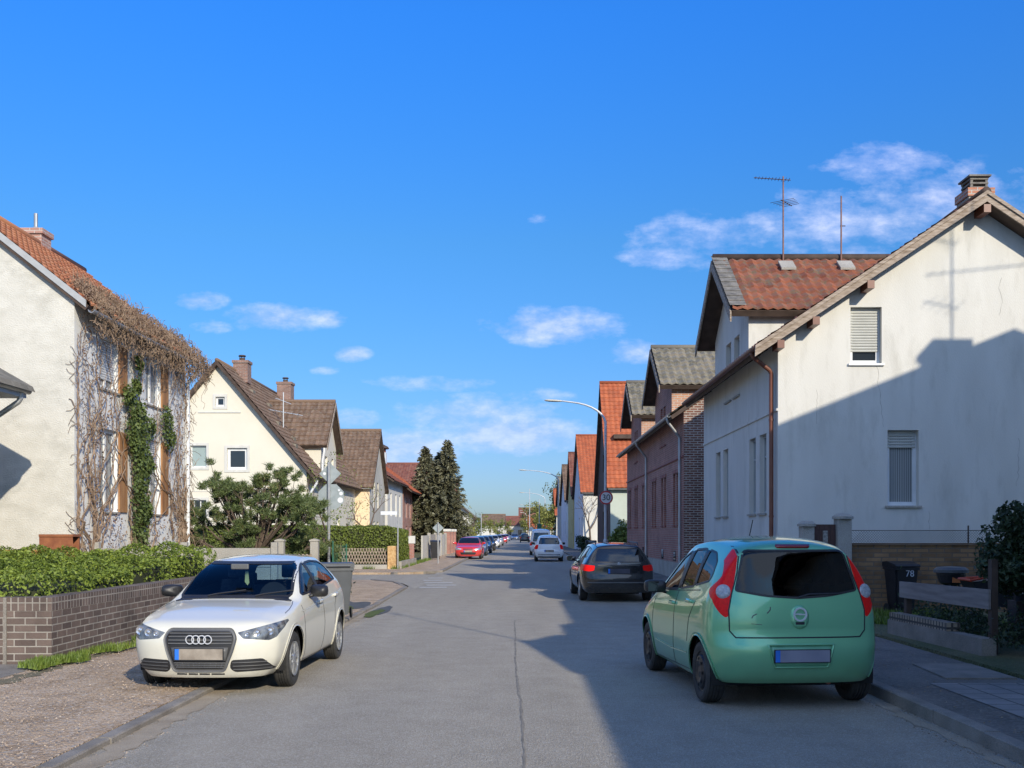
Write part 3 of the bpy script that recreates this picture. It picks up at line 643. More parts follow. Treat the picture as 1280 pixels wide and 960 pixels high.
# weathered slate strip along the street-side verge of the cross gable
b = BM()
for k in range(11):
    t0 = k / 11; t1 = (k + 1.15) / 11; zt = 8.46 + .12; yc = 25.95; ye = 23.62; zed = 6.72 + .12
    A = Vector((4.80, yc + (ye - yc) * t0, zt + (zed - zt) * t0 + .03)); B_ = Vector((4.80, yc + (ye - yc) * t1, zt + (zed - zt) * t1 + .055))
    prism(b, [A, B_, B_ + Vector((.38, 0, 0)), A + Vector((.38, 0, 0))], (0, .008, .014))
obj('verge_slates', b, slate, crf)
crk = mat('wall_crack', (.30,.285,.25), .9, c2=(.42,.40,.36), scale=9); rc = random.Random(8)
for (a, z, L_) in ((2.0, 5.1, 1.4), (4.6, 6.9, .9), (3.1, 2.1, 1.5), (6.1, 5.3, .7), (.8, 4.6, .8), (4.9, 3.6, 1.1)):
    b = BM(); pr = None; x = a
    for i in range(int(L_ / .07)):
        zz = z - i * .07; x += rc.gauss(0, .018); w_ = rc.uniform(.002, .006); cu = (b.verts.new(fg.p(x - w_, zz, .002)), b.verts.new(fg.p(x + w_, zz, .002)))
        if pr: b.faces.new((pr[0], pr[1], cu[1], cu[0]))
        pr = cu
    obj('crack', b, crk, wh)
# string course, bargeboards and brackets of the near gable
b = BM(); ff.box(b, 0, 8.55, 4.17, 4.22, .0025, .032); obj('string_course', b, white_pl, wh)
yv = Y0 - .40
for sx, xe in ((1, 4.73), (-1, 14.07)):
    b = BM(); ze_ = 8.45 - abs(xe - 9.4) * pitch
    prism(b, [(9.4, yv - .04, 8.52), (xe, yv - .04, ze_ + .07), (xe, yv - .04, ze_ - .12), (9.4, yv - .04, 8.33)], (0, .035, 0))
    prism(b, [(9.4, yv - .072, 8.55), (xe, yv - .072, ze_ + .10), (xe, yv - .072, ze_ + .02), (9.4, yv - .072, 8.47)], (0, .0315, 0))
    obj('barge_board', b, woodm, rf)
for (x, z) in ((9.4, 8.19), (5.96, 5.93), (7.06, 6.66), (5.25, 5.46), (12.8, 6.02)):
    b = BM(); prism(b, [(x - .07, Y0 - .002, z + .08), (x + .07, Y0 - .002, z + .08), (x + .07, Y0 - .002, z - .08), (x - .07, Y0 - .002, z - .08)], (0, -.45, 0)); obj('purlin_end', b, brownmet, rf)
for i in range(14):
    y = Y0 + .1 + i * .645
    if 23.6 < y < 28.2: continue
    b = BM(); beam(b, (5.25, y, 5.59), (4.86, y, 5.36), .07, .09); obj('rafter_end', b, darkwood, rf)
gutter(wh, (4.77, Y0 - .38, 5.43), (4.77, Y1 + .3, 5.43), .068, brownmet)
pipe(wh, [(4.79, 21.3, 5.38), (4.79, 21.3, 5.30), (5.21, 21.4, 5.0), (5.21, 21.4, 0)], .045, brownmet)
# chimney with a louvred top
b = BM(); box(b, 9.33, 21.45, 8.0, 9.83, 22.05, 8.66); ch = obj('chimney', b, concrete, wh)
b = BM(); box(b, 9.30, 21.42, 8.66, 9.86, 22.08, 8.83); obj('brick_band', b, brickmat('chimney_brick', (.42,.17,.10), (.5,.22,.13), (.45,.4,.35), .25, .075, .012), ch)
b = BM()
for z in (8.85, 8.94, 9.03): box(b, 9.39, 21.52, z, 9.77, 21.98, z + .035)
for x in (9.40, 9.71): 
    for y in (21.53, 21.92): box(b, x, y, 8.832, x + .05, y + .05, 9.08)
box(b, 9.35, 21.47, 9.085, 9.81, 22.03, 9.12); obj('chimney_cap', b, slate, ch)
# roof antennas on the cross gable ridge
def antenna(name, label, x, y, z0, z1, booms, m, group=None):
    b = BM(); lathe(b, [(.022, z0 - .25), (.018, z1)], (x, y, 0), seg=8)
    t = thing(name, (x, y, z0), label, 'antenna', group); obj('mast', b, m, t)
    for (zb, ang, Ln, n, tilt, el) in booms:
        b = BM(); d = Vector((math.cos(ang), math.sin(ang), tilt)); c = Vector((x, y, zb)); s = Vector((-math.sin(ang), math.cos(ang), 0))
        a = c - d * Ln * .2; e = c + d * Ln * .8; tube(b, [a, e], .012, 5)
        for i in range(n):
            p = a.lerp(e, (i + .5) / n); h = el * (1 - .35 * i / n); tube(b, [p - s * h, p + s * h], .006, 4)
        obj('aerial', b, darkwood, t)
    return t
rust = mat('rusty_mast', (.16,.07,.05), .7, c2=(.26,.14,.11), scale=8)
antenna('roof_antenna', 'tall rusty mast with two television aerials on the red tiled roof', 6.58, 25.8, 8.27, 10.57, [(10.49, PI * .97, .9, 11, .10, .15), (9.95, PI * .3, .7, 5, .05, .31)], rust)
antenna('roof_mast', 'bare rusty mast on the red tiled roof, right of the aerials', 8.03, 25.8, 8.27, 10.08, [(9.33, 0, .13, 1, 0, .02)], rust)
for x in (6.58, 8.03): b = BM(); prism(b, [(x - .18, 25.6, 8.36), (x + .18, 25.6, 8.36), (x + .18, 25.25, 8.10), (x - .18, 25.25, 8.10)], (0, -.01, .05)); obj('mast_flashing', b, concrete, crf)

# ---------- unseen neighbours right of and behind the camera (they cast the shade on road and wall)
KK = SM / SA
ez0 = (5.05 - .88) * KK                  # eave height whose shade falls at X = .88
nb, *_ = eave_house('neighbour_house', 'white house to the right of the viewpoint, its eaves over the pavement', 5.55, 10.2, 14.8, -8.0, 9.6, ez0 + .30, ez0 + 2.6, 1, white_pl, white_pl, tile_darkred, over=.5)
cyn = 15.5 - (5.05 - .15) / SA
cross_gable(nb, 5.54, cyn - 1.9, cyn + 1.9, 4.0, ez0 + .25, (5.05 - .17) * KK, 1, 4, white_pl, white_pl, tile_darkred, over=.4, verge=.5)
antenna('roof_antenna', 'aerial mast on the neighbour house beside the viewpoint', 5.15, cyn, (5.05 - .17) * KK, (5.05 - .17) * KK + 3.1, [((5.05 - .17) * KK + 2.9, 2.0, .9, 6, 0, .2)], rust)
tb = thing('tall_house', (7.6, 10.6, 0), 'unseen tall white house right of the bush, shaped to cast shade on road and wall', 'house')
tg = 13.0; dd = 21.2 - tg
TW = lambda x, z: (x + SA * dd, z + SM * dd)       # a point of the shade on the white wall -> the point that casts it
prof = [TW(5.3, 3.89), TW(8.51, 5.19), TW(10.16, 5.86), TW(12.8, 4.8)]
P_ = [(6.9, (6.9 - .95) * KK)] + prof
b = BM(); prism(b, [(7.3, 4.9, -.05), (prof[-1][0] - .2, 4.9, -.05)] + [(max(x, 7.3), 4.9, z - .14) for x, z in P_[::-1]], (0, 8.0, 0)); obj('wall', b, white_pl, tb)
b = BM()
for p_, q_ in zip(P_, P_[1:]): prism(b, [(p_[0], 4.7, p_[1]), (q_[0], 4.7, q_[1]), (q_[0], 4.7, q_[1] - .13), (p_[0], 4.7, p_[1] - .13)], (0, 8.3, 0))
obj('roof', b, tile_darkred, tb)
cx_, cz_ = TW(8.87, 5.62); chimney(tb, cx_, 12.7, cz_ - 1.2, cz_, .72, .6, brick_dark, False)
mx_, mz_ = TW(8.87, 7.84); mxx = mx_ - SA * .0
antenna('roof_antenna', 'large aerial on the tall house right of the bush', mx_, 13.0, cz_ - .3, mz_ + .2, [(TW(0, 7.01)[1], 0.05, 2.7, 12, .08, .14), (TW(0, 6.29)[1], PI * .9, .9, 4, 0, .3), (TW(0, 7.61)[1], PI * .9, .6, 4, 0, .2)], rust)

# ---------- 2/3. the two brick houses
brick_orange = brickmat('orange_brick', (.42,.19,.11), (.5,.25,.15), (.5,.45,.4), .25, .075, .012)
def brick_house(y0, y1, cy0, cy1, label, gable_m):
    wins = []
    for k in (1.06, 1.81, 4.06, 4.81, 6.8, 7.55):
        ya, yb = y0 + k, y0 + k + .49
        if yb < y1 - .3: a0, a1 = wdef(ya, yb, y1); wins.append(((a0, a1, 1.92, 3.68), W(redframe, gdark, mull=(.5,), trans=(.7,), sill=redframe, depth=.09, fw=.045)))
    t, fg, ff, r, p = eave_house('brick_house', label, 5.3, 9.1, 12.9, y0, y1, 5.71, 8.32, 1, brick_red, gable_m, tile_grey, verge=.11, over=.45, front=wins)
    up = []; cc = (cy0 + cy1) / 2
    for ya in (cc - .66, cc + .13): a0, a1 = wdef(ya, ya + .53, cy1); up.append(((a0, a1, 4.87, 6.29), W(redframe, gdark, mull=(.5,), sill=redframe, depth=.09, fw=.045)))
    cross_gable(t, 5.294, cy0, cy1, 4.6, 6.92, 8.41, 1, 4.4, brick_red, brick_orange, tile_grey, verge=.44, front=up, tilekw=dict(tw=.27, th=.33, amp=.055, step=.05))
    b = BM(); ff.box(b, 0, y1 - y0, 4.12, 4.18, .0025, .045); obj('string_course', b, redframe, t)
    for h in wins:
        a0, a1, z0, z1 = h[0]; b = BM(); ff.box(b, a0 - .08, a1 + .08, z1 + .003, z1 + .13, .0025, .028); obj('lintel', b, redframe, t)
    gutter(t, (4.81, y0 - .1, 5.45), (4.81, y1, 5.45), .062, zinc)
    pipe(t, [(4.81, y0 + .3, 5.4), (4.81, y0 + .3, 5.3), (5.23, y0 + .44, 4.8), (5.23, y0 + .44, 0)], .045, zinc)
    b = BM(); ff.box(b, 0, y1 - y0, -.04, .65, .003, .03); obj('plinth', b, concrete, t)
    for yy_ in (y0 + 1.7, y0 + 4.7): a0, a1 = wdef(yy_, yy_ + .45, y1); b = BM(); ff.box(b, a0, a1, .70, 1.05, .004, .02); obj('cellar_window', b, gdark, t)
    return t
brick_house(33.4, 42.4, 36.0, 40.4, 'red brick house with a grey tiled cross gable, next after the white house', brick_dark)
brick_house(42.42, 51.1, 45.0, 49.1, 'second red brick house with a grey tiled cross gable, farther along the street', brick_dark)

# ---------- 4. steep gable houses farther on, right side
simple = lambda a0, a1, z0, z1, fm=whitepl, p=gdark: ((a0, a1, z0, z1), W(fm, p, mull=(.5,), depth=.1, fw=.06))
h3, *_ = gable_house('orange_roof_house', 'tall house with a steep orange roof and grey-green side wall behind the brick houses', 5.3, 60.5, 70.6, 4.6, 11.1, 1, 10, darkwood, green_pl, tile_orange, front=[simple(7.2, 8.2, 1.3, 3.0, whitepl), simple(4.6, 5.6, 1.3, 3.0), simple(4.6, 5.5, 5.5, 6.6)], near=[simple(1.1, 1.9, 1.3, 3.4)])
b = BM(); box(b, 5.65, 62.2, 7.35, 14, 63.6, 7.6); obj('roof_ledge', b, darkwood, h3)
gable_house('orange_roof_house', 'white house with a bright orange roof and a bare climber on its side wall', 5.3, 86.5, 100.7, 5.2, 10.4, 1, 9, blue_pl, white_pl, tile_orange, front=[simple(12, 13.3, 1.3, 3), simple(8, 9.3, 1.3, 3)], geo=False)
gable_house('yellow_house', 'narrow house with a yellow street wall and red-brown roof', 5.2, 101, 111.3, 5.5, 9.8, 1, 8, yellow_pl, yellow_pl, tile_darkred, front=[simple(7.5, 8.6, 1.3, 3)], geo=False)
gable_house('brown_roof_house', 'pale blue house with a brown tiled roof', 5.2, 115, 130, 5.3, 9.6, 1, 8, blue_pl, blue_pl, tile_brown, front=[simple(11, 12.3, 1.3, 3), simple(7, 8.3, 1.3, 3)], geo=False)
gable_house('dark_roof_house', 'slim dark roofed house past the pale blue one', 5.2, 131, 144, 5.5, 9.0, 1, 8, grey_pl, grey_pl, tile_grey, geo=False)
gable_house('red_roof_house', 'white house with a plain red roof near the end of the street, right side', 5.5, 156, 170, 4.4, 8.5, 1, 10, white_pl, white_pl, tile_orange, geo=False)

# ---------- left side: the creeper covered house
Y0, Y1 = 22.0, 29.3
fw_ = []
for (ya, yb, z0, z1, sh) in ((23.3, 24.35, 2.15, 4.05, 0), (26.2, 27.25, 2.15, 4.05, .35), (23.3, 24.35, 4.95, 6.1, .8), (26.2, 27.25, 4.95, 6.1, 0)):
    a0, a1 = wdef(ya, yb, Y1)
    fw_.append(((a0, a1, z0, z1), W(whitepl, curt, mull=(.5,), depth=.08, fw=.08, sill=concrete, shutter=sh, shm=whitepl)))
vh, fg, vff, vrf, vp = eave_house('creeper_house', 'rough white house with an orange tiled roof and a creeper over its street front', -9.5, -12.45, -16.6, Y0, Y1, 6.72, 9.05, -1, limewash, rough_pl, tile_left, verge=.12, over=.35, front=fw_)
for h in fw_:
    a0, a1, z0, z1 = h[0]; b = BM(); vff.box(b, a0 - .52, a0 - .04, z0, z1, .004, .045); obj('wooden_shutter', b, woodorange, vh)   # opened wooden shutters on the far side
b = BM(); fg.box(b, -.02, 7.1, -.05, 1.30, .003, .035); obj('plinth', b, plinth, vh)
b = BM(); prism(b, [(-9.2, 21.86, 6.60), (-12.45, 21.86, 9.16), (-12.45, 21.86, 9.0), (-9.2, 21.86, 6.44)], (0, .04, 0)); obj('verge_board', b, mat('grey_board', (.38,.39,.40), .7), vrf)
chimney(vh, -12.62, 26.9, 8.4, 9.52, .55, .55, brickmat('pink_brick', (.38,.2,.15), (.44,.25,.2), (.5,.42,.37), .25, .075, .012), False)
b = BM(); lathe(b, [(.12, 9.52), (.07, 9.62), (.05, 9.63), (.05, 9.98)], (-12.62, 26.9, 0), seg=10); obj('flue_pipe', b, zinc, vh)
gutter(vh, (-9.1, Y0 - .1, 6.40), (-9.1, Y1 + .1, 6.40), .07, zinc)
pipe(vh, [(-9.1, Y1 - .1, 6.35), (-9.1, Y1 - .1, 6.25), (-9.4, Y1 - .08, 5.9), (-9.4, Y1 - .08, 0)], .05, whitepl)
# low house at the left edge with its grey eaves
lt = thing('grey_eaved_house', (-10.2, 14, 0), 'house at the left edge showing only grey eaves and a gutter pipe', 'house')
b = BM(); prism(b, [(-10.1, 14.5, -.05), (-18, 14.5, -.05), (-18, 14.5, 4.7), (-14.2, 14.5, 6.9), (-10.1, 14.5, 4.5)], (0, 4.9, 0)); obj('wall', b, grey_pl, lt)
b = BM(); prism(b, [(-9.30, 14.2, 4.45), (-14.2, 14.2, 7.25), (-14.2, 14.2, 7.1), (-9.25, 14.2, 4.34)], (0, 5.5, 0)); prism(b, [(-19.1, 14.2, 4.45), (-14.2, 14.2, 7.25), (-14.2, 14.2, 7.1), (-19.1, 14.2, 4.3)], (0, 5.5, 0)); lr = obj('roof', b, tile_grey, lt)
b = BM(); box(b, -9.95, 14.25, 4.22, -9.40, 19.65, 4.32); obj('soffit', b, mat('grey_paint', (.42,.44,.46), .6), lr)
gutter(lt, (-9.38, 14.2, 4.36), (-9.38, 19.7, 4.36), .065); pipe(lt, [(-9.4, 19.45, 4.3), (-9.42, 19.45, 4.15), (-9.98, 19.4, 3.75), (-10.02, 19.4, 0)], .05, zinc)

# ---------- cream house with cross gable
Y0, Y1 = 50.3, 66.0
s_ = lambda px: (-(px - 650) * Y0 / 1290) - 10.4       # distance along the gable wall from the street corner
z_ = lambda py: 1.66 + (666 - py) * Y0 / 1290
gws = [((s_(258), s_(238), z_(584), z_(557)), W(whitepl, curtb, depth=.1, fw=.06)), ((s_(309), s_(284), z_(587), z_(560)), W(whitepl, gdark, depth=.1, fw=.13)),
       ((s_(258), s_(234), z_(645), z_(625)), W(whitepl, gdark, depth=.1, fw=.05, mull=(.33,.66))), ((s_(281), s_(269.5), z_(508), z_(496)), W(whitepl, gdark, depth=.1, fw=.09))]
crh, fg, ff, crr, cp = eave_house('cream_house', 'cream house with a steep brown tiled roof and a cross gable', -10.4, -14.7, -19.0, Y0, Y1, 4.85, 9.95, -1, cream_pl, cream_pl, tile_brown, verge=.28, over=.45, gable=gws, front=[simple(9.5, 10.6, 1.2, 2.5), simple(6.5, 7.6, 1.2, 2.5)])
for h in gws:
    a0, a1, z0, z1 = h[0]; k = .13; b = BM()
    fg.box(b, a0 - k, a0 - .002, z0 - k, z1 + k, .003, .03); fg.box(b, a1 + .002, a1 + k, z0 - k, z1 + k, .003, .03); fg.box(b, a0 - .002, a1 + .002, z0 - k, z0 - .002, .003, .03); fg.box(b, a0 - .002, a1 + .002, z1 + .002, z1 + k, .003, .03); obj('window_surround', b, white_pl, crh)
b = BM(); fg.box(b, s_(301), s_(248), z_(516), z_(514.5), .003, .04); obj('ledge', b, white_pl, crh)
b = BM(); fg.box(b, 0, 8.6, z_(614.5), z_(614), .003, .02); obj('string_course', b, white_pl, crh)
b = BM()
for xe in (-9.93, -19.47): ze_ = 9.95 - abs(xe + 14.7) * cp; prism(b, [(-14.7, Y0 - .32, 10.03), (xe, Y0 - .32, ze_ + .08), (xe, Y0 - .32, ze_ - .12), (-14.7, Y0 - .32, 9.8)], (0, .035, 0))
obj('barge_board', b, darkwood, crr)
ffc, ccr = cross_gable(crh, -10.39, 53.9, 58.3, 4.5, 6.45, 8.7, -1, 5.5, cream_pl, cream_pl, tile_brown, verge=.35, over=.5, front=[((2.6, 3.3, 4.75, 5.75), W(whitepl, gdark, depth=.1)), ((.8, 1.4, 4.75, 5.75), W(whitepl, gdark, depth=.1))], tilekw=dict(tw=.3, th=.36, amp=.035, step=.045))
gutter(crh, (-9.92, Y0 - .2, 4.32), (-9.92, 53.6, 4.32), .08, darkwood); pipe(crh, [(-9.92, Y0 + .1, 4.3), (-9.92, Y0 + .1, 4.1), (-10.3, Y0 + .12, 3.5), (-10.3, Y0 + .12, 0)], .06, whitepl)
pipe(crh, [(-10.2, 53.75, 6.1), (-10.2, 53.75, 5.9), (-10.3, 53.78, 5.4), (-10.3, 53.78, 4.5)], .06, whitepl)
chimney(crh, -14.4, 53.5, 9.4, 10.55, .75, .75, brickmat('sooty_brick', (.2,.1,.075), (.28,.15,.11), (.3,.26,.23)), True)
chimney(crh, -14.2, 62.5, 9.4, 10.75, .85, .85, brickmat('sooty_brick', (.2,.1,.075), (.28,.15,.11), (.3,.26,.23)), True)
for k, (x, y) in enumerate(((-13.6, 52.6), (-13.2, 54.4), (-12.7, 56), (-12.2, 52.2), (-11.6, 53), (-11.2, 51.6))):
    z = 9.95 - abs(x + 14.7) * cp; b = BM(); prism(b, [(x, y, z + .12), (x - .2, y, z + .35), (x, y, z + .30)], (0, .45, 0)); obj('snow_catch', b, tile_grey, crr)
st = mat('galvanised', (.55,.57,.58), .4, metal=.5, var=.1)
t = thing('roof_antenna', (-12.4, 52.6, 7.2), 'old grey television aerial and satellite mast on the cream house roof', 'antenna')
b = BM(); tube(b, [(-12.2, 53.2, 6.9), (-12.2, 53.2, 8.9)], .03, 6); obj('mast', b, st, t)
b = BM(); tube(b, [(-12.9, 53.2, 8.0), (-11.2, 53.2, 7.7)], .025, 5)
for i in range(6): x = -12.9 + i * .3; tube(b, [(x, 52.9, 8.0 - i * .05), (x, 53.5, 8.0 - i * .05)], .015, 4)
tube(b, [(-12.6, 53.2, 8.6), (-11.8, 53.2, 8.3)], .02, 5); obj('aerial', b, st, t)

# ---------- brown roofed house with peach and grey walls, left
gable_house('brown_gable_house', 'grey gabled house with brown tiled roof and peach side wall beyond the cream house', -9.5, 65.2, 72.6, 4.7, 8.4, -1, 9, grey_pl, peach_pl, tile_brown, over=.25, front=[simple(4.9, 5.7, 3.3, 5), simple(3.2, 4.0, 3.3, 5), simple(4.9, 5.7, 1, 2.4), simple(3.2, 4, 1, 2.4)], near=[simple(5, 6, 3.2, 4.4)])
# white two storey house with dark roof and a round turret dormer
t, fg, ff, r, p = eave_house('white_two_storey_house', 'white two storey house with a dark roof and a brown turret dormer, left side', -9.5, -13, -16.5, 74.0, 83.5, 5.7, 8.0, -1, white_pl, white_pl, tile_darkred, verge=.15, over=.5, front=[simple(7.0, 7.9, 2.9, 4.6), simple(4.0, 4.9, 2.9, 4.6), simple(7.0, 7.9, .9, 2.0), simple(1.4, 2.3, 2.9, 4.6)])
b = BM(); lathe(b, [(.95, 5.9), (.95, 7.9)], (-10.9, 76.6, 0), seg=10); tr = obj('turret_dormer', b, tile_darkred, t); b = BM(); lathe(b, [(1.2, 7.9), (1.1, 8.05), (.5, 8.35), (0, 8.4)], (-10.9, 76.6, 0), seg=12); obj('turret_roof', b, darkwood, tr)
b = BM(); box(b, -10.0, 76.2, 6.8, -9.93, 77.0, 7.6); obj('pane', b, blue_pl, tr)
# brick house with red roof
t, fg, ff, r, p = eave_house('red_roof_brick_house', 'brick house with a vivid red roof behind the white two storey house', -9.5, -13, -16.5, 84.0, 93.5, 5.6, 8.2, -1, brick_red, brick_red, tile_orange, verge=.6, over=.8, front=[simple(6.5, 7.6, 2.9, 4.6), simple(3.5, 4.6, 2.9, 4.6), simple(6.5, 7.6, .9, 2.2), simple(3.5, 4.6, .9, 2.2)])
# far houses left and at the end of the street
gable_house('far_brick_house', 'far red brick house left, behind the tall conifers', -8.5, 112, 124, 6.4, 9.5, -1, 8, brick_red, brick_red, tile_darkred, geo=False)
gable_house('far_brick_house', 'narrow far brick house with a chimney left of the white gabled one', -8.3, 130, 139, 6.0, 8.4, -1, 8, brick_red, brick_dark, tile_darkred, geo=False)
t, fg, ff, r, p = eave_house('far_white_house', 'far white gabled house with a dark roof on the left', -7.6, -10.0, -12.4, 168, 182, 4.3, 6.3, -1, white_pl, white_pl, tile_grey, verge=.5, over=.6)
t, fg, ff, r, p = eave_house('far_red_roof_house', 'far house with a long dark red roof at the left end of the street', -1.2, -6, -18, 262, 276, 4.2, 5.6, -1, blue_pl, blue_pl, tile_darkred, gable=[((1, 2.2, 1, 2.6), W(whitepl, gdark)), ((3.6, 4.8, 1, 2.6), W(whitepl, gdark))])
gable_house('far_red_house', 'far white house with a dark red roof closing the street', 1.5, 258, 270, 3.6, 5.8, -1, 7, white_pl, white_pl, tile_darkred, geo=False, near=[simple(1, 2, 1, 2.4), simple(3.6, 4.8, 1, 2.4)])
t, fg, ff, r, p = eave_house('far_brick_block', 'far brick block with a flat brown roof at the right end of the street', 1.8, 4.5, 7.2, 246, 258, 6.2, 6.8, 1, brick_red, brick_red, tile_darkred, gable=[((1, 2.2, 4, 5.4), W(whitepl, gdark)), ((3.2, 4.4, 4, 5.4), W(whitepl, gdark))])
gable_house('far_orange_house', 'far white house with an orange roof at the right end of the street', 1.9, 232, 243, 2.6, 5.2, 1, 6, white_pl, white_pl, tile_orange, geo=False, near=[simple(1, 2.2, .9, 2), simple(3.4, 4.8, .9, 2)])

gable_house('far_white_house', 'tiny white house with brown roof at the far left end of the street', -3.6, 238, 246, 3.6, 5.9, -1, 5, white_pl, white_pl, tile_brown, geo=False, near=[simple(1, 1.9, 1, 2.3)])
gable_house('far_pale_house', 'tiny pale yellow house at the far end, left of the brick block', -.2, 300, 312, 6.0, 9.0, 1, 5, yellow_pl, cream_pl, tile_darkred, geo=False, near=[simple(1, 2.2, 3, 4.6), simple(2.9, 4.1, 3, 4.6)])
# ================================================================== PLANTS
def leaves(name, pts, size, m, parent=None, seed=1, flat=.0, asp=.55, up=None):
    """one small folded leaf per point; pts = [(p, normal or None)]"""
    rnd = random.Random(seed); vs, fs = [], []
    for p, n in pts:
        d = Vector((rnd.gauss(0,1), rnd.gauss(0,1), rnd.gauss(0,1)))
        if n is not None: d = d * .75 + Vector(n) * 1.1
        d.normalize(); t = d.cross(Vector((rnd.gauss(0,1), rnd.gauss(0,1), rnd.gauss(0,1)))).normalized(); s = d.cross(t)
        L_ = size * rnd.uniform(.6, 1.3); w_ = L_ * asp; p = Vector(p); k = len(vs)
        vs += [tuple(p - t * L_ / 2), tuple(p + s * w_ / 2 + d * L_ * .1), tuple(p + t * L_ / 2), tuple(p - s * w_ / 2 + d * L_ * .1)]
        fs.append((k, k + 1, k + 2, k + 3))
    return objpy(name, vs, fs, m, parent)
def hedge_pts(x0, x1, y0, y1, z0, z1, n, rnd, lump=.12, rr=.18):
    """points over the lumpy shell of a box hedge"""
    out = []; X, Y, Z = x1 - x0, y1 - y0, z1 - z0; A = [Y * Z, Y * Z, X * Z, X * Z, X * Y]; T = sum(A)
    def lm(a, b): return lump * (math.sin(a * 3.1 + b * 1.7) * .5 + math.sin(a * 7.3 - b * 5.1) * .3 + math.sin(a * 1.3 + 4) * .5)
    for _ in range(n):
        r = rnd.uniform(0, T); u, v = rnd.random(), rnd.random(); k = 0
        while r > A[k]: r -= A[k]; k += 1
        dp = abs(rnd.gauss(0, .05))
        if k == 0: p = Vector((x0, y0 + u * Y, z0 + v * Z)); nn = Vector((-1, 0, .3))
        elif k == 1: p = Vector((x1, y0 + u * Y, z0 + v * Z)); nn = Vector((1, 0, .3))
        elif k == 2: p = Vector((x0 + u * X, y0, z0 + v * Z)); nn = Vector((0, -1, .3))
        elif k == 3: p = Vector((x0 + u * X, y1, z0 + v * Z)); nn = Vector((0, 1, .3))
        else: p = Vector((x0 + u * X, y0 + v * Y, z1)); nn = Vector((0, 0, 1))
        # rounded shoulders
        cx = min(max(p.x, x0 + rr), x1 - rr); cy = min(max(p.y, y0 + rr), y1 - rr); cz = min(p.z, z1 - rr)
        q = p - Vector((cx, cy, cz)); 
        if q.length > rr: q = q.normalized() * rr; p = Vector((cx, cy, cz)) + q; nn = q.normalized()
        p += nn.normalized() * (lm(p.x + p.y * .7, p.z * 2 + p.y) - dp); out.append((p, nn))
    return out
def core(bm, x0, x1, y0, y1, z0, z1): box(bm, x0, y0, z0, x1, y1, z1, .12)
leaf_l = leafmat('laurel_leaves', (.06,.095,.012), (.24,.31,.04), (.42,.44,.09), scale=4)
leaf_h = leafmat('thuja_leaves', (.075,.10,.015), (.19,.24,.04), (.26,.30,.06), scale=1.2)
leaf_i = leafmat('ivy_leaves', (.05,.075,.02), (.15,.20,.05), (.26,.31,.10))
leaf_d = leafmat('dark_evergreen_leaves', (.015,.03,.012), (.05,.08,.03), (.10,.13,.06), scale=2)
needle = leafmat('pine_needles', (.06,.09,.03), (.17,.22,.075), (.38,.24,.11), scale=1.8, trans=.2)
spruce = leafmat('spruce_foliage', (.055,.058,.036), (.17,.165,.09), (.27,.245,.14), scale=.8, trans=.1)
budm = leafmat('spring_foliage', (.12,.14,.03), (.30,.30,.07), (.40,.36,.12), scale=.4)
inner = mat('hedge_interior', (.03,.035,.012), .95)
bark = mat('bark', (.085,.06,.045), .9, c2=(.15,.11,.085), scale=12, bump=.01, bscale=30)
twigm = mat('dry_twigs', (.15,.095,.06), .9, c2=(.34,.245,.17), scale=5)
grassm = leafmat('grass_blades', (.07,.11,.015), (.19,.27,.04), (.30,.30,.10))
R1 = random.Random(11)
def hedge(name, label, boxes, n, size, m, seed, cat='hedge', group=None, lump=.12):
    r = random.Random(seed); x0, x1, y0, y1, z0, z1 = boxes[0]; t = thing(name, ((x0+x1)/2, (y0+y1)/2, z0), label, cat, group); P = []
    tot = sum((b[1]-b[0])*(b[3]-b[2])+(b[5]-b[4])*((b[1]-b[0])+(b[3]-b[2])) for b in boxes); bm = BM()
    for b in boxes:
        a = (b[1]-b[0])*(b[3]-b[2])+(b[5]-b[4])*((b[1]-b[0])+(b[3]-b[2])); P += hedge_pts(*b, int(n*a/tot), r, lump)
        box(bm, b[0]+.14, b[2]+.14, b[4], b[1]-.14, b[3]-.14, b[5]-.16, .1)
    obj('hedge_core', bm, inner, t); leaves('foliage', P, size, m, t, seed); return t
# foreground hedge on the brick wall
t = hedge('laurel_hedge', 'light green leafy hedge spilling over the brown brick garden wall', [(-13,-5.98,12.95,16.4,.70,1.10), (-13,-5.98,16.0,18.6,.70,1.24), (-9.4,-6.0,18.2,20.2,.7,1.36)], 60000, .060, leaf_l, 3, lump=.15)
# clipped hedge beyond the side street
t = hedge('thuja_hedge', 'tall clipped green hedge behind the lattice fence and stone pillar', [(-14.5,-5.9,45.9,47.2,.1,1.98), (-6.6,-5.55,46.6,51.8,.1,1.85)], 26000, .11, leaf_h, 4, lump=.05)
t = hedge('low_hedge', 'low green hedge in front of the cream house gable wall', [(-18,-10.8,47.3,48.6,.0,1.75)], 8000, .12, leaf_h, 5, lump=.06)
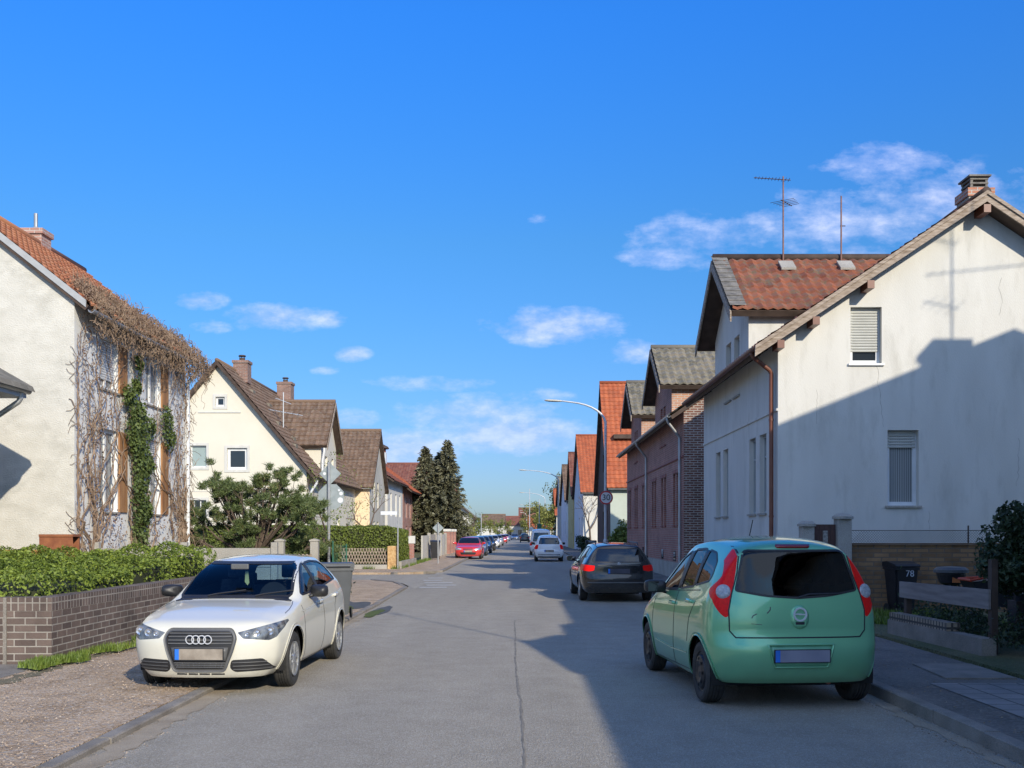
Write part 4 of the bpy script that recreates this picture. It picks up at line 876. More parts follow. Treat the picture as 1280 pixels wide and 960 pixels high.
# right: dark bush
def bush(name, label, c, rads, n, size, m, seed, stems=5, cat='bush', group=None):
    r = random.Random(seed); t = thing(name, (c[0], c[1], 0), label, cat, group); P = []
    blobs = []
    for k in range(26):
        d = Vector((r.gauss(0,1), r.gauss(0,1), r.gauss(0,1))).normalized() * r.random() ** .4
        blobs.append((Vector((c[0]+d.x*rads[0]*.72, c[1]+d.y*rads[1]*.72, c[2]+d.z*rads[2]*.72)), r.uniform(.2, .38)*min(rads)))
    for _ in range(n):
        bc, br = r.choice(blobs); d = Vector((r.gauss(0,1), r.gauss(0,1), r.gauss(0,1))).normalized(); P.append((bc + d * br * r.uniform(.6, 1.15), d))
    vs, fs = [], []
    for k in range(stems):
        bc, br = blobs[k]; a = Vector((c[0] + r.uniform(-.15, .15), c[1] + r.uniform(-.15, .15), 0)); mid = a.lerp(bc, .5) + Vector((r.uniform(-.1,.1), r.uniform(-.1,.1), .1)); tubepts(vs, fs, [a, mid, bc], [.035, .025, .012], 6)
    for bc, br in blobs[stems:]: tubepts(vs, fs, [Vector((c[0], c[1], c[2] * .6)), bc], [.016, .008], 5)
    objpy('stems', vs, fs, bark, t); leaves('foliage', P, size, m, t, seed); return t
bush('dark_bush', 'large dark evergreen bush at the right edge beside the wooden post', (6.62, 12.9, 1.30), (.85, 1.0, 1.1), 19000, .075, leaf_d, 6, 7)
bush('pavement_shrub', 'dark round shrub against the white house with orange roof', (5.0, 82, .9), (.9, .9, .95), 1500, .16, leaf_d, 7)
bush('green_shrub', 'green shrub between the second brick house and the orange roofed house', (5.6, 57.2, 1.2), (1.1, 1.8, 1.2), 2600, .16, leaf_h, 8)
bush('conifer_shrub', 'small dark conifer shrub behind the grey bin', (-5.9, 31.6, .8), (.5, .5, .75), 2600, .09, needle, 9)
bush('garden_shrub', 'loose yellow green shrub between the gate posts', (-6.6, 31.2, 1.0), (.7, .5, .75), 1500, .08, budm, 10)
# grasses and weeds
def tufts(name, areas, n, h, m, label=None, seed=2):
    r = random.Random(seed); vs, fs = [], []
    for _ in range(n):
        x0, x1, y0, y1, z = r.choice(areas); x, y = r.uniform(x0, x1), r.uniform(y0, y1)
        if math.sin(x * 5 + y * 2.3) + math.sin(y * 3.7) < -.3: continue
        a = r.uniform(0, 6.28); hh = h * r.uniform(.4, 1.2); wd = min(.012, .006 + h * .05); dx, dy = math.cos(a), math.sin(a); lx, ly = r.uniform(-.5, .5) * hh, r.uniform(-.5, .5) * hh; k = len(vs)
        vs += [(x - dx * wd, y - dy * wd, z), (x + dx * wd, y + dy * wd, z), (x + lx, y + ly, z + hh)]; fs.append((k, k + 1, k + 2))
    o = objpy(name, vs, fs, m); o['kind'] = 'stuff'; return o
tufts('verge_grass', [(-5.72,-5.35,12.6,20,.075)] * 5 + [(-5.9,-5.55,11.9,12.8,.075)], 9000, .09, grassm)
tufts('yard_grass', [(5.4,8.0,16.5,19.5,.15)], 7000, .12, grassm, seed=5)
tufts('hedge_foot_grass', [(-9,-5.3,45.1,45.85,.06), (-5.5,-5.2,46,60,.06)], 5000, .18, grassm, seed=6)
tufts('dry_grass', [(-9.2,-8.3,23.6,25.6,.0)], 900, 1.45, leafmat('dry_grass_blades', (.38,.28,.15), (.55,.43,.26)), seed=8)

# stones and dry litter on the gravel, in the gutters and on the pavement
def litter(name, areas, n, s0, s1, m, seed):
    r = random.Random(seed); vs, fs = [], []
    for _ in range(n):
        x0, x1, y0, y1, z = r.choice(areas); c = Vector((r.uniform(x0, x1), y0 + (y1 - y0) * r.random() ** 1.5, z)); q = r.uniform(s0, s1); k = len(vs); a = r.uniform(0, 6.28)
        for j in range(3): vs.append(tuple(c + Vector((math.cos(a + j * 2.1) * q, math.sin(a + j * 2.1) * q * .8, -.002))))
        vs.append(tuple(c + Vector((r.uniform(-.3, .3) * q, r.uniform(-.3, .3) * q, q * .6)))); fs += [(k, k + 1, k + 3), (k + 1, k + 2, k + 3), (k + 2, k, k + 3)]
    o = objpy(name, vs, fs, m); o['kind'] = 'stuff'; return o
litter('gravel_stones', [(-5.7, -3.4, 4, 20, .075)] * 4 + [(-3.4, -2.9, 4, 20, .0)], 9000, .005, .013, leafmat('stones', (.18,.13,.09), (.38,.29,.21), (.50,.43,.35), trans=0), 4)
litter('gutter_litter', [(3.35, 3.6, 4, 22, .0), (3.75, 5.2, 4, 18, .11)], 1600, .006, .018, leafmat('litter', (.10,.07,.04), (.26,.20,.13), (.5,.47,.42), trans=0), 6)
litter('road_grit', [(-3.2, 3.4, 4, 24, .0)], 2500, .003, .008, MC['stones'], 9)
# ---- creeper on the street wall of the left house
def creeper():
    r = random.Random(21); t = thing('climbing_creeper', (-9.4, 25.5, 0), 'leafless brown creeper covering the street wall and eaves of the left house', 'climbing plant')
    vs, fs = [], []
    holes = [(23.15,25.05,2.2,4.0), (26.05,27.95,2.2,4.0), (23.15,25.05,5.0,6.1), (26.05,27.95,5.0,6.1)]
    def inh(y, z): return any(a < y < b and c < z < d for a, b, c, d in holes)
    # climbing stems
    for k in range(46):
        y = r.choice([22.4, 22.6, 23.0, 25.3, 25.6, 25.9, 28.2, 28.6, 29.0, 29.2]) + r.uniform(-.25, .25); z = r.uniform(-.1, 1.6); p = [Vector((-9.46, y, z))]; ang = r.uniform(-.35, .35); top = r.uniform(3.2, 6.6)
        while p[-1].z < top and len(p) < 90:
            ang += r.gauss(0, .22); ang *= .93; st = .12; q = p[-1] + Vector((0, math.sin(ang) * st, math.cos(ang) * st)); 
            if inh(q.y, q.z): q.y += .08 if math.sin(q.z * 3 + k) > 0 else -.08
            q.y = min(max(q.y, 22.02), 29.25); q.x = -9.455 + abs(r.gauss(0, .035)); p.append(q)
        r0 = r.uniform(.012, .03); tubepts(vs, fs, p, [r0 * (1 - .75 * i / len(p)) + .002 for i in range(len(p))], 4, False)
    # fine twigs
    for k in range(1900):
        y, z = r.uniform(22.05, 29.25), r.uniform(.1, 6.5)
        dens = .22 + .42 * math.sin(y * 2.6 + z * 1.3) + .35 * (y > 27.9) + .2 * (22 < y < 22.9) + .35 * (z > 5.9) + .3 * (3.9 < z < 5)
        if inh(y, z) or r.random() > dens: continue
        p = [Vector((-9.44, y, z))]; a = r.uniform(0, 6.28)
        for i in range(r.randint(3, 8)): a += r.gauss(0, .6); p.append(p[-1] + Vector((abs(r.gauss(0, .02)) - .003 * i, math.cos(a) * .06, math.sin(a) * .06 - .012)))
        tubepts(vs, fs, p, r.uniform(.004, .009), 3, False)
    # twigs reaching round the near corner onto the gable wall and off the far corner
    for k in range(26):
        z = r.choice([5.3, 5.0, 4.2, 4.1, 3.3, 2.0, 1.6]) + r.uniform(-.2, .2); p = [Vector((-9.44, 22.05, z))]; a = r.uniform(-.5, .8)
        for i in range(r.randint(3, 7)): a += r.gauss(0, .35); p.append(p[-1] + Vector((-math.cos(a) * .05 if i > 0 else 0, -.03 if i == 0 else r.uniform(-.02,.0), math.sin(a) * .07)))
        p[1:] = [Vector((q.x, min(q.y, 21.97), q.z)) for q in p[1:]]; tubepts(vs, fs, p, .006, 3, False)
    for k in range(90):
        z = r.uniform(.6, 5.8); p = [Vector((-9.44, 29.3, z))]; a = r.uniform(-1.6, -.2)
        for i in range(r.randint(3, 6)): a += r.gauss(0, .4); p.append(p[-1] + Vector((abs(r.gauss(.02, .03)), math.cos(a) * .08, math.sin(a) * .09)))
        tubepts(vs, fs, p, .007, 3, False)
    objpy('stems', vs, fs, twigm, t)
    # tangle along the eaves
    vs, fs = [], []
    for k in range(4200):
        y = r.uniform(22.1, 30.2)
        if math.sin(y * 5.3) + math.sin(y * 11.7 + 1) + r.gauss(0, .8) < -1.1: continue
        w_ = .25 + .5 * min(1, (y - 22) / 2.5); side = r.random()
        if side < .62: x = -9.15 - r.random() ** 1.5 * 1.15 * w_ / .7; z = 6.55 + (-9.15 - x) * .79 + r.uniform(0, .10) + .12 * max(0, math.sin(y * 4.1) + math.sin(y * 9.3 + x * 5))
        else: x = -9.10 + r.uniform(-.1, .10); z = 6.5 - r.random() ** 2.2 * .55
        p = [Vector((x, y, z))]; a, e = r.uniform(0, 6.28), r.uniform(-.6, .8)
        for i in range(r.randint(3, 6)):
            a += r.gauss(0, 1.1); e += r.gauss(-.05, .8); st = .055; p.append(p[-1] + Vector((math.cos(a) * math.cos(e), math.sin(a) * math.cos(e), math.sin(e))) * st)
        tubepts(vs, fs, p, [r.uniform(.010, .020)] + [.007] * (len(p) - 1), 3, False)
    for k in range(70):     # hanging strands
        y = r.uniform(22.8, 30.0); p = [Vector((-9.1 + r.uniform(-.15, .05), y, 6.45))]
        for i in range(r.randint(4, 16)): p.append(p[-1] + Vector((r.gauss(0, .03), r.gauss(0, .035), -.075)))
        tubepts(vs, fs, p, .006, 3, False)
    objpy('eaves_tangle', vs, fs, twigm, t)
    # dry leaf clusters
    P = []
    for k in range(3200):
        if r.random() < .30: y = r.uniform(22.2, 30.1); x = -9.1 - r.random() * .9; P.append((Vector((x, y, 6.55 + (-9.15 - x) * .79 + r.uniform(0, .25))), None))
        else:
            y, z = r.uniform(22.1, 29.3), r.uniform(.2, 6.4)
            if not inh(y, z): P.append((Vector((-9.42 + r.uniform(0, .08), y, z)), None))
    leaves('dry_leaves', P, .07, leafmat('dry_leaves', (.12,.065,.04), (.28,.175,.11), (.40,.29,.19)), t, 5)
    return t
creeper()
t = thing('ivy', (-9.3, 25.5, 0), 'green ivy column between the windows of the left house', 'climbing plant'); r = random.Random(31); P = []
ivb = [(25.45, z, .50 - .04 * abs(z - 3)) for z in [.7, 1.1, 1.5, 1.9, 2.3, 2.7, 3.1, 3.5, 3.9, 4.2]] + [(24.9, 4.1, .35), (25.0, 4.6, .3), (25.3, 4.6, .35), (24.6, 4.95, .25), (26.1, 4.3, .3), (27.3, 4.6, .4), (27.5, 4.2, .35), (25.2, 5.2, .22), (25.3, 5.8, .2), (26.0, 3.4, .3), (25.9, 2.2, .3), (24.9, 3.8, .28)]
for _ in range(5200):
    y, z, q = r.choice(ivb); a = r.uniform(0, 6.28); rr = q * r.random() ** .75; P.append((Vector((-9.38 + r.random() * .17 * (1 - rr / q * .6), y + math.cos(a) * rr * 1.25 + .09 * math.sin(z * 7 + y), z + math.sin(a) * rr + r.gauss(0, .05))), Vector((1, 0, .35))))
leaves('foliage', P, .085, leaf_i, t, 4, asp=.85)
vs, fs = [], []
for k in range(7): tubepts(vs, fs, [Vector((-9.42, 25.45 + (k - 3) * .08, -.05)), Vector((-9.42, 25.5 + (k - 3) * .1, 2)), Vector((-9.42, 25.4 + (k - 3) * .12, 4.3))], .018, 5)
objpy('stems', vs, fs, bark, t)

# ---- pine in the garden
def pine():
    r = random.Random(5); c = Vector((-7.75, 30.3, 0)); t = thing('pine_bush', tuple(c), 'broad low pine with clumped needles in front of the cream house', 'tree'); vs, fs = [], []; tips = []
    Sx = Vector
    prof = [(-3.9+.2, 1.15), (-3.4, 1.55), (-3.1, 1.0), (-2.9,1.9), (-2.4, 1.5), (-2.3,2.2), (-2.0, 1.0), (-1.7,3.35), (-1.45,2.9), (-1.6, 2.3), (-1.2,3.0), (-1.3,1.6), (-.9,2.5), (-.75,3.1), (-.6,1.9), (-.5,1.2), (-.2,2.9), (.0,3.3), (.1,2.3), (.2,1.6), (.5,3.0), (.55,2.2), (.75,3.5), (.9,1.5), (.9,2.7), (1.25,2.2), (1.3,1.6), (1.35,2.75), (1.7,2.4), (1.75,1.4), (1.75,2.6), (-.1,1.0), (1.2,1.0), (-1.6,.9)]
    for (dx, z) in prof:
        for rep in range(2):
            e = c + Vector((dx * .84 + r.uniform(-.12, .12) + .25, r.uniform(-.9, .9), z * .97 + r.uniform(-.1, .1))); a = c + Vector((dx * .15, 0, min(z * .45, 1.3))); mid = a.lerp(e, .55) + Vector((0, 0, -.12)); tubepts(vs, fs, [a, mid, e], [.04, .028, .012], 6); tips.append(e)
            for k in range(5):
                q = e + Vector((r.gauss(0, .25), r.gauss(0, .3), r.gauss(0, .2))); tubepts(vs, fs, [mid.lerp(e, .6), q], [.012, .007], 4); tips.append(q)
    for k in range(45):
        q = c + Vector((r.uniform(-2.9, 1.6), r.uniform(-.9, .7), r.uniform(.35, 1.5))); tips.append(q); tubepts(vs, fs, [c + Vector(((q.x - c.x) * .5, 0, .7)), q], [.012, .006], 4)
    tubepts(vs, fs, [c, c + Vector((.05, 0, .7)), c + Vector((.0, .05, 1.5))], [.12, .1, .06], 8); objpy('branches', vs, fs, bark, t)
    nv, nf = [], []
    for e in tips:
        for k in range(150):
            d = Vector((r.gauss(0, 1), r.gauss(0, 1), abs(r.gauss(0, .8)) + .25)).normalized(); b0 = e + Vector((r.gauss(0, .05), r.gauss(0, .05), r.uniform(-.12, .06))); L_ = r.uniform(.09, .17); s = d.cross(Vector((r.gauss(0,1), r.gauss(0,1), r.gauss(0,1)))).normalized() * .011; q = len(nv)
            nv += [tuple(b0 - s), tuple(b0 + s), tuple(b0 + d * L_)]; nf.append((q, q + 1, q + 2))
    objpy('needles', nv, nf, needle, t); return t
pine()
# ---- tall conifers, left
def conifer(name, label, x, y, h, rad, seed, group='tall dark conifers behind the garden walls'):
    r = random.Random(seed); t = thing(name, (x, y, 0), label, 'tree', group); b = BM(); lathe(b, [(.22, 0), (.12, h * .5), (.02, h * .97)], (x, y, 0), seg=8); obj('trunk', b, bark, t)
    vs, fs = [], []
    for k in range(230):
        u = (k + r.random()) / 230; z = h * (.04 + .95 * u); R_ = rad * ((1 - u) ** .72) * r.uniform(.6, 1.12) + .06; a = k * 2.399 + r.uniform(-.4, .4); dz = -.22 * R_ + .05
        for j in range(int(10 + 30 * R_)):
            s = r.random() ** .7; p = Vector((x + math.cos(a) * R_ * s, y + math.sin(a) * R_ * s, z + dz * s + r.gauss(0, .08))) + Vector((r.gauss(0, .12), r.gauss(0, .12), 0)) * (1.1 - s * .5)
            d = Vector((math.cos(a) + r.gauss(0, .6), math.sin(a) + r.gauss(0, .6), r.gauss(-.35, .5))).normalized(); sd = d.cross(Vector((r.gauss(0,1), r.gauss(0,1), r.gauss(0,1)))).normalized() * r.uniform(.05, .09); L_ = r.uniform(.16, .36); q = len(vs)
            vs += [tuple(p - sd), tuple(p + sd), tuple(p + d * L_ + sd * .3), tuple(p + d * L_ - sd * .3)]; fs.append((q, q + 1, q + 2, q + 3))
    objpy('crown', vs, fs, spruce, t); return t
conifer('spruce_tree', 'left one of the tall dark conifers, with a notched top', -8.4, 92, 9.3, 2.5, 1)
conifer('spruce_tree', 'lower middle one of the tall dark conifers', -7.3, 93.5, 8.9, 2.4, 2)
conifer('spruce_tree', 'right and tallest one of the dark conifers', -6.45, 92, 9.9, 2.45, 3)
# ---- far broad trees
def tree(name, label, x, y, h, rad, m, seed, n=2600, ls=.35, group=None, bare=False, zc=None):
    r = random.Random(seed); t = thing(name, (x, y, 0), label, 'tree', group); vs, fs = [], []
    def br(a, d, L_, rr, k):
        e = a + d * L_; tubepts(vs, fs, [a, a.lerp(e, .5) + Vector((r.gauss(0, .05), r.gauss(0, .05), 0)) * L_, e], [rr, rr * .8, rr * .6], 5, False); ends.append(e)
        if k > 0:
            for _ in range(3 if not bare else 3): br(e, (d + Vector((r.gauss(0, .55), r.gauss(0, .55), r.gauss(.1, .35)))).normalized(), L_ * r.uniform(.55, .8), rr * .55, k - 1)
    ends = []; br(Vector((x, y, 0)), Vector((0, 0, 1)), h * .32, .02 * h, 4 if bare else 3); objpy('trunk', vs, fs, bark, t)
    zc = h * .62; P = []
    bl = [(Vector((x + r.gauss(0, .4) * rad, y + r.gauss(0, .4) * rad, zc + r.gauss(0, .38) * h * .45)), rad * r.uniform(.22, .42)) for _ in range(24)]
    for _ in range(n): c, q = r.choice(bl); d = Vector((r.gauss(0,1), r.gauss(0,1), r.gauss(0,1))).normalized(); P.append((c + d * q * r.uniform(.5, 1.1), d))
    if n: leaves('crown', P, ls, m, t, seed)
    return t
tree('garden_tree', 'yellow green tree by the end of the right hand row of houses', 4.9, 158, 6.2, 2.4, budm, 11, 2600, .32)
tree('garden_tree', 'darker green tree with a light top past the right hand houses', 7.0, 164, 8.6, 2.8, leafmat('mixed_green', (.05,.08,.02), (.16,.20,.06), (.24,.26,.1)), 12, 2200, .34)
tree('garden_tree', 'tall airy tree behind the red roof on the right', 8.6, 210, 15, 4.2, leafmat('grey_green', (.09,.11,.06), (.22,.25,.14)), 13, 1500, .5)
tree('garden_tree', 'spreading yellow green tree left of the white sign post', 2.7, 196, 7.2, 3.0, budm, 14, 2000, .4)
tree('garden_tree', 'small olive tree beside the far white gabled house', -6.3, 150, 4.2, 1.6, leaf_h, 15, 900, .25)
hedge('forsythia_bush', 'yellow green bushes at the foot of the tall conifers', [(-7.0,-4.9,96,112,.1,2.1)], 5000, .22, budm, 16, 'bush', lump=.3)
tree('bare_tree', 'small bare tree with reddish twigs before the far white gabled house', -6.2, 128, 5.0, 1.3, budm, 17, 150, .2, bare=True)
tree('bare_climber', 'bare climbing tree trained over the white side wall on the right', 5.8, 85.8, 6.0, 1.5, budm, 18, 0, .2, bare=True)
tree('bare_tree', 'small bare fruit tree beside the peach side wall', -9.2, 62.0, 5.4, 1.3, budm, 19, 120, .12, bare=True)
tree('leafy_sapling', 'thin young tree with small fresh leaves right of the stop sign', -7.6, 40.0, 4.4, 1.1, leaf_l, 20, 900, .09, bare=True)

# ================================================================== WALLS, FENCES, SIGNS, BINS
# brown brick garden wall (two faces meet at the corner) with soldier course
t = thing('brick_garden_wall', (-5.75, 12.67, 0), 'brown brick garden wall with pale joints below the leafy hedge', 'wall')
b = BM(); box(b, -13.5, 12.67, -.05, -5.75, 12.91, .70); box(b, -5.99, 12.912, -.05, -5.75, 20.6, .70); obj('brick_course', b, brick_wallm, t)
b = BM(); box(b, -13.5, 12.668, .702, -5.748, 12.912, .865); box(b, -5.992, 12.914, .702, -5.748, 20.6, .865); obj('soldier_course', b, brick_solid, t)
b = BM(); box(b, -6.34, 12.655, -.04, -6.30, 12.669, .865); obj('joint_strip', b, kerbm, t)
# concrete fence and its posts between the gardens
t = thing('concrete_fence', (-7.4, 22.9, 0), 'low grey concrete plank fence behind the hedge and the white car', 'fence')
for x in (-9.4, -7.45, -5.45):
    b = BM(); box(b, x - .07, 22.85, -.05, x + .07, 22.99, 1.45, .01); obj('post', b, concrete, t)
for x0, x1 in ((-9.33, -7.52), (-7.38, -5.52)):
    for z in (.1, .5, .9):
        b = BM(); box(b, x0, 22.89, z, x1, 22.95, z + (.39 if z < .9 else .42), .006); obj('plank', b, concrete, t)
# rust-brown box with square hole
corten = mat('corten_steel', (.20,.065,.03), .75, c2=(.32,.12,.05), scale=7)
t = thing('rusty_firebox', (-9.4, 21.2, 0), 'rust brown metal box with a square opening behind the hedge', 'box')
b = BM(); fr_ = Fr((-9.72, 20.9, 0), (1, 0, 0), (0, -1, 0)); wallface(b, fr_, [(0,.7),(.72,.7),(.66,1.60),(-.02,1.60)], [(.22,.48,.98,1.28)], .3); box(b, -9.70, 21.2, .7, -9.06, 21.25, 1.58); box(b, -9.74, 20.88, 1.58, -9.04, 21.26, 1.63); obj('shell', b, corten, t)
b = BM(); box(b, -9.6, 20.95, -.05, -9.2, 21.2, .70); obj('stand', b, corten, t)
b = BM(); box(b, -9.5, 21.0, 1.0, -9.38, 21.1, 1.22); obj('white_block', b, white_pl, t)
# garden gate with posts by the pine
for k, (x, y, lb) in enumerate(((-6.55, 28.2, 'concrete gate post right below the pine'), (-5.75, 28.9, 'concrete gate post nearest the stop sign pole'))):
    t = thing('gate_post', (x, y, 0), lb, 'post', 'concrete posts of the garden gate'); b = BM(); box(b, x - .11, y - .11, -.05, x + .11, y + .11, 1.42, .015); obj('shaft', b, concrete, t); b = BM(); prism(b, [(x - .13, y - .13, 1.422), (x + .13, y - .13, 1.422), (x + .13, y - .13, 1.46), (x, y - .13, 1.50), (x - .13, y - .13, 1.46)], (0, .26, 0)); obj('cap', b, concrete, t)
t = thing('slatted_fence', (-6.6, 29.6, 0), 'low pale wooden slat fence between the gate posts', 'fence')
for k in range(12): x = -6.40 + k * .055 + (k // 6) * .0; b = BM(); box(b, x - .02, 28.6, .1, x + .02, 28.63, 1.05 + .02 * (k % 2)); obj('slat', b, woodm, t)
b = BM(); box(b, -6.43, 28.632, .3, -5.87, 28.66, .36); box(b, -6.43, 28.632, .82, -5.87, 28.66, .88); obj('rail', b, woodm, t)
greenm = mat('green_post', (.02,.11,.07), .5, c2=(.03,.15,.1))
t = thing('wire_fence', (-5.3, 33, 0), 'green wire fence with a thin green post right of the stop sign pole', 'fence')
b = BM(); tube(b, [(-5.55, 30.6, 0), (-5.55, 30.6, 1.42)], .022, 8); obj('post', b, greenm, t)
b = BM(); tube(b, [(-5.6, 33.3, 0), (-5.6, 33.3, 1.3)], .022, 8); obj('post', b, greenm, t)
b = BM()
for k in range(7): tube(b, [(-5.56, 30.6, .15 + k * .18), (-5.6, 33.3, .15 + k * .18)], .004, 4)
for k in range(24): tube(b, [(-5.56 - k * .0018, 30.6 + k * .115, .1), (-5.56 - k * .0018, 30.6 + k * .115, 1.28)], .003, 4)
obj('mesh', b, greenm, t)
# lattice fence, stone pillar
t = thing('lattice_fence', (-7, 45.4, 0), 'brown crossed lattice fence in front of the clipped hedge', 'fence')
b = BM()
for k in range(20):
    for s in (1, -1): x = -8.15 + k * .125; beam(b, (x, 45.52 + s * .012, .30), (x + s * .28, 45.52 + s * .012, .98), .035, .018, up=(0, 1, 0))
obj('lattice', b, woodm, t)
b = BM(); box(b, -9.4, 45.4, -.03, -5.85, 45.55, .26); obj('base', b, concrete, t)
stone = mat('orange_stone', (.40,.22,.08), .9, c2=(.62,.42,.20), scale=9, bump=.03, bscale=12, dirt=((.25,.13,.06), .7, 6))
o = None; b = BM(); box(b, -5.83, 45.35, -.02, -5.42, 45.75, 1.08, .03); o = obj('stone_pillar', b, stone); tag(o, 'orange stone gate pillar at the corner of the clipped hedge', 'pillar')
t = thing('low_fence', (-5.3, 50, 0), 'low concrete base with wire fence along the clipped hedge', 'fence'); b = BM(); box(b, -5.40, 46, -.02, -5.28, 52.6, .38); obj('base', b, concrete, t)
# walls and gate further on the left
t = thing('garden_shed_wall', (-5.5, 54, 0), 'low red brick wall with an iron window grille and white top', 'wall')
b = BM(); box(b, -7.2, 54.0, -.02, -5.55, 54.2, 1.1); obj('wall', b, brick_red, t); b = BM(); box(b, -7.25, 53.97, 1.102, -5.5, 54.25, 1.5); obj('top_band', b, white_pl, t); b = BM()
for k in range(6): tube(b, [(-6.3 + k * .1, 53.97, .35), (-6.3 + k * .1, 53.97, 1.0)], .012, 4)
obj('grille', b, blackpl_ if False else darkwood, t)
for k in range(4):
    y = 58.5 + k * 4.6; t = thing('fence_panel', (-5.5, y, 0), ['pale fence panel next to the low brick wall', 'second pale fence panel, beside the dark bin', 'third fence panel on the left, whitish', 'last fence panel before the brick gate pillars'][k], 'fence', 'pale fence panels along the left pavement'); b = BM(); box(b, -5.6, y, -.02, -5.52, y + 4.3, 1.5 + .06 * (k % 2)); obj('panel', b, [grey_pl, concrete, white_pl, grey_pl][k], t); b = BM(); box(b, -5.63, y + 4.32, -.02, -5.45, y + 4.5, 1.65); obj('post', b, concrete, t)
for k in range(3):
    y = 78 + k * 3.2; o = None; b = BM(); t = thing('brick_gate_pillar', (-5.5, y, 0), ['nearest brick gate pillar with a white cap on the left', 'middle brick gate pillar with a white cap on the left', 'farthest brick gate pillar with a white cap on the left'][k], 'pillar', 'brick gate pillars left'); box(b, -5.75, y, -.02, -5.25, y + .5, 1.75); obj('shaft', b, brick_red, t); b = BM(); box(b, -5.8, y - .05, 1.752, -5.2, y + .55, 1.95, .04); obj('cap', b, white_pl, t)
# ---- right yard: gate, brick wall with mesh
for k, (x, lb) in enumerate(((5.47, 'left grey stone gate pillar next to the white house'), (6.16, 'right grey stone gate pillar beside the wire mesh'))):
    t = thing('gate_pillar', (x, 19.7, .1), lb, 'pillar', 'stone pillars of the brown gate'); b = BM(); h = 1.78 if k == 0 else 1.92; w_ = .12 if k == 0 else .135; box(b, x - w_, 19.7 - w_, .1, x + w_, 19.7 + w_, h, .012); obj('shaft', b, concrete, t); b = BM(); lathe(b, [(w_ * 1.5, h + .002), (w_ * 1.5, h + .05), (w_ * .9, h + .10), (.001, h + .12)], (x, 19.7, 0), seg=12); obj('cap', b, concrete, t)
t = thing('yard_gate', (5.8, 19.7, .15), 'dark brown board gate between two stone pillars', 'gate'); b = BM()
for k in range(4): x = 5.60 + k * .105; box(b, x, 19.67, .22, x + .10, 19.70, 1.82, .004)
obj('boards', b, mat('brown_boards', (.06,.03,.025), .7, c2=(.10,.05,.04), scale=6), t)
for z in (.5, 1.5): b = BM(); box(b, 5.60, 19.702, z, 6.02, 19.74, z + .09); obj('rail', b, darkwood, t)
b = BM(); box(b, 5.77, 19.65, 1.45, 5.86, 19.668, 1.70); obj('notice', b, mat('pale_notice', (.42,.40,.36), .6, c2=(.15,.14,.13), scale=26), t)
t = thing('yard_wall', (7.7, 19.8, .1), 'tan brick yard wall topped with wire mesh, behind the black bins', 'wall'); b = BM(); box(b, 6.32, 19.7, .1, 9.6, 19.92, 1.42); obj('bricks', b, brick_yard, t)
b = BM(); box(b, 6.30, 19.67, 1.422, 9.62, 19.95, 1.465); obj('coping', b, brick_yard, t)
b = BM()
for k in range(62):
    x = 6.35 + k * .05
    for s in (1, -1): tube(b, [(x, 19.8 + s * .003, 1.475), (x + s * .22, 19.8 + s * .003, 1.70)], .0026, 3)
tube(b, [(6.3, 19.8, 1.705), (9.6, 19.8, 1.705)], .006, 4); obj('wire_mesh', b, darkwood, t)
for x in (6.35, 8.6): b = BM(); tube(b, [(x, 19.8, 1.465), (x, 19.8, 1.80)], .015, 6); obj('mesh_post', b, darkwood, t)
# wheelie bins
def bin_(name, label, x, y, rot, m, h=1.06, txt=None, lidm=None, z=0, w=.56):
    t = thing(name, (0, 0, 0), label, 'bin'); b = BM(); hw = w / 2; d = hw * 1.1
    ta = [(-hw, -d), (hw, -d), (hw, d), (-hw, d)]; bot = [(a * .78, c * .72) for a, c in ta]
    def ring(P, zz): return [b.verts.new((a, c, zz)) for a, c in P]
    r0, r1 = ring(bot, .06), ring(ta, h - .12); r2 = ring([(a * 1.06, c * 1.06) for a, c in ta], h - .12); r3 = ring([(a * 1.06, c * 1.06) for a, c in ta], h - .07)
    b.faces.new(r0[::-1])
    for A, B in ((r0, r1), (r1, r2), (r2, r3)):
        for i in range(4): b.faces.new((A[i], A[(i+1) % 4], B[(i+1) % 4], B[i]))
    b.faces.new(r3); bmesh.ops.bevel(b, geom=[e for e in b.edges if abs(e.verts[0].co.z - e.verts[1].co.z) > .5], offset=.03, segments=2, affect='EDGES'); obj('tub', b, m, t)
    b = BM(); prism(b, [(-hw * 1.08, -d * 1.12, h - .065), (-hw * 1.08, d * 1.1, h - .065), (-hw * 1.08, d * 1.1, h + .015), (-hw * 1.08, d * .3, h + .035), (-hw * 1.08, -d * 1.0, h - .02), (-hw * 1.08, -d * 1.12, h - .045)], (hw * 2.16, 0, 0)); obj('lid', b, lidm or m, t)
    b = BM(); tube(b, [(-hw * .8, d * 1.2, h - .03), (hw * .8, d * 1.2, h - .03)], .016, 8); obj('handle', b, m, t)
    for s in (1, -1): b = BM(); lathe(b, [(.001, s * (hw * .9)), (.10, s * (hw * .9)), (.10, s * (hw * .98)), (.001, s * (hw * .98))], (0, d * .62, .10), 'x', 18); obj('wheel', b, rubb, t)
    if txt:
        me = textmesh(txt, .17); me.transform(Matrix.Rotation(PI / 2, 4, 'X')); me.transform(Matrix.Rotation(-.0, 4, 'Z')); me.transform(Matrix.Translation((.05, -d * 1.0, h * .80))); o = mk('house_number', me, mat('number_sticker', (.48,.50,.56), .6), t)
    t.location = (x, y, z); t.rotation_euler = (0, 0, rot); return t
rubb = mat('bin_rubber', (.02,.02,.02), .7); binb = mat('black_bin_plastic', (.014,.014,.018), .5, var=.3); bing = mat('grey_bin_plastic', (.075,.08,.085), .5, var=.15)
bin_('wheelie_bin', 'black wheelie bin with a white number 78 against the tan brick wall', 7.05, 19.1, .12, binb, .95, '78', w=.44, z=.15)
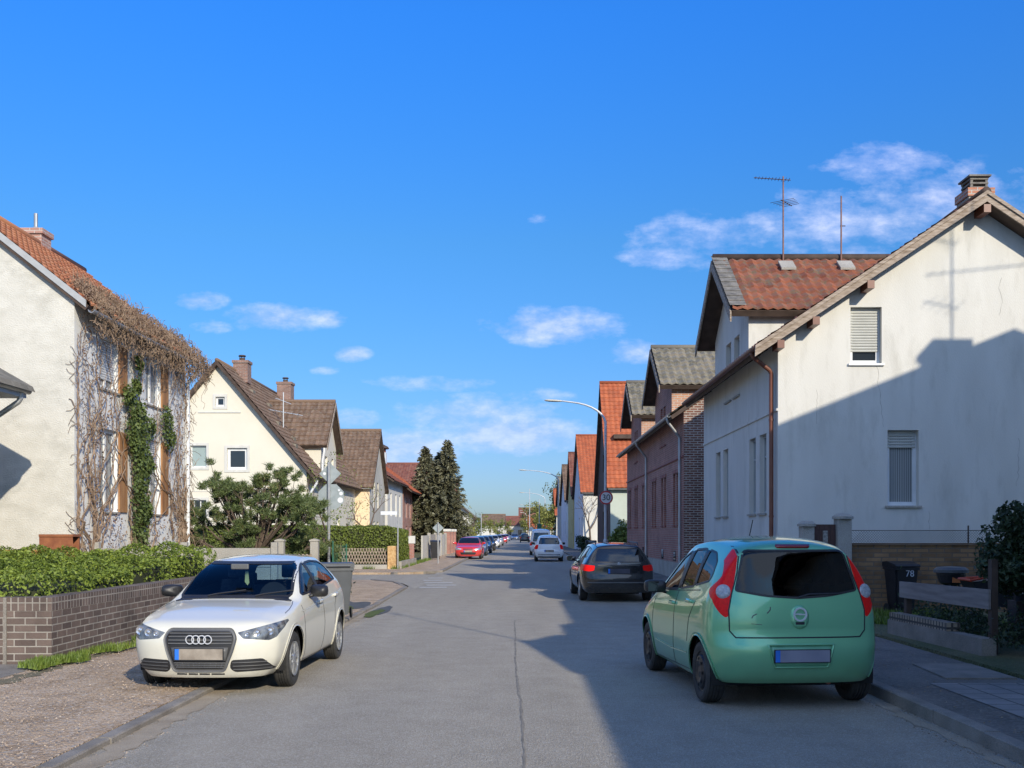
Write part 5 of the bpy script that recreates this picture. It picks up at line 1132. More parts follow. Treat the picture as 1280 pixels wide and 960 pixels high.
bin_('wheelie_bin', 'dark grey wheelie bin behind the white hatchback', -3.46, 19.3, PI + .35, bing, 1.0, z=.08)
bin_('wheelie_bin', 'dark bin on the left pavement beside the pale fences', -5.1, 62, .1, binb, 1.1, z=.08)
bin_('wheelie_bin', 'dark bin on the right pavement beside the small white car', 3.95, 57.5, PI, binb, 1.1, z=.11)
t = thing('flower_pot', (-3.75, 22, .08), 'terracotta pot with a small green plant right of the grey bin', 'plant pot'); b = BM(); lathe(b, [(.09, .08), (.13, .40), (.145, .40), (.145, .45), (.12, .45), (.11, .40)], (-3.75, 22.0, 0), seg=16); obj('pot', b, mat('terracotta', (.36,.17,.11), .9, c2=(.42,.22,.15)), t)
r = random.Random(3); leaves('foliage', [(Vector((-3.75 + r.gauss(0, .08), 22.0 + r.gauss(0, .08), .56 + r.gauss(0, .07))), None) for _ in range(400)], .07, leaf_d, t, 3)
# ---- right: board fence over low planter wall, post, barbecue, red barrow
t = thing('board_fence', (5.75, 14.1, .15), 'single wide grey board fence above the low brick border', 'fence')
b = BM(); prism(b, [(5.66, 15.4, .70), (5.81, 12.8, .71), (5.81, 12.8, .955), (5.66, 15.4, .935)], (.032, 0, 0)); obj('board', b, mat('grey_board_wood', (.17,.14,.13), .85, c2=(.27,.235,.215), scale=3, stretch=(3,.6,6)), t)
for x, y in ((5.85, 12.85), (5.71, 15.3)): b = BM(); box(b, x, y - .05, .1, x + .08, y + .05, .93 if y > 14 else 1.33); obj('post', b, darkwood, t)
t = thing('brick_border', (5.7, 13.7, .1), 'low crumbling brick border along the pavement on the right', 'wall'); b = BM(); prism(b, [(5.52, 15.5, .08), (5.66, 12.65, .08), (5.84, 12.65, .08), (5.70, 15.5, .08)], (0, 0, .28)); obj('lower_course', b, kerbm, t)
b = BM(); prism(b, [(5.53, 15.45, .362), (5.62, 13.6, .362), (5.80, 13.6, .362), (5.70, 15.45, .362)], (0, 0, .11)); obj('upper_course', b, brickmat('border_brick', (.24,.19,.14), (.33,.27,.2), (.07,.06,.05), .085, .2, .016, 0), t)
o = leaves('planter_weeds', [(Vector((R1.uniform(5.75, 6.8), R1.uniform(12.5, 16), .25 + abs(R1.gauss(0, .20)))), None) for _ in range(3500)], .06, leaf_d, None, 8); o['kind'] = 'stuff'
t = thing('barbecue', (6.85, 16.4, .15), 'black kettle barbecue with a small orange label behind the board fence', 'barbecue'); b = BM(); lathe(b, [(.05, .80), (.18, .87), (.22, 1.0), (.22, 1.02)], (6.85, 16.4, 0), seg=20); obj('bowl', b, binb, t)
b = BM(); lathe(b, [(.265, 1.03), (.265, 1.075), (.21, 1.115), (.001, 1.13)], (6.85, 16.4, 0), seg=20); obj('lid', b, bing, t)
for k in range(3): a = k * 2.1; b = BM(); tube(b, [(6.85 + .12 * math.cos(a), 16.4 + .12 * math.sin(a), .86), (6.85 + .26 * math.cos(a), 16.4 + .26 * math.sin(a), .15)], .015, 6); obj('leg', b, binb, t)
b = BM(); box(b, 6.79, 16.20, .875, 6.92, 16.215, .965); obj('label', b, mat('orange_label', (.50,.16,.05), .6), t)
t = thing('wheelbarrow', (7.05, 15.2, .15), 'red edged garden barrow half hidden behind the board fence', 'wheelbarrow'); b = BM(); prism(b, [(6.75, 15.0, .60), (7.2, 15.0, .56), (7.33, 15.0, 1.0), (6.58, 15.0, .95)], (0, .45, 0)); obj('tray', b, binb, t)
b = BM(); tube(b, [(6.55, 14.98, .97), (6.85, 14.97, 1.03), (7.35, 14.98, 1.03), (7.35, 15.46, 1.03), (6.57, 15.46, .97), (6.55, 14.98, .97)], .020, 6); obj('rim', b, mat('red_rim', (.45,.05,.02), .5), t)
b = BM(); lathe(b, [(.001, -.04), (.17, -.04), (.17, .04), (.001, .04)], (6.7, 15.2, .32), 'y', 16); obj('wheel', b, rubb, t)
t = thing('garden_bucket', (6.85, 14.1, .15), 'small black bucket with a white label behind the board fence', 'bucket'); b = BM(); lathe(b, [(.09, .74), (.11, .97), (.125, .97), (.125, 1.0), (.001, 1.005)], (6.85, 14.1, 0), seg=18); obj('tub', b, binb, t); b = BM(); box(b, 6.79, 13.982, .83, 6.91, 13.99, .93); obj('label', b, mat('white_sticker', (.75,.75,.78), .5), t); b = BM(); box(b, 6.72, 13.97, .1, 6.98, 14.23, .735); obj('stand', b, darkwood, t)

# ---- street lamps
steel = mat('lamp_post_grey', (.42,.45,.49), .5, metal=.3, c2=(.56,.58,.61), scale=4)
def lamp(y, x=4.05, first=True, label='', h=8.0, arm=2.75):
    t = thing('street_lamp', (x, y, .1), label, 'street lamp', 'tall street lamps on the right pavement')
    b = BM(); lathe(b, [(.11, .1), (.11, 1.3), (.075, 1.36), (.06, h - 1.0)], (x, y, 0), seg=12); obj('pole', b, steel, t)
    b = BM(); P = [Vector((x, y, h - 1.05))]
    for i in range(1, 9): a = i / 8; P.append(Vector((x - (arm - .75) * (a ** 1.6), y, h - 1.05 + 1.0 * (1 - (1 - a) ** 1.9))))
    P[-1].z = h - .02; tube(b, P, [.06 - .025 * i / 8 for i in range(9)], 8); obj('arm', b, steel, t)
    b = BM(); e = P[-1]; rows = []
    for (s, r_) in ((0, .035), (.08, .07), (.3, .10), (.65, .105), (.82, .07), (.88, .02)):
        rows.append([b.verts.new((e.x - s, y + r_ * math.cos(a) * 1.25, e.z + .04 * s + .6 * r_ * math.sin(a))) for a in [2 * PI * k / 12 for k in range(12)]])
    for A, B in zip(rows, rows[1:]):
        for k in range(12): b.faces.new((A[k], A[(k+1) % 12], B[(k+1) % 12], B[k]))
    b.faces.new(rows[0]); b.faces.new(rows[-1]); obj('lamp_head', b, mat('lamp_head_plastic', (.50,.48,.42), .5), t, smooth=True)
    return t
LB_ = ['nearest tall street lamp with the 30 sign on its pole', 'second tall street lamp from the viewer', 'third tall street lamp from the viewer', 'fourth tall street lamp, tiny', 'fifth and farthest tall street lamp']
for k, y in enumerate((49.5, 110, 170, 230, 290)): lamp(y, 4.1, label=LB_[k], h=[8.0, 8.35, 8.3, 7.9, 7.9][k], arm=[2.8, 4.1, 4.1, 4.1, 4.1][k])
t = thing('street_lamp', (1.4, 215, 0), 'low curved lamp post in the distance left of the white round sign', 'street lamp'); b = BM(); lathe(b, [(.09, 0), (.06, 5.3)], (1.4, 215, 0), seg=8); obj('pole', b, white_pl, t); b = BM(); tube(b, [(1.4, 215, 5.3), (1.0, 215, 5.8), (.1, 215, 5.9)], .06, 6); obj('arm', b, white_pl, t)
for k, (px, yt, Y, lb) in enumerate(((662, 611, 150, 'thin far pole carrying a small white round sign'), (674, 624, 140, 'thin far pole with a green notice'))):
    x = (px - 650) * Y / 1290; h = 1.66 + (666 - yt) * Y / 1290; t = thing('sign_pole', (x, Y, 0), lb, 'pole'); b = BM(); lathe(b, [(.06, 0), (.05, h)], (x, Y, 0), seg=8); obj('pole', b, steel, t)
    zz = 1.66 + 4 * Y / 1290; b = BM()
    if k == 0: lathe(b, [(.001, -.07), (.33, -.07), (.33, -.09), (.001, -.09)], (x + .25, Y, zz + .05), 'y', 20); obj('sign_plate', b, white_pl, t)
    else: box(b, x - .3, Y - .1, zz, x + .3, Y - .07, zz + .8, .01); obj('sign_plate', b, greenm, t)
# ---- signs
def disc(cx, y, cz, r0, r1, th, m, name, parent, seg=32):
    b = BM(); lathe(b, [(r0, 0), (r1, 0), (r1, -th), (r0, -th), (r0, 0)] if r0 > .01 else [(.001, 0), (r1, 0), (r1, -th), (.001, -th)], (cx, y, cz), 'y', seg); return obj(name, b, m, parent)
ws_ = mat('sign_white', (.66,.68,.70), .5, var=.04); rs_ = mat('sign_red', (.50,.025,.03), .5, var=.08); bs_ = mat('sign_black', (.015,.015,.02), .5)
t = thing('speed_limit_sign', (4.1, 49.3, 3.0), 'round speed limit sign reading 30 on the nearest lamp post', 'road sign')
cz = 1.66 + (666 - 622) * 49.3 / 1290; cxs = 4.12; disc(cxs, 49.38, cz, 0, .33, .012, ws_, 'sign_plate', t); disc(cxs, 49.364, cz, .262, .328, .006, rs_, 'red_ring', t)
me = textmesh('30', .40); me.transform(Matrix.Rotation(PI / 2, 4, 'X')); me.transform(Matrix.Translation((cxs, 49.350, cz + .0))); mk('number', me, bs_, t)
b = BM(); box(b, cxs - .1, 49.382, cz - .03, cxs + .1, 49.43, cz + .03); obj('bracket', b, steel, t)
sb = mat('sign_back', (.24,.28,.29), .55, c2=(.32,.36,.37), scale=6)
def polyplate(b, pts, y, th): prism(b, [(x, y, z) for x, z in pts], (0, th, 0))
x, y = -5.78, 31.2; zc = 1.66 + (666 - 621) * y / 1290; zd = 1.66 + (666 - 592) * y / 1290
t = thing('stop_sign', (x, y, 0), 'back of an octagonal sign with a diamond sign above on a thin pole', 'road sign')
b = BM(); lathe(b, [(.045, .05), (.045, zd + .35)], (x, y, 0), seg=10); obj('pole', b, zinc, t)
b = BM(); polyplate(b, [(x + .06 + .415 * math.cos(PI/8 + k * PI/4), zc + .415 * math.sin(PI/8 + k * PI/4)) for k in range(8)], y + .05, .012); obj('octagon_plate', b, sb, t)
b = BM(); q = .33; polyplate(b, [(x + .03 - q, zd), (x + .03, zd - q), (x + .03 + q, zd), (x + .03, zd + q)], y + .05, .012); obj('diamond_plate', b, sb, t)
b = BM(); 
for (dx, dz, rr) in ((.30, .10, .06), (.28, -.10, .09), (-.2, .0 + zd - zc, .05), (.24, .2, .035)): lathe(b, [(.001, 0), (rr, 0), (rr, -.004), (.001, -.004)], (x + .06 + dx, y + .046, zc + dz), 'y', 9)
obj('sticker', b, ws_, t)
x, y = -4.25, 53.5; zc = 1.66 + 6 * y / 1290
t = thing('priority_sign', (x, y, 0), 'back of a small diamond sign on a pole at the far side street corner', 'road sign'); b = BM(); lathe(b, [(.035, .03), (.035, zc + .3)], (x, y, 0), seg=8); obj('pole', b, zinc, t); b = BM(); polyplate(b, [(x - .29, zc), (x, zc - .29), (x + .29, zc), (x, zc + .29)], y + .04, .012); obj('diamond_plate', b, sb, t)
x, y = -5.35, 45.2; t = thing('street_name_sign', (x, y, 0), 'thin pole with narrow name plates seen edge on, beside the stone pillar', 'sign'); b = BM(); lathe(b, [(.03, .03), (.03, 2.72)], (x, y, 0), seg=8); obj('pole', b, zinc, t); b = BM(); prism(b, [(x - .75, y - .02, 2.45), (x - .03, y - .02, 2.45), (x - .03, y - .02, 2.60), (x - .75, y - .02, 2.60)], (0, .01, 0)); obj('name_plate', b, ws_, t)
x, y = -3.9, 104; t = thing('sign_pole', (x, y, 0), 'thin pole on the left pavement beyond the red car', 'pole'); b = BM(); lathe(b, [(.05, 0), (.05, 3.6)], (x, y, 0), seg=8); obj('pole', b, zinc, t)
# manhole cover by the kerb on the right, drain grate
b = BM(); lathe(b, [(.001, .0045), (.31, .0045), (.31, .001)], (1.2, 17.5, 0), seg=28); 
b.free()

for k, (x, y, h_, lb) in enumerate(((-4.8, 228, 4.6, 'small round tree before the tiny white house far left'), (-2.9, 252, 5.0, 'far olive tree left of the road end'), (.9, 262, 6.5, 'far tree rising at the end of the street'), (-6.0, 205, 5.5, 'yellow green tree far left before the last houses'))):
    tree('garden_tree', lb, x, y, h_, 1.5, [leaf_h, budm, leaf_d, budm][k], 40 + k, 700, .32)
# ================================================================== CARS
def pchip(xs, ys):
    n = len(xs); h = [xs[i+1]-xs[i] for i in range(n-1)]; d = [(ys[i+1]-ys[i])/h[i] for i in range(n-1)]
    m = [0]*n; m[0] = d[0]; m[-1] = d[-1]
    for i in range(1, n-1):
        if d[i-1]*d[i] <= 0: m[i] = 0
        else:
            w1 = 2*h[i]+h[i-1]; w2 = h[i]+2*h[i-1]; m[i] = (w1+w2)/(w1/d[i-1]+w2/d[i])
    def f(x):
        if x <= xs[0]: return ys[0] + (x-xs[0])*0
        if x >= xs[-1]: return ys[-1]
        i = 0
        while x > xs[i+1]: i += 1
        t = (x-xs[i])/h[i]; return (2*t**3-3*t**2+1)*ys[i] + (t**3-2*t**2+t)*h[i]*m[i] + (-2*t**3+3*t**2)*ys[i+1] + (t**3-t**2)*h[i]*m[i+1]
    return f
def catmull(P, sub, creases=()):
    out = []; n = len(P)
    for i in range(n-1):
        p1, p2 = P[i], P[i+1]
        p0 = P[i-1] if i > 0 and i not in creases else (2*p1[0]-p2[0], 2*p1[1]-p2[1])
        p3 = P[i+2] if i+2 < n and (i+1) not in creases else (2*p2[0]-p1[0], 2*p2[1]-p1[1])
        if i+2 >= n: p3 = (-p1[0], p1[1])
        for k in range(sub):
            t = k/sub; out.append(tuple(.5*((2*p1[c])+(-p0[c]+p2[c])*t+(2*p0[c]-5*p1[c]+4*p2[c]-p3[c])*t*t+(-p0[c]+3*p1[c]-3*p2[c]+p3[c])*t**3) for c in (0, 1)))
    out.append(P[-1]); return out
class Car:
    """shape table K: rows of (y, zs, ws, zm, wm, zb, wb, zt, wt, zr); front and rear caps bulge by FR(z), RR(z)"""
    def __init__(s, K, FR, RR, front_p=2.6, rear_p=3.0, ny=56, sub=4):
        ys = [k[0] for k in K]; F = [pchip(ys, [k[i] for k in K]) for i in range(1, 10)]
        s.F = F; y0, y1 = ys[0], ys[-1]; s.y0, s.y1 = y0, y1
        st = sorted(set([y0 + (y1-y0)*i/ny for i in range(ny+1)]))
        rings = []
        for y in st:
            zs, ws, zm, wm, zb, wb, zt, wt, zr = [f(y) for f in F]
            P = [(ws*.93, zs-.015), (ws, zs+.03), (ws+.7*(wm-ws), zs+.45*(zm-zs)), (wm, zm), (wm-.28*(wm-wb), zm+.62*(zb-zm)), (wb, zb), ((wb+wt)/2+.018, (zb+zt)/2), (wt, zt), (wt*.86, zt+.5*(zr-zt)), (wt*.5, zt+.86*(zr-zt)), (0, zr)]
            rings.append(catmull(P, sub, (5,)))
        n = len(rings[0]); J1 = 5*sub; J2 = 7*sub
        bm = bmesh.new(); s.bm = bm
        def V(x, y, z): return bm.verts.new((x, y, z))
        R_ = [[V(x, y, z) for x, z in r] for y, r in zip(st, rings)]
        Lf = [[(R_[i][j] if rings[i][j][0] == 0 else V(-rings[i][j][0], y, rings[i][j][1])) for j in range(n)] for i, y in enumerate(st)]
        for i in range(len(st)-1):
            for j in range(n-1):
                bm.faces.new((R_[i][j], R_[i+1][j], R_[i+1][j+1], R_[i][j+1]))
                bm.faces.new((Lf[i][j], Lf[i][j+1], Lf[i+1][j+1], Lf[i+1][j]))
        def cap(i, J, D, p, sgn):
            r = rings[i]; y = st[i]; fz = pchip([a for a, _ in D], [b for _, b in D])
            cols = list(range(J, n)); grid = {}
            for a in range(J+1):
                for ci, c in enumerate(cols):
                    if a == J: v = (R_[i][c], Lf[i][c])
                    elif c == J: v = (R_[i][a], Lf[i][a])
                    else:
                        xf = r[c][0]/max(1e-6, r[J][0]); x = r[a][0]*xf
                        tz = (r[a][1]-r[0][1])/(r[J][1]-r[0][1]); z = r[0][1]+(r[c][1]-r[0][1])*tz
                        f = max(0, 1-abs(xf)**p)**.5
                        tf = 1.0
                        yy = y + sgn*fz(z)*f
                        v0 = V(x, yy, z); v = (v0, v0 if c == n-1 else V(-x, yy, z))
                    grid[a, ci] = v
            for a in range(J):
                for ci in range(len(cols)-1):
                    for sd in (0, 1):
                        q = [grid[a, ci][sd], grid[a, ci+1][sd], grid[a+1, ci+1][sd], grid[a+1, ci][sd]]
                        if len(set(q)) == 4: bm.faces.new(q)
        # denser columns near the corner come from the ring spacing itself
        cap(0, J1, FR, front_p, -1); cap(len(st)-1, J2, RR, rear_p, 1)
        bmesh.ops.recalc_face_normals(bm, faces=bm.faces)
        # make sure normals point outwards
        f = max(bm.faces, key=lambda f: f.calc_center_median().z)
        if f.normal.z < 0: bmesh.ops.reverse_faces(bm, faces=bm.faces)
        for _ in range(1): bmesh.ops.smooth_vert(bm, verts=[v for v in bm.verts if v.co.y < y0+.12 or v.co.y > y1-.10], factor=.5, use_axis_x=True, use_axis_y=True, use_axis_z=True)
        bm.normal_update()
        s.ref = bm.copy(); bmesh.ops.triangulate(s.ref, faces=s.ref.faces); s.ref.normal_update(); s.ref.verts.ensure_lookup_table(); s.ref.faces.ensure_lookup_table()
        s.bvh = BVHTree.FromBMesh(s.ref); s.pieces = []
        s.ymin = min(v.co.y for v in bm.verts); s.ymax = max(v.co.y for v in bm.verts)
    def nrm(s, p):
        loc, no, fi, d = s.bvh.find_nearest(p)
        if fi is None: return Vector((0, 0, 1))
        f = s.ref.faces[fi]; vs = f.verts
        from mathutils.geometry import area_tri
        A = [area_tri(loc, vs[1].co, vs[2].co), area_tri(loc, vs[0].co, vs[2].co), area_tri(loc, vs[0].co, vs[1].co)]; t = sum(A) or 1
        return sum((vs[i].normal*(A[i]/t) for i in range(3)), Vector()).normalized()
    def proj(s, ax, a, b):
        o, d = {'r': ((3, a, b), (-1, 0, 0)), 'l': ((-3, a, b), (1, 0, 0)), 'f': ((a, -2, b), (0, 1, 0)), 'b': ((a, s.ymax+2, b), (0, -1, 0)), 't': ((a, b, 4), (0, 0, -1))}[ax]
        loc, no, fi, dist = s.bvh.ray_cast(Vector(o), Vector(d))
        if loc is None: return None, None
        return loc, s.nrm(loc)
    def cut(s, ax, poly, cond=None, take=True):
        """cut the polygon (in side/front/top projection) out of the body; returns the faces as a new bmesh"""
        bm = s.bm; ia, ib = {'s': (1, 2), 'x': (0, 2), 't': (0, 1)}[ax]
        a0, a1 = min(p[0] for p in poly)-.03, max(p[0] for p in poly)+.03; b0, b1 = min(p[1] for p in poly)-.03, max(p[1] for p in poly)+.03
        def near():
            out = []
            for f in bm.faces:
                if cond and not cond(f): continue
                if any(a0 < v.co[ia] < a1 and b0 < v.co[ib] < b1 for v in f.verts) : out.append(f)
            return out
        for i in range(len(poly)):
            p, q = poly[i], poly[(i+1) % len(poly)]; no = [0, 0, 0]; no[ia] = -(q[1]-p[1]); no[ib] = q[0]-p[0]; co = [0, 0, 0]; co[ia] = p[0]; co[ib] = p[1]
            fs = near(); g = list(set(v for f in fs for v in f.verts)) + list(set(e for f in fs for e in f.edges)) + fs
            bmesh.ops.bisect_plane(bm, geom=g, plane_co=co, plane_no=no, dist=1e-5)
        sel = []
        for f in near():
            c = f.calc_center_median()
            if pip(c[ia], c[ib], poly): sel.append(f)
        nb = bmesh.new(); mp = {}
        for f in sel:
            vs = []
            for v in f.verts:
                if v not in mp: mp[v] = nb.verts.new(v.co)
                vs.append(mp[v])
            nb.faces.new(vs)
        bmesh.ops.delete(bm, geom=sel, context='FACES'); return nb
    def emit(s, name, bm, m, parent, nrm=True, off=0, sm=True):
        if not nrm and m.name in P2: m = P2[m.name]
        if off:
            for v in bm.verts: v.co += s.nrm(v.co)*off
        for v in list(bm.verts):
            if not v.link_faces: bm.verts.remove(v)
        if not nrm:
            bm.normal_update(); fl = [f for f in bm.faces if f.normal.dot(s.nrm(f.calc_center_median())) < -.25]
            if fl: bmesh.ops.reverse_faces(bm, faces=fl)
        me = bpy.data.meshes.new(name); bm.to_mesh(me); bm.free()
        if nrm and len(me.vertices):
            me.polygons.foreach_set('use_smooth', [True]*len(me.polygons))
            me.normals_split_custom_set_from_vertices([s.nrm(v.co) for v in me.vertices])
        return mk(name, me, m, parent, smooth=sm and not nrm)
    def patch(s, ax, poly, thick=.006, cell=.05):
        """plate laid on the body inside a polygon, with real thickness"""
        tb = bmesh.new(); tb.faces.new([tb.verts.new((a, b, 0)) for a, b in poly])
        for k in (0, 1):
            lo = min(p[k] for p in poly); hi = max(p[k] for p in poly); n = int((hi-lo)/cell)
            for i in range(1, n+1):
                co = [0, 0, 0]; co[k] = lo+(hi-lo)*i/(n+1); no = [0, 0, 0]; no[k] = 1
                bmesh.ops.bisect_plane(tb, geom=tb.verts[:]+tb.edges[:]+tb.faces[:], plane_co=co, plane_no=no, dist=1e-5)
        out = bmesh.new(); top, bot = {}, {}; bad = set()
        for v in tb.verts:
            p, n = s.proj(ax, v.co.x, v.co.y)
            if p is None: bad.add(v); continue
            top[v] = out.verts.new(p+n*thick); bot[v] = out.verts.new(p-n*.004)
        for f in tb.faces:
            if any(v in bad for v in f.verts): continue
            out.faces.new([top[v] for v in f.verts])
        for e in tb.edges:
            if e.is_boundary and not (e.verts[0] in bad or e.verts[1] in bad):
                a, b = e.verts; out.faces.new((top[a], top[b], bot[b], bot[a]))
        bmesh.ops.recalc_face_normals(out, faces=out.faces); tb.free(); return out
    def strip(s, ax, pts, wd, thick=.003, closed=False, into=None):
        """thin band following a polyline on the body"""
        out = into or bmesh.new(); P = []
        pts = list(pts)+([pts[0]] if closed else [])
        for p, q in zip(pts, pts[1:]):
            n = max(1, int(math.hypot(q[0]-p[0], q[1]-p[1])/.03)); P += [(p[0]+(q[0]-p[0])*i/n, p[1]+(q[1]-p[1])*i/n) for i in range(n)]
        P.append(pts[-1]); prev = None
        for i in range(len(P)):
            p, q = P[max(0, i-1)], P[min(len(P)-1, i+1)]
            if closed and i in (0, len(P)-1): p, q = P[-2], P[1]
            dx, dy = q[0]-p[0], q[1]-p[1]; l = math.hypot(dx, dy) or 1; nx, ny = -dy/l*wd/2, dx/l*wd/2
            A, na = s.proj(ax, P[i][0]+nx, P[i][1]+ny); B, nb = s.proj(ax, P[i][0]-nx, P[i][1]-ny)
            if A is None or B is None or (A-B).length > .25: prev = None; continue
            cur = [out.verts.new(A+na*thick), out.verts.new(B+nb*thick), out.verts.new(A-na*.002), out.verts.new(B-nb*.002)]
            if prev and (prev[0].co-cur[0].co).length < .15:
                out.faces.new((prev[0], cur[0], cur[1], prev[1])); out.faces.new((prev[0], prev[2], cur[2], cur[0])); out.faces.new((prev[1], cur[1], cur[3], prev[3]))
            prev = cur
        return out
def arc(cx, cy, r, a0, a1, n): return [(cx+r*math.cos(a0+(a1-a0)*i/n), cy+r*math.sin(a0+(a1-a0)*i/n)) for i in range(n+1)]
def rpoly(pts, r=.03, n=3):
    """round the corners of a polygon"""
    out = []
    for i in range(len(pts)):
        p = Vector(pts[i]); a = Vector(pts[i-1])-p; b = Vector(pts[(i+1) % len(pts)])-p; rr = min(r, a.length*.45, b.length*.45)
        A = p+a.normalized()*rr; B = p+b.normalized()*rr
        for k in range(n+1):
            t = k/n; q = A*(1-t)**2+p*2*t*(1-t)+B*t*t; out.append((q.x, q.y))
    return out
rubber = mat('tyre_rubber', (.022,.022,.022), .75, c2=(.05,.047,.042), scale=9, bump=.002, bscale=60)
blackpl = mat('black_plastic', (.022,.022,.024), .45, var=.2)
greypl = mat('grey_plastic', (.10,.10,.10), .5, var=.15)
chrome = mat('chrome', (.75,.76,.78), .15, metal=1, var=.03)
alloy = mat('alloy', (.52,.53,.54), .35, metal=.8, var=.08)
steelb = mat('black_steel', (.03,.03,.032), .4, metal=.3, var=.2)
darkin = mat('underside', (.012,.012,.012), .9)
cglass = glassmat('car_glass', (.62,.80,.92), .0, .9)
cglassd = glassmat('tinted_car_glass', (.15,.2,.25), .0, .35)
opaque = glassmat('dark_car_glass', (.01,.012,.015), .02)
redl = mat('red_lens', (.86,.010,.008), .30, coat=.08, var=.12, scale=40, spec=.15)
redl2 = mat('dark_red_lens', (.22,.008,.006), .12, coat=1, var=.2)
clearl = mat('clear_lens', (.26,.27,.29), .1, coat=.6, c2=(.50,.51,.53), scale=45)
lampin = mat('lamp_reflector', (.30,.32,.35), .12, metal=.7, c2=(.72,.74,.78), scale=26)
lampdk = mat('lamp_housing', (.03,.033,.04), .12, coat=.6, c2=(.20,.22,.24), scale=14)
platem = mat('blurred_plate', (.20,.165,.13), .5, c2=(.38,.33,.27), scale=7)
plated = mat('grey_plate', (.20,.20,.26), .5, c2=(.28,.28,.34), scale=4)
platek = mat('dark_plate', (.03,.03,.045), .5, c2=(.07,.07,.10), scale=4)
blue = mat('blue_strip', (.02,.16,.62), .5, var=.05)
seatm = mat('seat_cloth', (.10,.105,.12), .9, c2=(.20,.20,.21), scale=20)
def wheel(parent, x, y, r, side, kind, wd=.19, hub=.64):
    b = BM(); h = wd/2; rr = r*hub
    prof = [(rr, -h*.72), (rr*1.03, -h*.86), (r*.82, -h), (r*.93, -h*.93), (r*.985, -h*.72)]
    for g in (-.45, -.15, .15, .45): prof += [(r, h*(g-.11)), (r, h*(g+.09)), (r-.008, h*(g+.10)), (r-.008, h*(g+.18))]
    prof += [(r*.985, h*.72), (r*.93, h*.93), (r*.82, h), (rr*1.03, h*.86), (rr, h*.72)]
    lathe(b, prof, (x, y, r), 'x', 36); w_ = obj('wheel', b, rubber, parent, smooth=False)
    xo = x+side*h*.62; b = BM(); s = side
    if kind == 'alloy':
        lathe(b, [(rr, -s*.10+0), (rr*.97, s*.035), (rr*.90, s*.03), (rr*.88, -s*.09)], (xo, y, r), 'x', 32)
        lathe(b, [(0.001, s*.035), (.05, s*.032), (.075, s*.0), (.075, -s*.06)], (xo, y, r), 'x', 20)
        for k in range(7):
            a = 2*PI*k/7+.2
            for da in (-.13, .13):
                d1 = Vector((0, math.cos(a+da*.4), math.sin(a+da*.4))); d2 = Vector((0, math.cos(a+da*1.3), math.sin(a+da*1.3))); c = Vector((xo, y, r))
                beam(b, c+d1*.05+Vector((s*.014, 0, 0)), c+d2*rr*.95+Vector((s*.010, 0, 0)), .018, .03, up=(1, 0, 0))
        obj('rim', b, alloy, w_)
        b = BM(); lathe(b, [(.001, -s*.05), (rr*.95, -s*.05)], (xo, y, r), 'x', 24); obj('brake_disc', b, steelb, w_)
    else:
        lathe(b, [(rr, -s*.03), (rr*.98, s*.012), (rr*.9, s*.006), (rr*.82, s*.03), (rr*.55, s*.045), (rr*.3, s*.03), (.001, s*.035)], (xo, y, r), 'x', 32)
        obj('hubcap', b, steelb, w_)
        for k in range(8):
            b = BM(); a = 2*PI*k/8; c = Vector((xo+s*.043, y+rr*.66*math.cos(a), r+rr*.66*math.sin(a))); lathe(b, [(.001, 0), (.017, 0)], c, 'x', 8); obj('hub_hole', b, darkin, w_)
    return w_
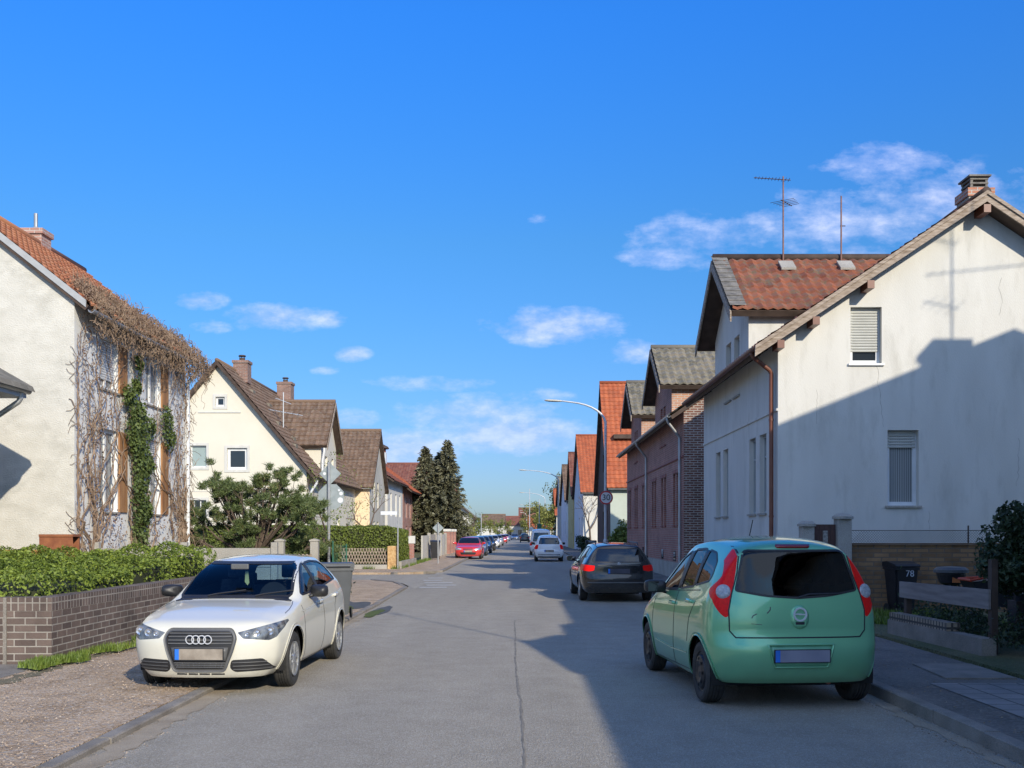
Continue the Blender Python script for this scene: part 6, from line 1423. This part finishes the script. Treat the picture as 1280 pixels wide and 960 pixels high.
def make_car(name, label, C, K, FR, RR, paint, wheelx, wys, r, W2, front=None, rear=None, swins=(), glass=cglass, wkind='alloy', seams=(), handles=(), mirror=None, mirm=None, ws=None, rw=None, interior=True, arch_r=None, roofz=1.35, group=None, detail=True, archk=1.0):
    t = thing(name, (0, 0, 0), label, 'car', group)
    C = Car(K, FR, RR); ar = arch_r or r+.055
    # seams first (they use the intact reference surface)
    trims = BM()
    for sd in ('r', 'l'):
        for sw in seams: C.strip(sd, sw, .009, .0025, into=trims)
    gl = []
    for sw in swins:
        nb_ = C.cut('s', rpoly(sw, .035), cond=lambda f: abs(f.calc_center_median().x) > .3 and abs(f.normal.x) > .25); gl.append(('side_window', nb_))
    if ws: gl.append(('windscreen', C.cut('x', rpoly(ws, .05), cond=lambda f: f.calc_center_median().y < C.y0+2.2 and f.normal.y < -.12 and f.calc_center_median().z > .8)))
    if rw: gl.append(('rear_window', C.cut('x', rpoly(rw, .05), cond=lambda f: f.calc_center_median().y > C.y1-.9 and f.normal.y > .12)))
    for wy in wys:
        pl = [(wy+ar*math.cos(a), r+ar*math.sin(a)) for a in [PI*2*i/28 for i in range(28)]]
        nb_ = C.cut('s', pl, cond=lambda f: abs(f.calc_center_median().x) > .45); nb_.free()
    extra = {}
    if rear or front:
        for yc_ in (.62, 3.30, 3.8): bmesh.ops.bisect_plane(C.bm, geom=C.bm.verts[:]+C.bm.edges[:]+C.bm.faces[:], plane_co=(0, yc_, 0), plane_no=(0, 1, 0), dist=1e-5)
    for (nm, ax, poly, m_, cond) in (front or [])+(rear or []):
        nb_ = C.cut(ax, poly, cond=cond); extra[nm+str(len(extra))] = (nm, nb_, m_)
    body = C.emit('body', C.bm, paint, t)
    if len(trims.verts): C.emit('door_seam', trims, blackpl, body, nrm=False, sm=False)
    else: trims.free()
    for nm, nb_ in gl:
        nb_2 = nb_
        # split left/right side windows into separate parts
        if nm == 'side_window':
            for sg in (1, -1):
                c2 = nb_2.copy(); bmesh.ops.delete(c2, geom=[f for f in c2.faces if f.calc_center_median().x*sg < 0], context='FACES'); C.emit(nm, c2, glass, t, off=-.004)
            nb_2.free()
        else: C.emit(nm, nb_2, glass, t, off=-.003)
    for nm, nb_, m_ in extra.values():
        xs = [v.co.x for v in nb_.verts]
        if not xs: nb_.free(); continue
        if min(xs) < -.05 and max(xs) > .05 and nm in ('headlight', 'tail_light'):
            for sg in (1, -1):
                c2 = nb_.copy(); bmesh.ops.delete(c2, geom=[f for f in c2.faces if f.calc_center_median().x*sg < 0], context='FACES'); C.emit(nm, c2, m_, t)
            nb_.free()
        else: C.emit(nm, nb_, m_, t)
    # window rubbers
    b = BM()
    for sw in swins:
        for sd in ('r', 'l'): C.strip(sd, rpoly(sw, .035), .022, .003, True, into=b)
    if ws: C.strip('f', rpoly(ws, .05), .03, .003, True, into=b)
    if rw: C.strip('b', rpoly(rw, .05), .02, .003, True, into=b)
    C.emit('window_seal', b, blackpl, body, nrm=False, sm=False)
    # wheel arches: liner and lip
    for wy in wys:
        for sg, ax in ((1, 'r'), (-1, 'l')):
            b = BM(); n = 18; rows = []
            for i in range(n+1):
                a = -.25+(PI+.5)*i/n; yy, zz = wy+ar*math.cos(a), r+ar*math.sin(a)
                rows.append((b.verts.new((sg*.50, yy, zz)), b.verts.new((sg*(W2-.05), yy, zz))))
            for i in range(n): b.faces.new((rows[i][0], rows[i][1], rows[i+1][1], rows[i+1][0]))
            f = b.faces.new([q[0] for q in rows]); obj('arch_liner', b, darkin, t)
            lip = C.strip(ax, arc(wy, r, ar+.014, -.18, PI+.18, 26), .03, .010); C.emit('wheel_arch', lip, paint, body, nrm=False, sm=True)
    b = BM(); zs = K[len(K)//2][1]; box(b, -.52, C.y0+.02, zs-.02, .52, C.y1-.06, zs+.12)
    box(b, -W2+.13, wys[0]+ar+.01, zs-.01, W2-.13, wys[1]-ar-.01, zs+.12); obj('underbody', b, darkin, t)
    for wy in wys:
        for sg in (1, -1): wheel(t, sg*(wheelx-.095), wy, r, sg, wkind)
    if interior:
        b = BM(); yc = wys[0]+1.05
        for sg in (-.36, .36):
            box(b, sg-.24, yc, .38, sg+.24, yc+.5, .60, .04)
            pr = [(sg-.22, yc+.42, .55), (sg+.22, yc+.42, .55), (sg+.20, yc+.62, 1.10), (sg-.20, yc+.62, 1.10)]; prism(b, pr, (0, .11, -.02))
            box(b, sg-.13, yc+.62, 1.12, sg+.13, yc+.72, 1.30, .03)
        box(b, -.62, yc+1.12, .42, .62, yc+1.3, 1.0, .04)
        for sg in (-.4, .4): box(b, sg-.12, yc+1.2, 1.02, sg+.12, yc+1.3, 1.16, .03)
        obj('seats', b, seatm, t)
        b = BM(); box(b, -W2+.16, wys[0]+.36, .72, W2-.16, wys[0]+.72, .93, .05); lathe(b, [(.155, -.012), (.185, -.012), (.185, .012), (.155, .012)], (-.36*(-1 if wkind == 'x' else -1), yc-.18, .92), 'y', 20); obj('dashboard', b, blackpl, t)
        b = BM(); box(b, -.11, yc-.42, roofz-.12, .11, yc-.39, roofz-.055, .015); obj('rear_view_mirror', b, greypl, t)
        b = BM(); box(b, -W2+.14, wys[0]+.4, .33, W2-.14, wys[1]+.35, .36); obj('cabin_floor', b, darkin, t)
    for (hy, hz) in handles:
        for ax in ('r', 'l'):
            b = C.patch(ax, rpoly([(hy-.09, hz-.017), (hy+.09, hz-.012), (hy+.09, hz+.02), (hy-.09, hz+.017)], .015), .030, .03); C.emit('door_handle', b, paint, t, nrm=False)
    if mirror:
        my, mz, mx = mirror
        for sg in (1, -1):
            b = BM()
            rings = []
            for (dy, k) in ((-.075, .35), (-.055, .78), (-.015, 1.0), (.045, 1.0), (.06, .93)):
                row = []
                for i in range(16):
                    a = 2*PI*i/16; ca, sa = math.cos(a), math.sin(a); e = .55
                    row.append(b.verts.new((sg*(mx+.125+.115*k*math.copysign(abs(ca)**e, ca)), my+dy-.035*ca, mz+.072*k*math.copysign(abs(sa)**e, sa))))
                rings.append(row)
            for a_, c_ in zip(rings, rings[1:]):
                for i in range(16): b.faces.new((a_[i], a_[(i+1) % 16], c_[(i+1) % 16], c_[i]))
            b.faces.new(rings[0]); b.faces.new(rings[-1])
            beam(b, (sg*(mx-.06), my+.02, mz-.085), (sg*(mx+.07), my+.0, mz-.045), .06, .035)
            mo = obj('wing_mirror', b, mirm or paint, t, smooth=True)
            b = BM(); box(b, sg*(mx+.03), my+.0605, mz-.055, sg*(mx+.215), my+.066, mz+.055) if sg > 0 else box(b, -(mx+.215), my+.0605, mz-.055, -(mx+.03), my+.066, mz+.055); obj('mirror_glass', b, opaque, mo)
    return t, C, body
def place(t, x, y, ang, yc, z=0):
    """turn the finished car about its middle (local y = yc) and set it down"""
    for c in t.children: c.location.y -= yc
    t.location = (x, y, z); t.rotation_euler = (0, 0, ang)
def plate(C, t, ax, zc, yoff=0, m=platem, w_=.26, h_=.055, txt=None, mirrorblue=False):
    p, n = C.proj(ax, 0, zc); sg = -1 if ax == 'f' else 1; y = p.y+sg*.018+yoff
    b = BM(); box(b, -w_-.01, min(y, y+sg*.008), zc-h_-.008, w_+.01, max(y, y+sg*.008), zc+h_+.008); po = obj('number_plate', b, blackpl, t)
    b = BM(); ya, yb = y+sg*.0085, y+sg*.011; box(b, -w_, min(ya, yb), zc-h_, w_, max(ya, yb), zc+h_); obj('plate_face', b, m, po)
    x0 = -w_ if ax == 'f' else w_-.045; b = BM(); ya, yb = y+sg*.0115, y+sg*.013; box(b, x0, min(ya, yb), zc-h_, x0+.045, max(ya, yb), zc+h_); obj('blue_strip', b, blue, po)

# ------------------------------------------------ white hatchback, facing the camera
KA = [ # y, zs, ws, zm, wm, zb, wb, zt, wt, zr
 (.34,.20,.70,.52,.815,.735,.755,.775,.62,.795),
 (.60,.20,.76,.55,.855,.790,.785,.832,.63,.855),
 (.95,.21,.80,.56,.868,.845,.800,.880,.64,.903),
 (1.20,.21,.81,.56,.868,.885,.800,.912,.67,.932),
 (1.34,.21,.81,.56,.868,.905,.800,.985,.665,1.015),
 (1.60,.21,.81,.56,.868,.935,.800,1.145,.630,1.195),
 (1.90,.21,.81,.56,.868,.955,.798,1.275,.580,1.335),
 (2.15,.21,.81,.56,.868,.970,.796,1.325,.560,1.385),
 (2.60,.21,.81,.56,.868,.995,.792,1.350,.555,1.416),
 (3.10,.21,.81,.57,.868,1.025,.785,1.335,.548,1.408),
 (3.45,.22,.80,.58,.860,1.045,.765,1.285,.535,1.370),
 (3.72,.24,.77,.60,.825,1.030,.725,1.19,.520,1.30)]
FA = [(.15,.21),(.22,.27),(.35,.31),(.52,.31),(.66,.275),(.735,.20),(.775,.10),(.80,.03)]
RA = [(.2,.16),(.4,.22),(.6,.22),(.9,.18),(1.0,.14),(1.15,.07),(1.30,.0)]
isf = lambda f: f.normal.y < .3 and f.calc_center_median().y < .62
def mir(p): return [(-a, b) for a, b in p][::-1]
cream_paint = paintmat('cream_white_paint', (.68,.655,.555), 0, .3)
hlp = rpoly([(.395,.655),(.60,.705),(.825,.758),(.815,.68),(.785,.598),(.72,.568),(.62,.578),(.46,.592)], .012, 2)
fog = rpoly([(.34,.375),(.66,.385),(.735,.30),(.745,.255),(.37,.245),(.32,.29)], .025, 2)
gro = rpoly([(-.385,.60),(-.34,.675),(.34,.675),(.385,.60),(.345,.46),(.27,.280),(-.27,.280),(-.345,.46)], .035, 3)
lines = [[(1.22,.86),(1.20,.60),(1.28,.24)], [(2.22,.975),(2.25,.60),(2.20,.25)], [(3.03,.86),(2.90,.75),(2.86,.50)], [(1.28,.235),(2.83,.235)], [(2.22,.975),(2.23,1.33)]]
crease = [[(.9,.70),(1.6,.725),(2.6,.775),(3.5,.82)]]
at, AC, ab = make_car('parked_car', 'cream white hatchback parked half on the gravel, facing the viewer, with black door mirrors', None, KA, FA, RA, cream_paint, .845, (.80, 3.27), .305, .868,
    front=[('headlight', 'x', hlp, lampdk, isf), ('headlight', 'x', mir(hlp), lampdk, isf), ('fog_grille', 'x', fog, blackpl, isf), ('fog_grille', 'x', mir(fog), blackpl, isf), ('grille', 'x', gro, blackpl, isf)],
    swins=[[(1.42,.965),(1.64,1.105),(1.92,1.245),(2.08,1.295),(2.20,1.315),(2.17,1.0)], [(2.26,1.003),(2.29,1.315),(2.62,1.33),(3.05,1.31),(3.22,1.265),(3.34,1.08)]],
    ws=[(-.675,.955),(.675,.955),(.575,1.325),(-.575,1.325)], rw=[(-.46,1.25),(.46,1.25),(.57,1.02),(-.57,1.02)], seams=lines, handles=[(2.08,.845),(3.0,.875)], mirror=(1.66,1.0,.80), mirm=blackpl, roofz=1.38)
# grille: dark surround, slats, four rings, lower lip
b = AC.strip('f', gro, .034, .020, True); AC.emit('grille_surround', b, greypl, at, nrm=False)
b = BM()
for z in (.645,.612,.579,.546,.350,.330,.310,.293):
    hw = .345-(0 if z > .5 else .065); AC.strip('f', [(-hw, z), (hw, z)], .013, .016, into=b)
for i in range(-4, 5): AC.strip('f', [(i*.055, .275), (i*.062, .355)], .007, .014, into=b)
AC.emit('grille_slats', b, greypl, at, nrm=False)
b = AC.patch('f', [(-.31,.505),(.31,.505),(.285,.37),(-.285,.37)], .02, .06); AC.emit('plate_panel', b, greypl, at, nrm=False)
for sg in (1, -1):
    b = BM()
    for k, z in enumerate((.35,.315,.28)): AC.strip('f', [(sg*(.35+k*.003), z), (sg*(.69+k*.018), z+.004)], .010, .010, into=b)
    AC.emit('fog_slats', b, greypl, at, nrm=False)
p, n_ = AC.proj('f', 0, .585)
for k in range(4):
    b = BM(); lathe(b, [(.038, 0), (.047, 0), (.047, -.012), (.038, -.012), (.038, 0)], (-.0975+k*.065, p.y-.028-k*.0006, .588), 'y', 28); obj('emblem_ring', b, mat('satin_chrome', (.72,.73,.75), .35, metal=.4, var=.03), at)
plate(AC, at, 'f', .437)
b = BM()
for x0, x1 in ((-.26,-.15),(-.13,-.03),(-.01,.10),(.12,.26)): 
    q = AC.patch('f', [(x0,.236),(x1,.236),(x1,.222),(x0,.222)], .004, .05); me = bpy.data.meshes.new('x'); q.to_mesh(me); b.from_mesh(me); q.free()
AC.emit('lip_vents', b, blackpl, at, nrm=False)
for sg in (1, -1):       # lamp internals: reflectors behind a glossy housing
    for (x, z, r_) in ((.72,.665,.048),(.60,.650,.042),(.50,.640,.028)):
        p, n_ = AC.proj('f', sg*x, z); b = BM(); lathe(b, [(r_, 0), (r_*.92, -.012), (r_*.5, -.006), (.001, -.014)], (p.x, p.y-.004, p.z), 'y', 20); obj('lamp_reflector', b, lampin, at)
    
for sx in (-.33,.25):     # wipers
    b = BM(); tube(b, [(sx, 1.24, .965), (sx+.1, 1.27, .985), (sx+.44, 1.33, 1.025)], .009, 5); obj('wiper', b, blackpl, at)
b = AC.patch('t', [(-.66,1.20),(.66,1.20),(.655,1.262),(-.655,1.262)], .004, .06); AC.emit('cowl', b, blackpl, at, nrm=False)
b = BM(); prism(b, [(.0-.018, 1.72, 1.23), (.018, 1.72, 1.23), (.03, 1.72, 1.09), (.01, 1.72, 1.06), (-.025, 1.72, 1.10)], (0, .01, 0)); obj('hanging_tag', b, mat('yellow_card', (.62,.60,.28), .7), at)
for ax in ('r', 'l'):
    b = AC.patch(ax, [(2.165,1.0),(2.265,1.003),(2.30,1.318),(2.195,1.308)], .003, .05); AC.emit('door_pillar', b, blackpl, at, nrm=False)
b = AC.strip('t', [(.765,.66),(.765,.85),(.745,1.05),(.715,1.20)], .007, .002); AC.strip('t', [(-.765,.66),(-.765,.85),(-.745,1.05),(-.715,1.20)], .007, .002, into=b); AC.emit('bonnet_seam', b, blackpl, ab, nrm=False)
for ax in ('r', 'l'): b = AC.strip(ax, [(1.15,.795),(2.0,.845),(3.0,.905),(3.55,.935)], .012, .005); AC.emit('shoulder_crease', b, cream_paint, ab, nrm=False)
place(at, -3.20, 12.36, R(-1.4), 1.975); at.scale = (.935, .98, .985)

# ------------------------------------------------ green mini MPV, seen from behind
KG = [
 (.34,.20,.68,.55,.79,.78,.72,.83,.58,.86),
 (.60,.20,.74,.57,.83,.84,.75,.90,.60,.93),
 (.90,.21,.78,.58,.842,.92,.765,.99,.64,1.02),
 (1.10,.21,.79,.58,.842,.965,.77,1.08,.655,1.12),
 (1.40,.21,.79,.58,.842,.99,.77,1.245,.63,1.30),
 (1.75,.21,.79,.58,.842,1.01,.77,1.405,.60,1.465),
 (2.10,.21,.79,.58,.842,1.03,.768,1.50,.585,1.59),
 (2.60,.21,.79,.60,.842,1.06,.766,1.525,.575,1.632),
 (3.00,.22,.79,.62,.842,1.10,.765,1.505,.565,1.622),
 (3.30,.24,.78,.64,.838,1.14,.755,1.48,.555,1.592),
 (3.46,.26,.76,.66,.825,1.15,.735,1.445,.540,1.548)]
FG = [(.15,.16),(.3,.26),(.5,.28),(.7,.22),(.8,.12),(.86,.03)]
RG = [(.24,.17),(.32,.235),(.45,.262),(.60,.262),(.655,.245),(.675,.205),(.80,.215),(1.00,.185),(1.08,.160),(1.25,.112),(1.40,.065),(1.49,.035),(1.545,.0)]
green_paint = paintmat('mint_green_paint', (.19,.51,.265), .35, .28)
isr = lambda f: f.normal.y > -.35 and f.calc_center_median().y > 3.30
tl = [(.525,1.515),(.572,1.50),(.625,1.38),(.685,1.245),(.755,1.14),(.785,1.05),(.775,.97),(.735,.90),(.69,.862),(.662,.875),(.648,.95),(.62,1.10),(.572,1.28)]
tl = rpoly(tl, .025, 2)
gt, GC, gb = make_car('parked_car', 'mint green compact car seen from behind, parked at the right kerb in the shade', None, KG, FG, RG, green_paint, .82, (.78, 3.14), .300, .842,
    rear=[('tail_light', 'x', tl, redl, isr), ('tail_light', 'x', mir(tl), redl, isr)],
    swins=[[(1.28,1.02),(1.55,1.22),(1.82,1.385),(2.11,1.465),(2.06,1.055)], [(2.17,1.065),(2.24,1.48),(2.56,1.495),(2.66,1.49),(2.68,1.11)], [(2.74,1.125),(2.75,1.485),(2.98,1.46),(3.16,1.37),(3.23,1.25),(3.20,1.19)]],
    ws=[(-.64,1.08),(.64,1.08),(.58,1.46),(-.58,1.46)], rw=[(-.485,1.49),(.485,1.49),(.575,1.16),(.585,1.115),(.30,1.065),(0,1.045),(-.30,1.065),(-.585,1.115),(-.575,1.16)],
    glass=cglassd, wkind='steel', seams=[[(1.14,.93),(1.12,.60),(1.18,.24)], [(2.12,1.04),(2.16,.60),(2.12,.26)], [(2.95,.98),(2.78,.80),(2.74,.56)], [(1.2,.25),(2.72,.27)], [(1.34,1.01),(2.0,1.035),(3.0,1.09)]],
    handles=[(2.02,.90),(2.72,.96)], mirror=(1.52,1.055,.775), mirm=blackpl, roofz=1.52)
b = GC.strip('b', [(-.515,1.53),(-.56,1.28),(-.625,1.08),(-.66,.93),(-.655,.74),(-.60,.678),(.60,.678),(.655,.74),(.66,.93),(.625,1.08),(.56,1.28),(.515,1.53)], .012, .0025); GC.emit('tailgate_seam', b, blackpl, gb, nrm=False)
b = GC.patch('b', rpoly([(-.17,1.540),(.17,1.540),(.16,1.512),(-.16,1.512)], .012), .014, .04); GC.emit('high_brake_light', b, redl2, gt, nrm=False)
for sg in (1, -1):
    p, n_ = GC.proj('b', sg*.695, 1.105); b = BM(); 
    lathe(b, [(.070, -.03), (.070, .0), (.062, .008), (.03, .012), (.001, .013)], (0, 0, 0), 'y', 26)
    for v in b.verts: v.co = Vector((0, 1, 0)).rotation_difference((n_+Vector((0, .25, 0))).normalized()) @ v.co + p
    obj('reversing_light', b, clearl, gt, smooth=True)
# emblem in a round recess with the handle below
p, n_ = GC.proj('b', 0, .885); y = p.y
b = GC.patch('b', [(.085*math.cos(a), .885+.095*math.sin(a)-(.03 if math.sin(a) < 0 else 0)) for a in [2*PI*i/24 for i in range(24)]], .010, .04); GC.emit('emblem_base', b, green_paint, gt, nrm=False)
b = BM(); lathe(b, [(.050, 0), (.066, 0), (.066, .012), (.050, .012), (.050, 0)], (0, y+.012, .895), 'y', 30); box(b, -.060, y+.014, .889, .012, y+.022, .900); box(b, -.012, y+.0145, .893, .060, y+.0225, .904); obj('emblem', b, mat('satin_chrome', (.72,.73,.75), .35, metal=.4, var=.03), gt)
b = BM(); box(b, -.045, y+.010, .795, .045, y+.016, .825, .004); obj('tailgate_handle', b, blackpl, gt)
# number plate in a trapezoid recess
b = GC.strip('b', [(-.315,.613),(.315,.613),(.255,.405),(-.255,.405)], .016, .012, True); GC.emit('plate_recess_rim', b, green_paint, gt, nrm=False)
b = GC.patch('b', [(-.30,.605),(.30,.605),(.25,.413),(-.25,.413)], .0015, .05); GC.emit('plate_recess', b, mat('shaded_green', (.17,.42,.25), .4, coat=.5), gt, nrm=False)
plate(GC, gt, 'b', .512, m=plated)
b = BM(); AC_ = None
p, n_ = GC.proj('b', 0, 1.10); tube(b, [(0, p.y+.02, 1.05), (-.10, p.y+.015, 1.08), (-.40, p.y-.0, 1.085)], .009, 5); obj('rear_wiper', b, blackpl, gt)
b = GC.strip('b', [(.31,.905),(.28,.935),(.275,.965)], .010, .0015); GC.strip('b', [(.455,.86),(.44,.885),(.405,.90)], .009, .0015, into=b); GC.strip('b', [(.46,.808),(.36,.800)], .005, .0015, into=b); GC.emit('scratches', b, greypl, gb, nrm=False)
b = BM(); tube(b, [(-.30, 3.3, .26), (-.30, 3.62, .25)], .025, 8); obj('exhaust', b, brownmet, gt)
b = BM(); tube(b, [(-.05, 1.95, 1.55), (-.05, 2.12, 1.80)], .005, 5); lathe(b, [(.02, 1.54), (.012, 1.57)], (-.05, 1.95, 0), 'z', 8); obj('aerial', b, blackpl, gt)
b = GC.strip('r', [(1.30,.44),(2.0,.42),(2.70,.44)], .014, .006); GC.strip('l', [(1.30,.44),(2.0,.42),(2.70,.44)], .014, .006, into=b); GC.emit('side_crease', b, green_paint, gb, nrm=False)
for ax in ('r', 'l'):
    b = GC.patch(ax, [(2.055,1.06),(2.175,1.065),(2.245,1.475),(2.12,1.46)], .003, .05); GC.emit('door_pillar', b, blackpl, gt, nrm=False)
    b = GC.patch(ax, [(2.675,1.12),(2.745,1.13),(2.755,1.48),(2.655,1.485)], .003, .05); GC.emit('quarter_pillar', b, blackpl, gt, nrm=False)
place(gt, 2.46, 11.47, PI+R(5.2), 1.87)

# ------------------------------------------------ black estate, seen from behind
KB = [
 (.38,.20,.74,.52,.86,.72,.80,.76,.62,.78),
 (.80,.20,.80,.54,.895,.80,.83,.85,.66,.87),
 (1.40,.21,.83,.55,.905,.88,.83,.93,.68,.95),
 (1.60,.21,.83,.55,.905,.90,.825,1.00,.67,1.04),
 (2.10,.21,.83,.55,.905,.93,.82,1.26,.59,1.31),
 (2.50,.21,.83,.55,.905,.95,.815,1.35,.56,1.41),
 (3.30,.21,.83,.56,.905,.97,.81,1.36,.555,1.425),
 (3.90,.22,.82,.58,.895,.99,.79,1.33,.545,1.40),
 (4.25,.24,.79,.62,.87,.99,.76,1.29,.53,1.365)]
FB = FG
RB = [(.2,.16),(.35,.23),(.60,.25),(.66,.22),(.90,.22),(.98,.19),(1.15,.12),(1.3,.04),(1.36,.0)]
KK_ = None
def estate(label, paint, x, y, ang, rearplate=platek, glass=opaque, name='parked_car', z=0, wk='alloy', front_view=False, sc=1.0, group=None):
    rearp = []
    if not front_view:
        tl2 = rpoly([(.57,.875),(.88,.905),(.90,.76),(.70,.74),(.59,.76)], .02, 2); rearp = [('tail_light', 'x', tl2, redl, lambda f: f.calc_center_median().y > 3.8), ('tail_light', 'x', mir(tl2), redl, lambda f: f.calc_center_median().y > 3.8)]
    fr = []
    if front_view:
        hl = rpoly([(.40,.68),(.80,.74),(.84,.66),(.70,.60),(.44,.61)], .02, 2); fr = [('headlight', 'x', hl, lampin, isf), ('headlight', 'x', mir(hl), lampin, isf), ('grille', 'x', [(-.30,.66),(.30,.66),(.26,.56),(-.26,.56)], blackpl, isf), ('lower_grille', 'x', [(-.5,.42),(.5,.42),(.42,.30),(-.42,.30)], blackpl, isf)]
    t, C, bd = make_car(name, label, None, KB, FB, RB, paint, .88, (.85, 3.62), .315, .905, rear=rearp, front=fr,
        swins=[[(1.95,.99),(2.2,1.20),(2.55,1.305),(2.62,1.31),(2.60,1.0)], [(2.72,1.0),(2.74,1.315),(3.35,1.32),(3.40,1.03)], [(3.52,1.04),(3.50,1.31),(3.95,1.26),(4.06,1.08)]],
        ws=[(-.66,1.0),(.66,1.0),(.56,1.31),(-.56,1.31)], rw=[(-.49,1.29),(.49,1.29),(.63,1.00),(.60,.96),(-.60,.96),(-.63,1.00)], glass=glass, wkind=wk, interior=False,
        seams=[[(1.5,.86),(1.5,.5),(1.55,.24)], [(2.66,.95),(2.68,.25)], [(3.5,.9),(3.35,.5)]], handles=[(2.5,.84),(3.35,.86)], mirror=(2.0,1.0,.83), mirm=paint, roofz=1.4)
    if not front_view:
        plate(C, t, 'b', .745, m=rearplate)
        b = C.strip('b', [(-.74,.47),(.74,.47)], .03, .012); C.emit('bumper_strip', b, greypl, t, nrm=False)
        b = C.strip('b', [(-.50,.885),(.50,.885)], .018, .010); C.emit('tailgate_trim', b, greypl, t, nrm=False)
        p, n_ = C.proj('b', 0, .925); b = BM(); lathe(b, [(.001,.012),(.038,.010),(.040,0)], (0, p.y, .925), 'y', 16); obj('emblem', b, clearl, t)
        b = BM(); 
        for sg in (1, -1): tube(b, [(sg*.52, 2.3, 1.40), (sg*.52, 2.4, 1.43), (sg*.51, 3.9, 1.42), (sg*.51, 4.0, 1.38)], .016, 6)
        obj('roof_rails', b, blackpl, t)
    else: plate(C, t, 'f', .47)
    place(t, x, y, ang, 2.25, z)
    if group: t['group'] = group
    return t
black_paint = paintmat('black_paint', (.016,.016,.018), .2, .25)
estate('black estate car with red tail lights parked in the shade beyond the green car', black_paint, 2.30, 26.8, PI+R(1.5))
def hatch(label, paint, x, y, ang, rear, group=None, glass=opaque, K=None, name='parked_car', z=0, wk='alloy', van=False):
    K = K or KA; Kq = K
    if van: Kq = [(k[0], k[1], k[2], k[3], k[4], k[5]+.08, k[6], k[7]+(.28 if k[0] > 1.7 else .1), k[8]+(.08 if k[0] > 1.7 else 0), k[9]+(.30 if k[0] > 1.7 else .1)) for k in KG]
    elif rear: Kq = [(k[0], k[1], k[2], k[3], k[4], k[5]-.05, k[6], k[7]-.09, k[8], k[9]-.09) if k[0] > 1.2 else k for k in KG]
    dz = .28 if van else -.07
    rearp = []; fr = []
    if rear:
        tl2 = rpoly([(.60,.99),(.74,.97),(.86,.80),(.86,.70),(.66,.72),(.63,.85)], .02, 2); rearp = [('tail_light', 'x', tl2, redl, isr), ('tail_light', 'x', mir(tl2), redl, isr)]
    else: fr = [('headlight', 'x', hlp, lampin, isf), ('headlight', 'x', mir(hlp), lampin, isf), ('grille', 'x', [(-.33,.67),(.33,.67),(.30,.60),(-.30,.60)], blackpl, isf), ('lower_grille', 'x', [(-.52,.44),(.52,.44),(.44,.29),(-.44,.29)], blackpl, isf)]
    if rear:
        t, C, bd = make_car(name, label, None, Kq, FG, RG if not van else [(a*1.15, b*.7) for a, b in RG], paint, .82, (.78, 3.14), .30, .842, rear=rearp, swins=[[(1.40,1.02),(1.62,1.16),(1.90,1.30),(2.12,1.33),(2.06,1.03)], [(2.17,1.03),(2.24,1.34),(2.9,1.34),(3.0,1.10)]],
            rw=[(-.50,1.36+max(0,dz)),(.50,1.36+max(0,dz)),(.60,1.02),(-.60,1.02)], ws=[(-.62,1.05),(.62,1.05),(.56,1.35),(-.56,1.35)], glass=glass, wkind=wk, interior=False, mirror=(1.52,1.03,.775), mirm=blackpl)
        plate(C, t, 'b', .62, m=platem); b = C.strip('b', [(-.62,.36),(.62,.36)], .14, .006); C.emit('rear_skirt', b, blackpl, t, nrm=False); yc = 1.87
    else:
        t, C, bd = make_car(name, label, None, KA, FA, RA, paint, .845, (.80, 3.27), .305, .868, front=fr, swins=[[(1.42,.965),(1.64,1.105),(1.92,1.245),(2.08,1.295),(2.20,1.315),(2.17,1.0)], [(2.26,1.003),(2.29,1.315),(2.62,1.325),(3.02,1.285),(3.20,1.05)]],
            ws=[(-.665,1.0),(.665,1.0),(.575,1.33),(-.575,1.33)], glass=glass, wkind=wk, interior=False, mirror=(1.66,1.0,.80), mirm=paint)
        plate(C, t, 'f', .50); yc = 1.975
    if group: t['group'] = group
    place(t, x, y, ang, yc, z); return t
pw = paintmat('white_paint', (.70,.71,.72)); pr_ = paintmat('red_paint', (.60,.028,.03)); pb = paintmat('blue_grey_paint', (.08,.13,.25), .4); ps = paintmat('silver_paint', (.40,.41,.43), .5); pd = paintmat('dark_blue_paint', (.02,.03,.07), .3)
gL = 'cars parked along the left kerb'; gR = 'cars on the right side of the street'
hatch('small white car seen from behind, beyond the black estate', pw, 1.67, 61.0, PI, True, gR)
hatch('tall white van in front of the small white car', pw, 1.55, 77.5, PI, True, gR, van=True, z=.02)
hatch('bright red car parked on the left, facing the viewer', pr_, -3.25, 66.5, 0, False, gL)
hatch('blue grey car parked right behind the red one', pb, -3.25, 76, 0, False, gL)
estate('dark blue estate parked third in the left row', pd, -3.2, 85, 0, front_view=True, group=gL)
estate('black car fourth in the left row behind the dark blue estate', black_paint, -3.2, 97, 0, front_view=True, group=gL)
hatch('white car fifth in the left row', pw, -3.1, 116, 0, False, gL)
hatch('silver car sixth in the left row, just before the tiny red one', ps, -3.0, 134, 0, False, gL)
hatch('small white car far down the street facing the viewer', pw, -2.9, 205, 0, False)
hatch('dark car far down the street in the middle of the lane', black_paint, .8, 178, PI, True)
hatch('pale far car at the right kerb beside the lamp posts', ps, 2.6, 150, PI, True)

hatch('small red car far away at the left kerb', pr_, -2.9, 165, 0, False)
hatch('tiny blue car far away near the end of the street', pb, -1.2, 236, 0, False)
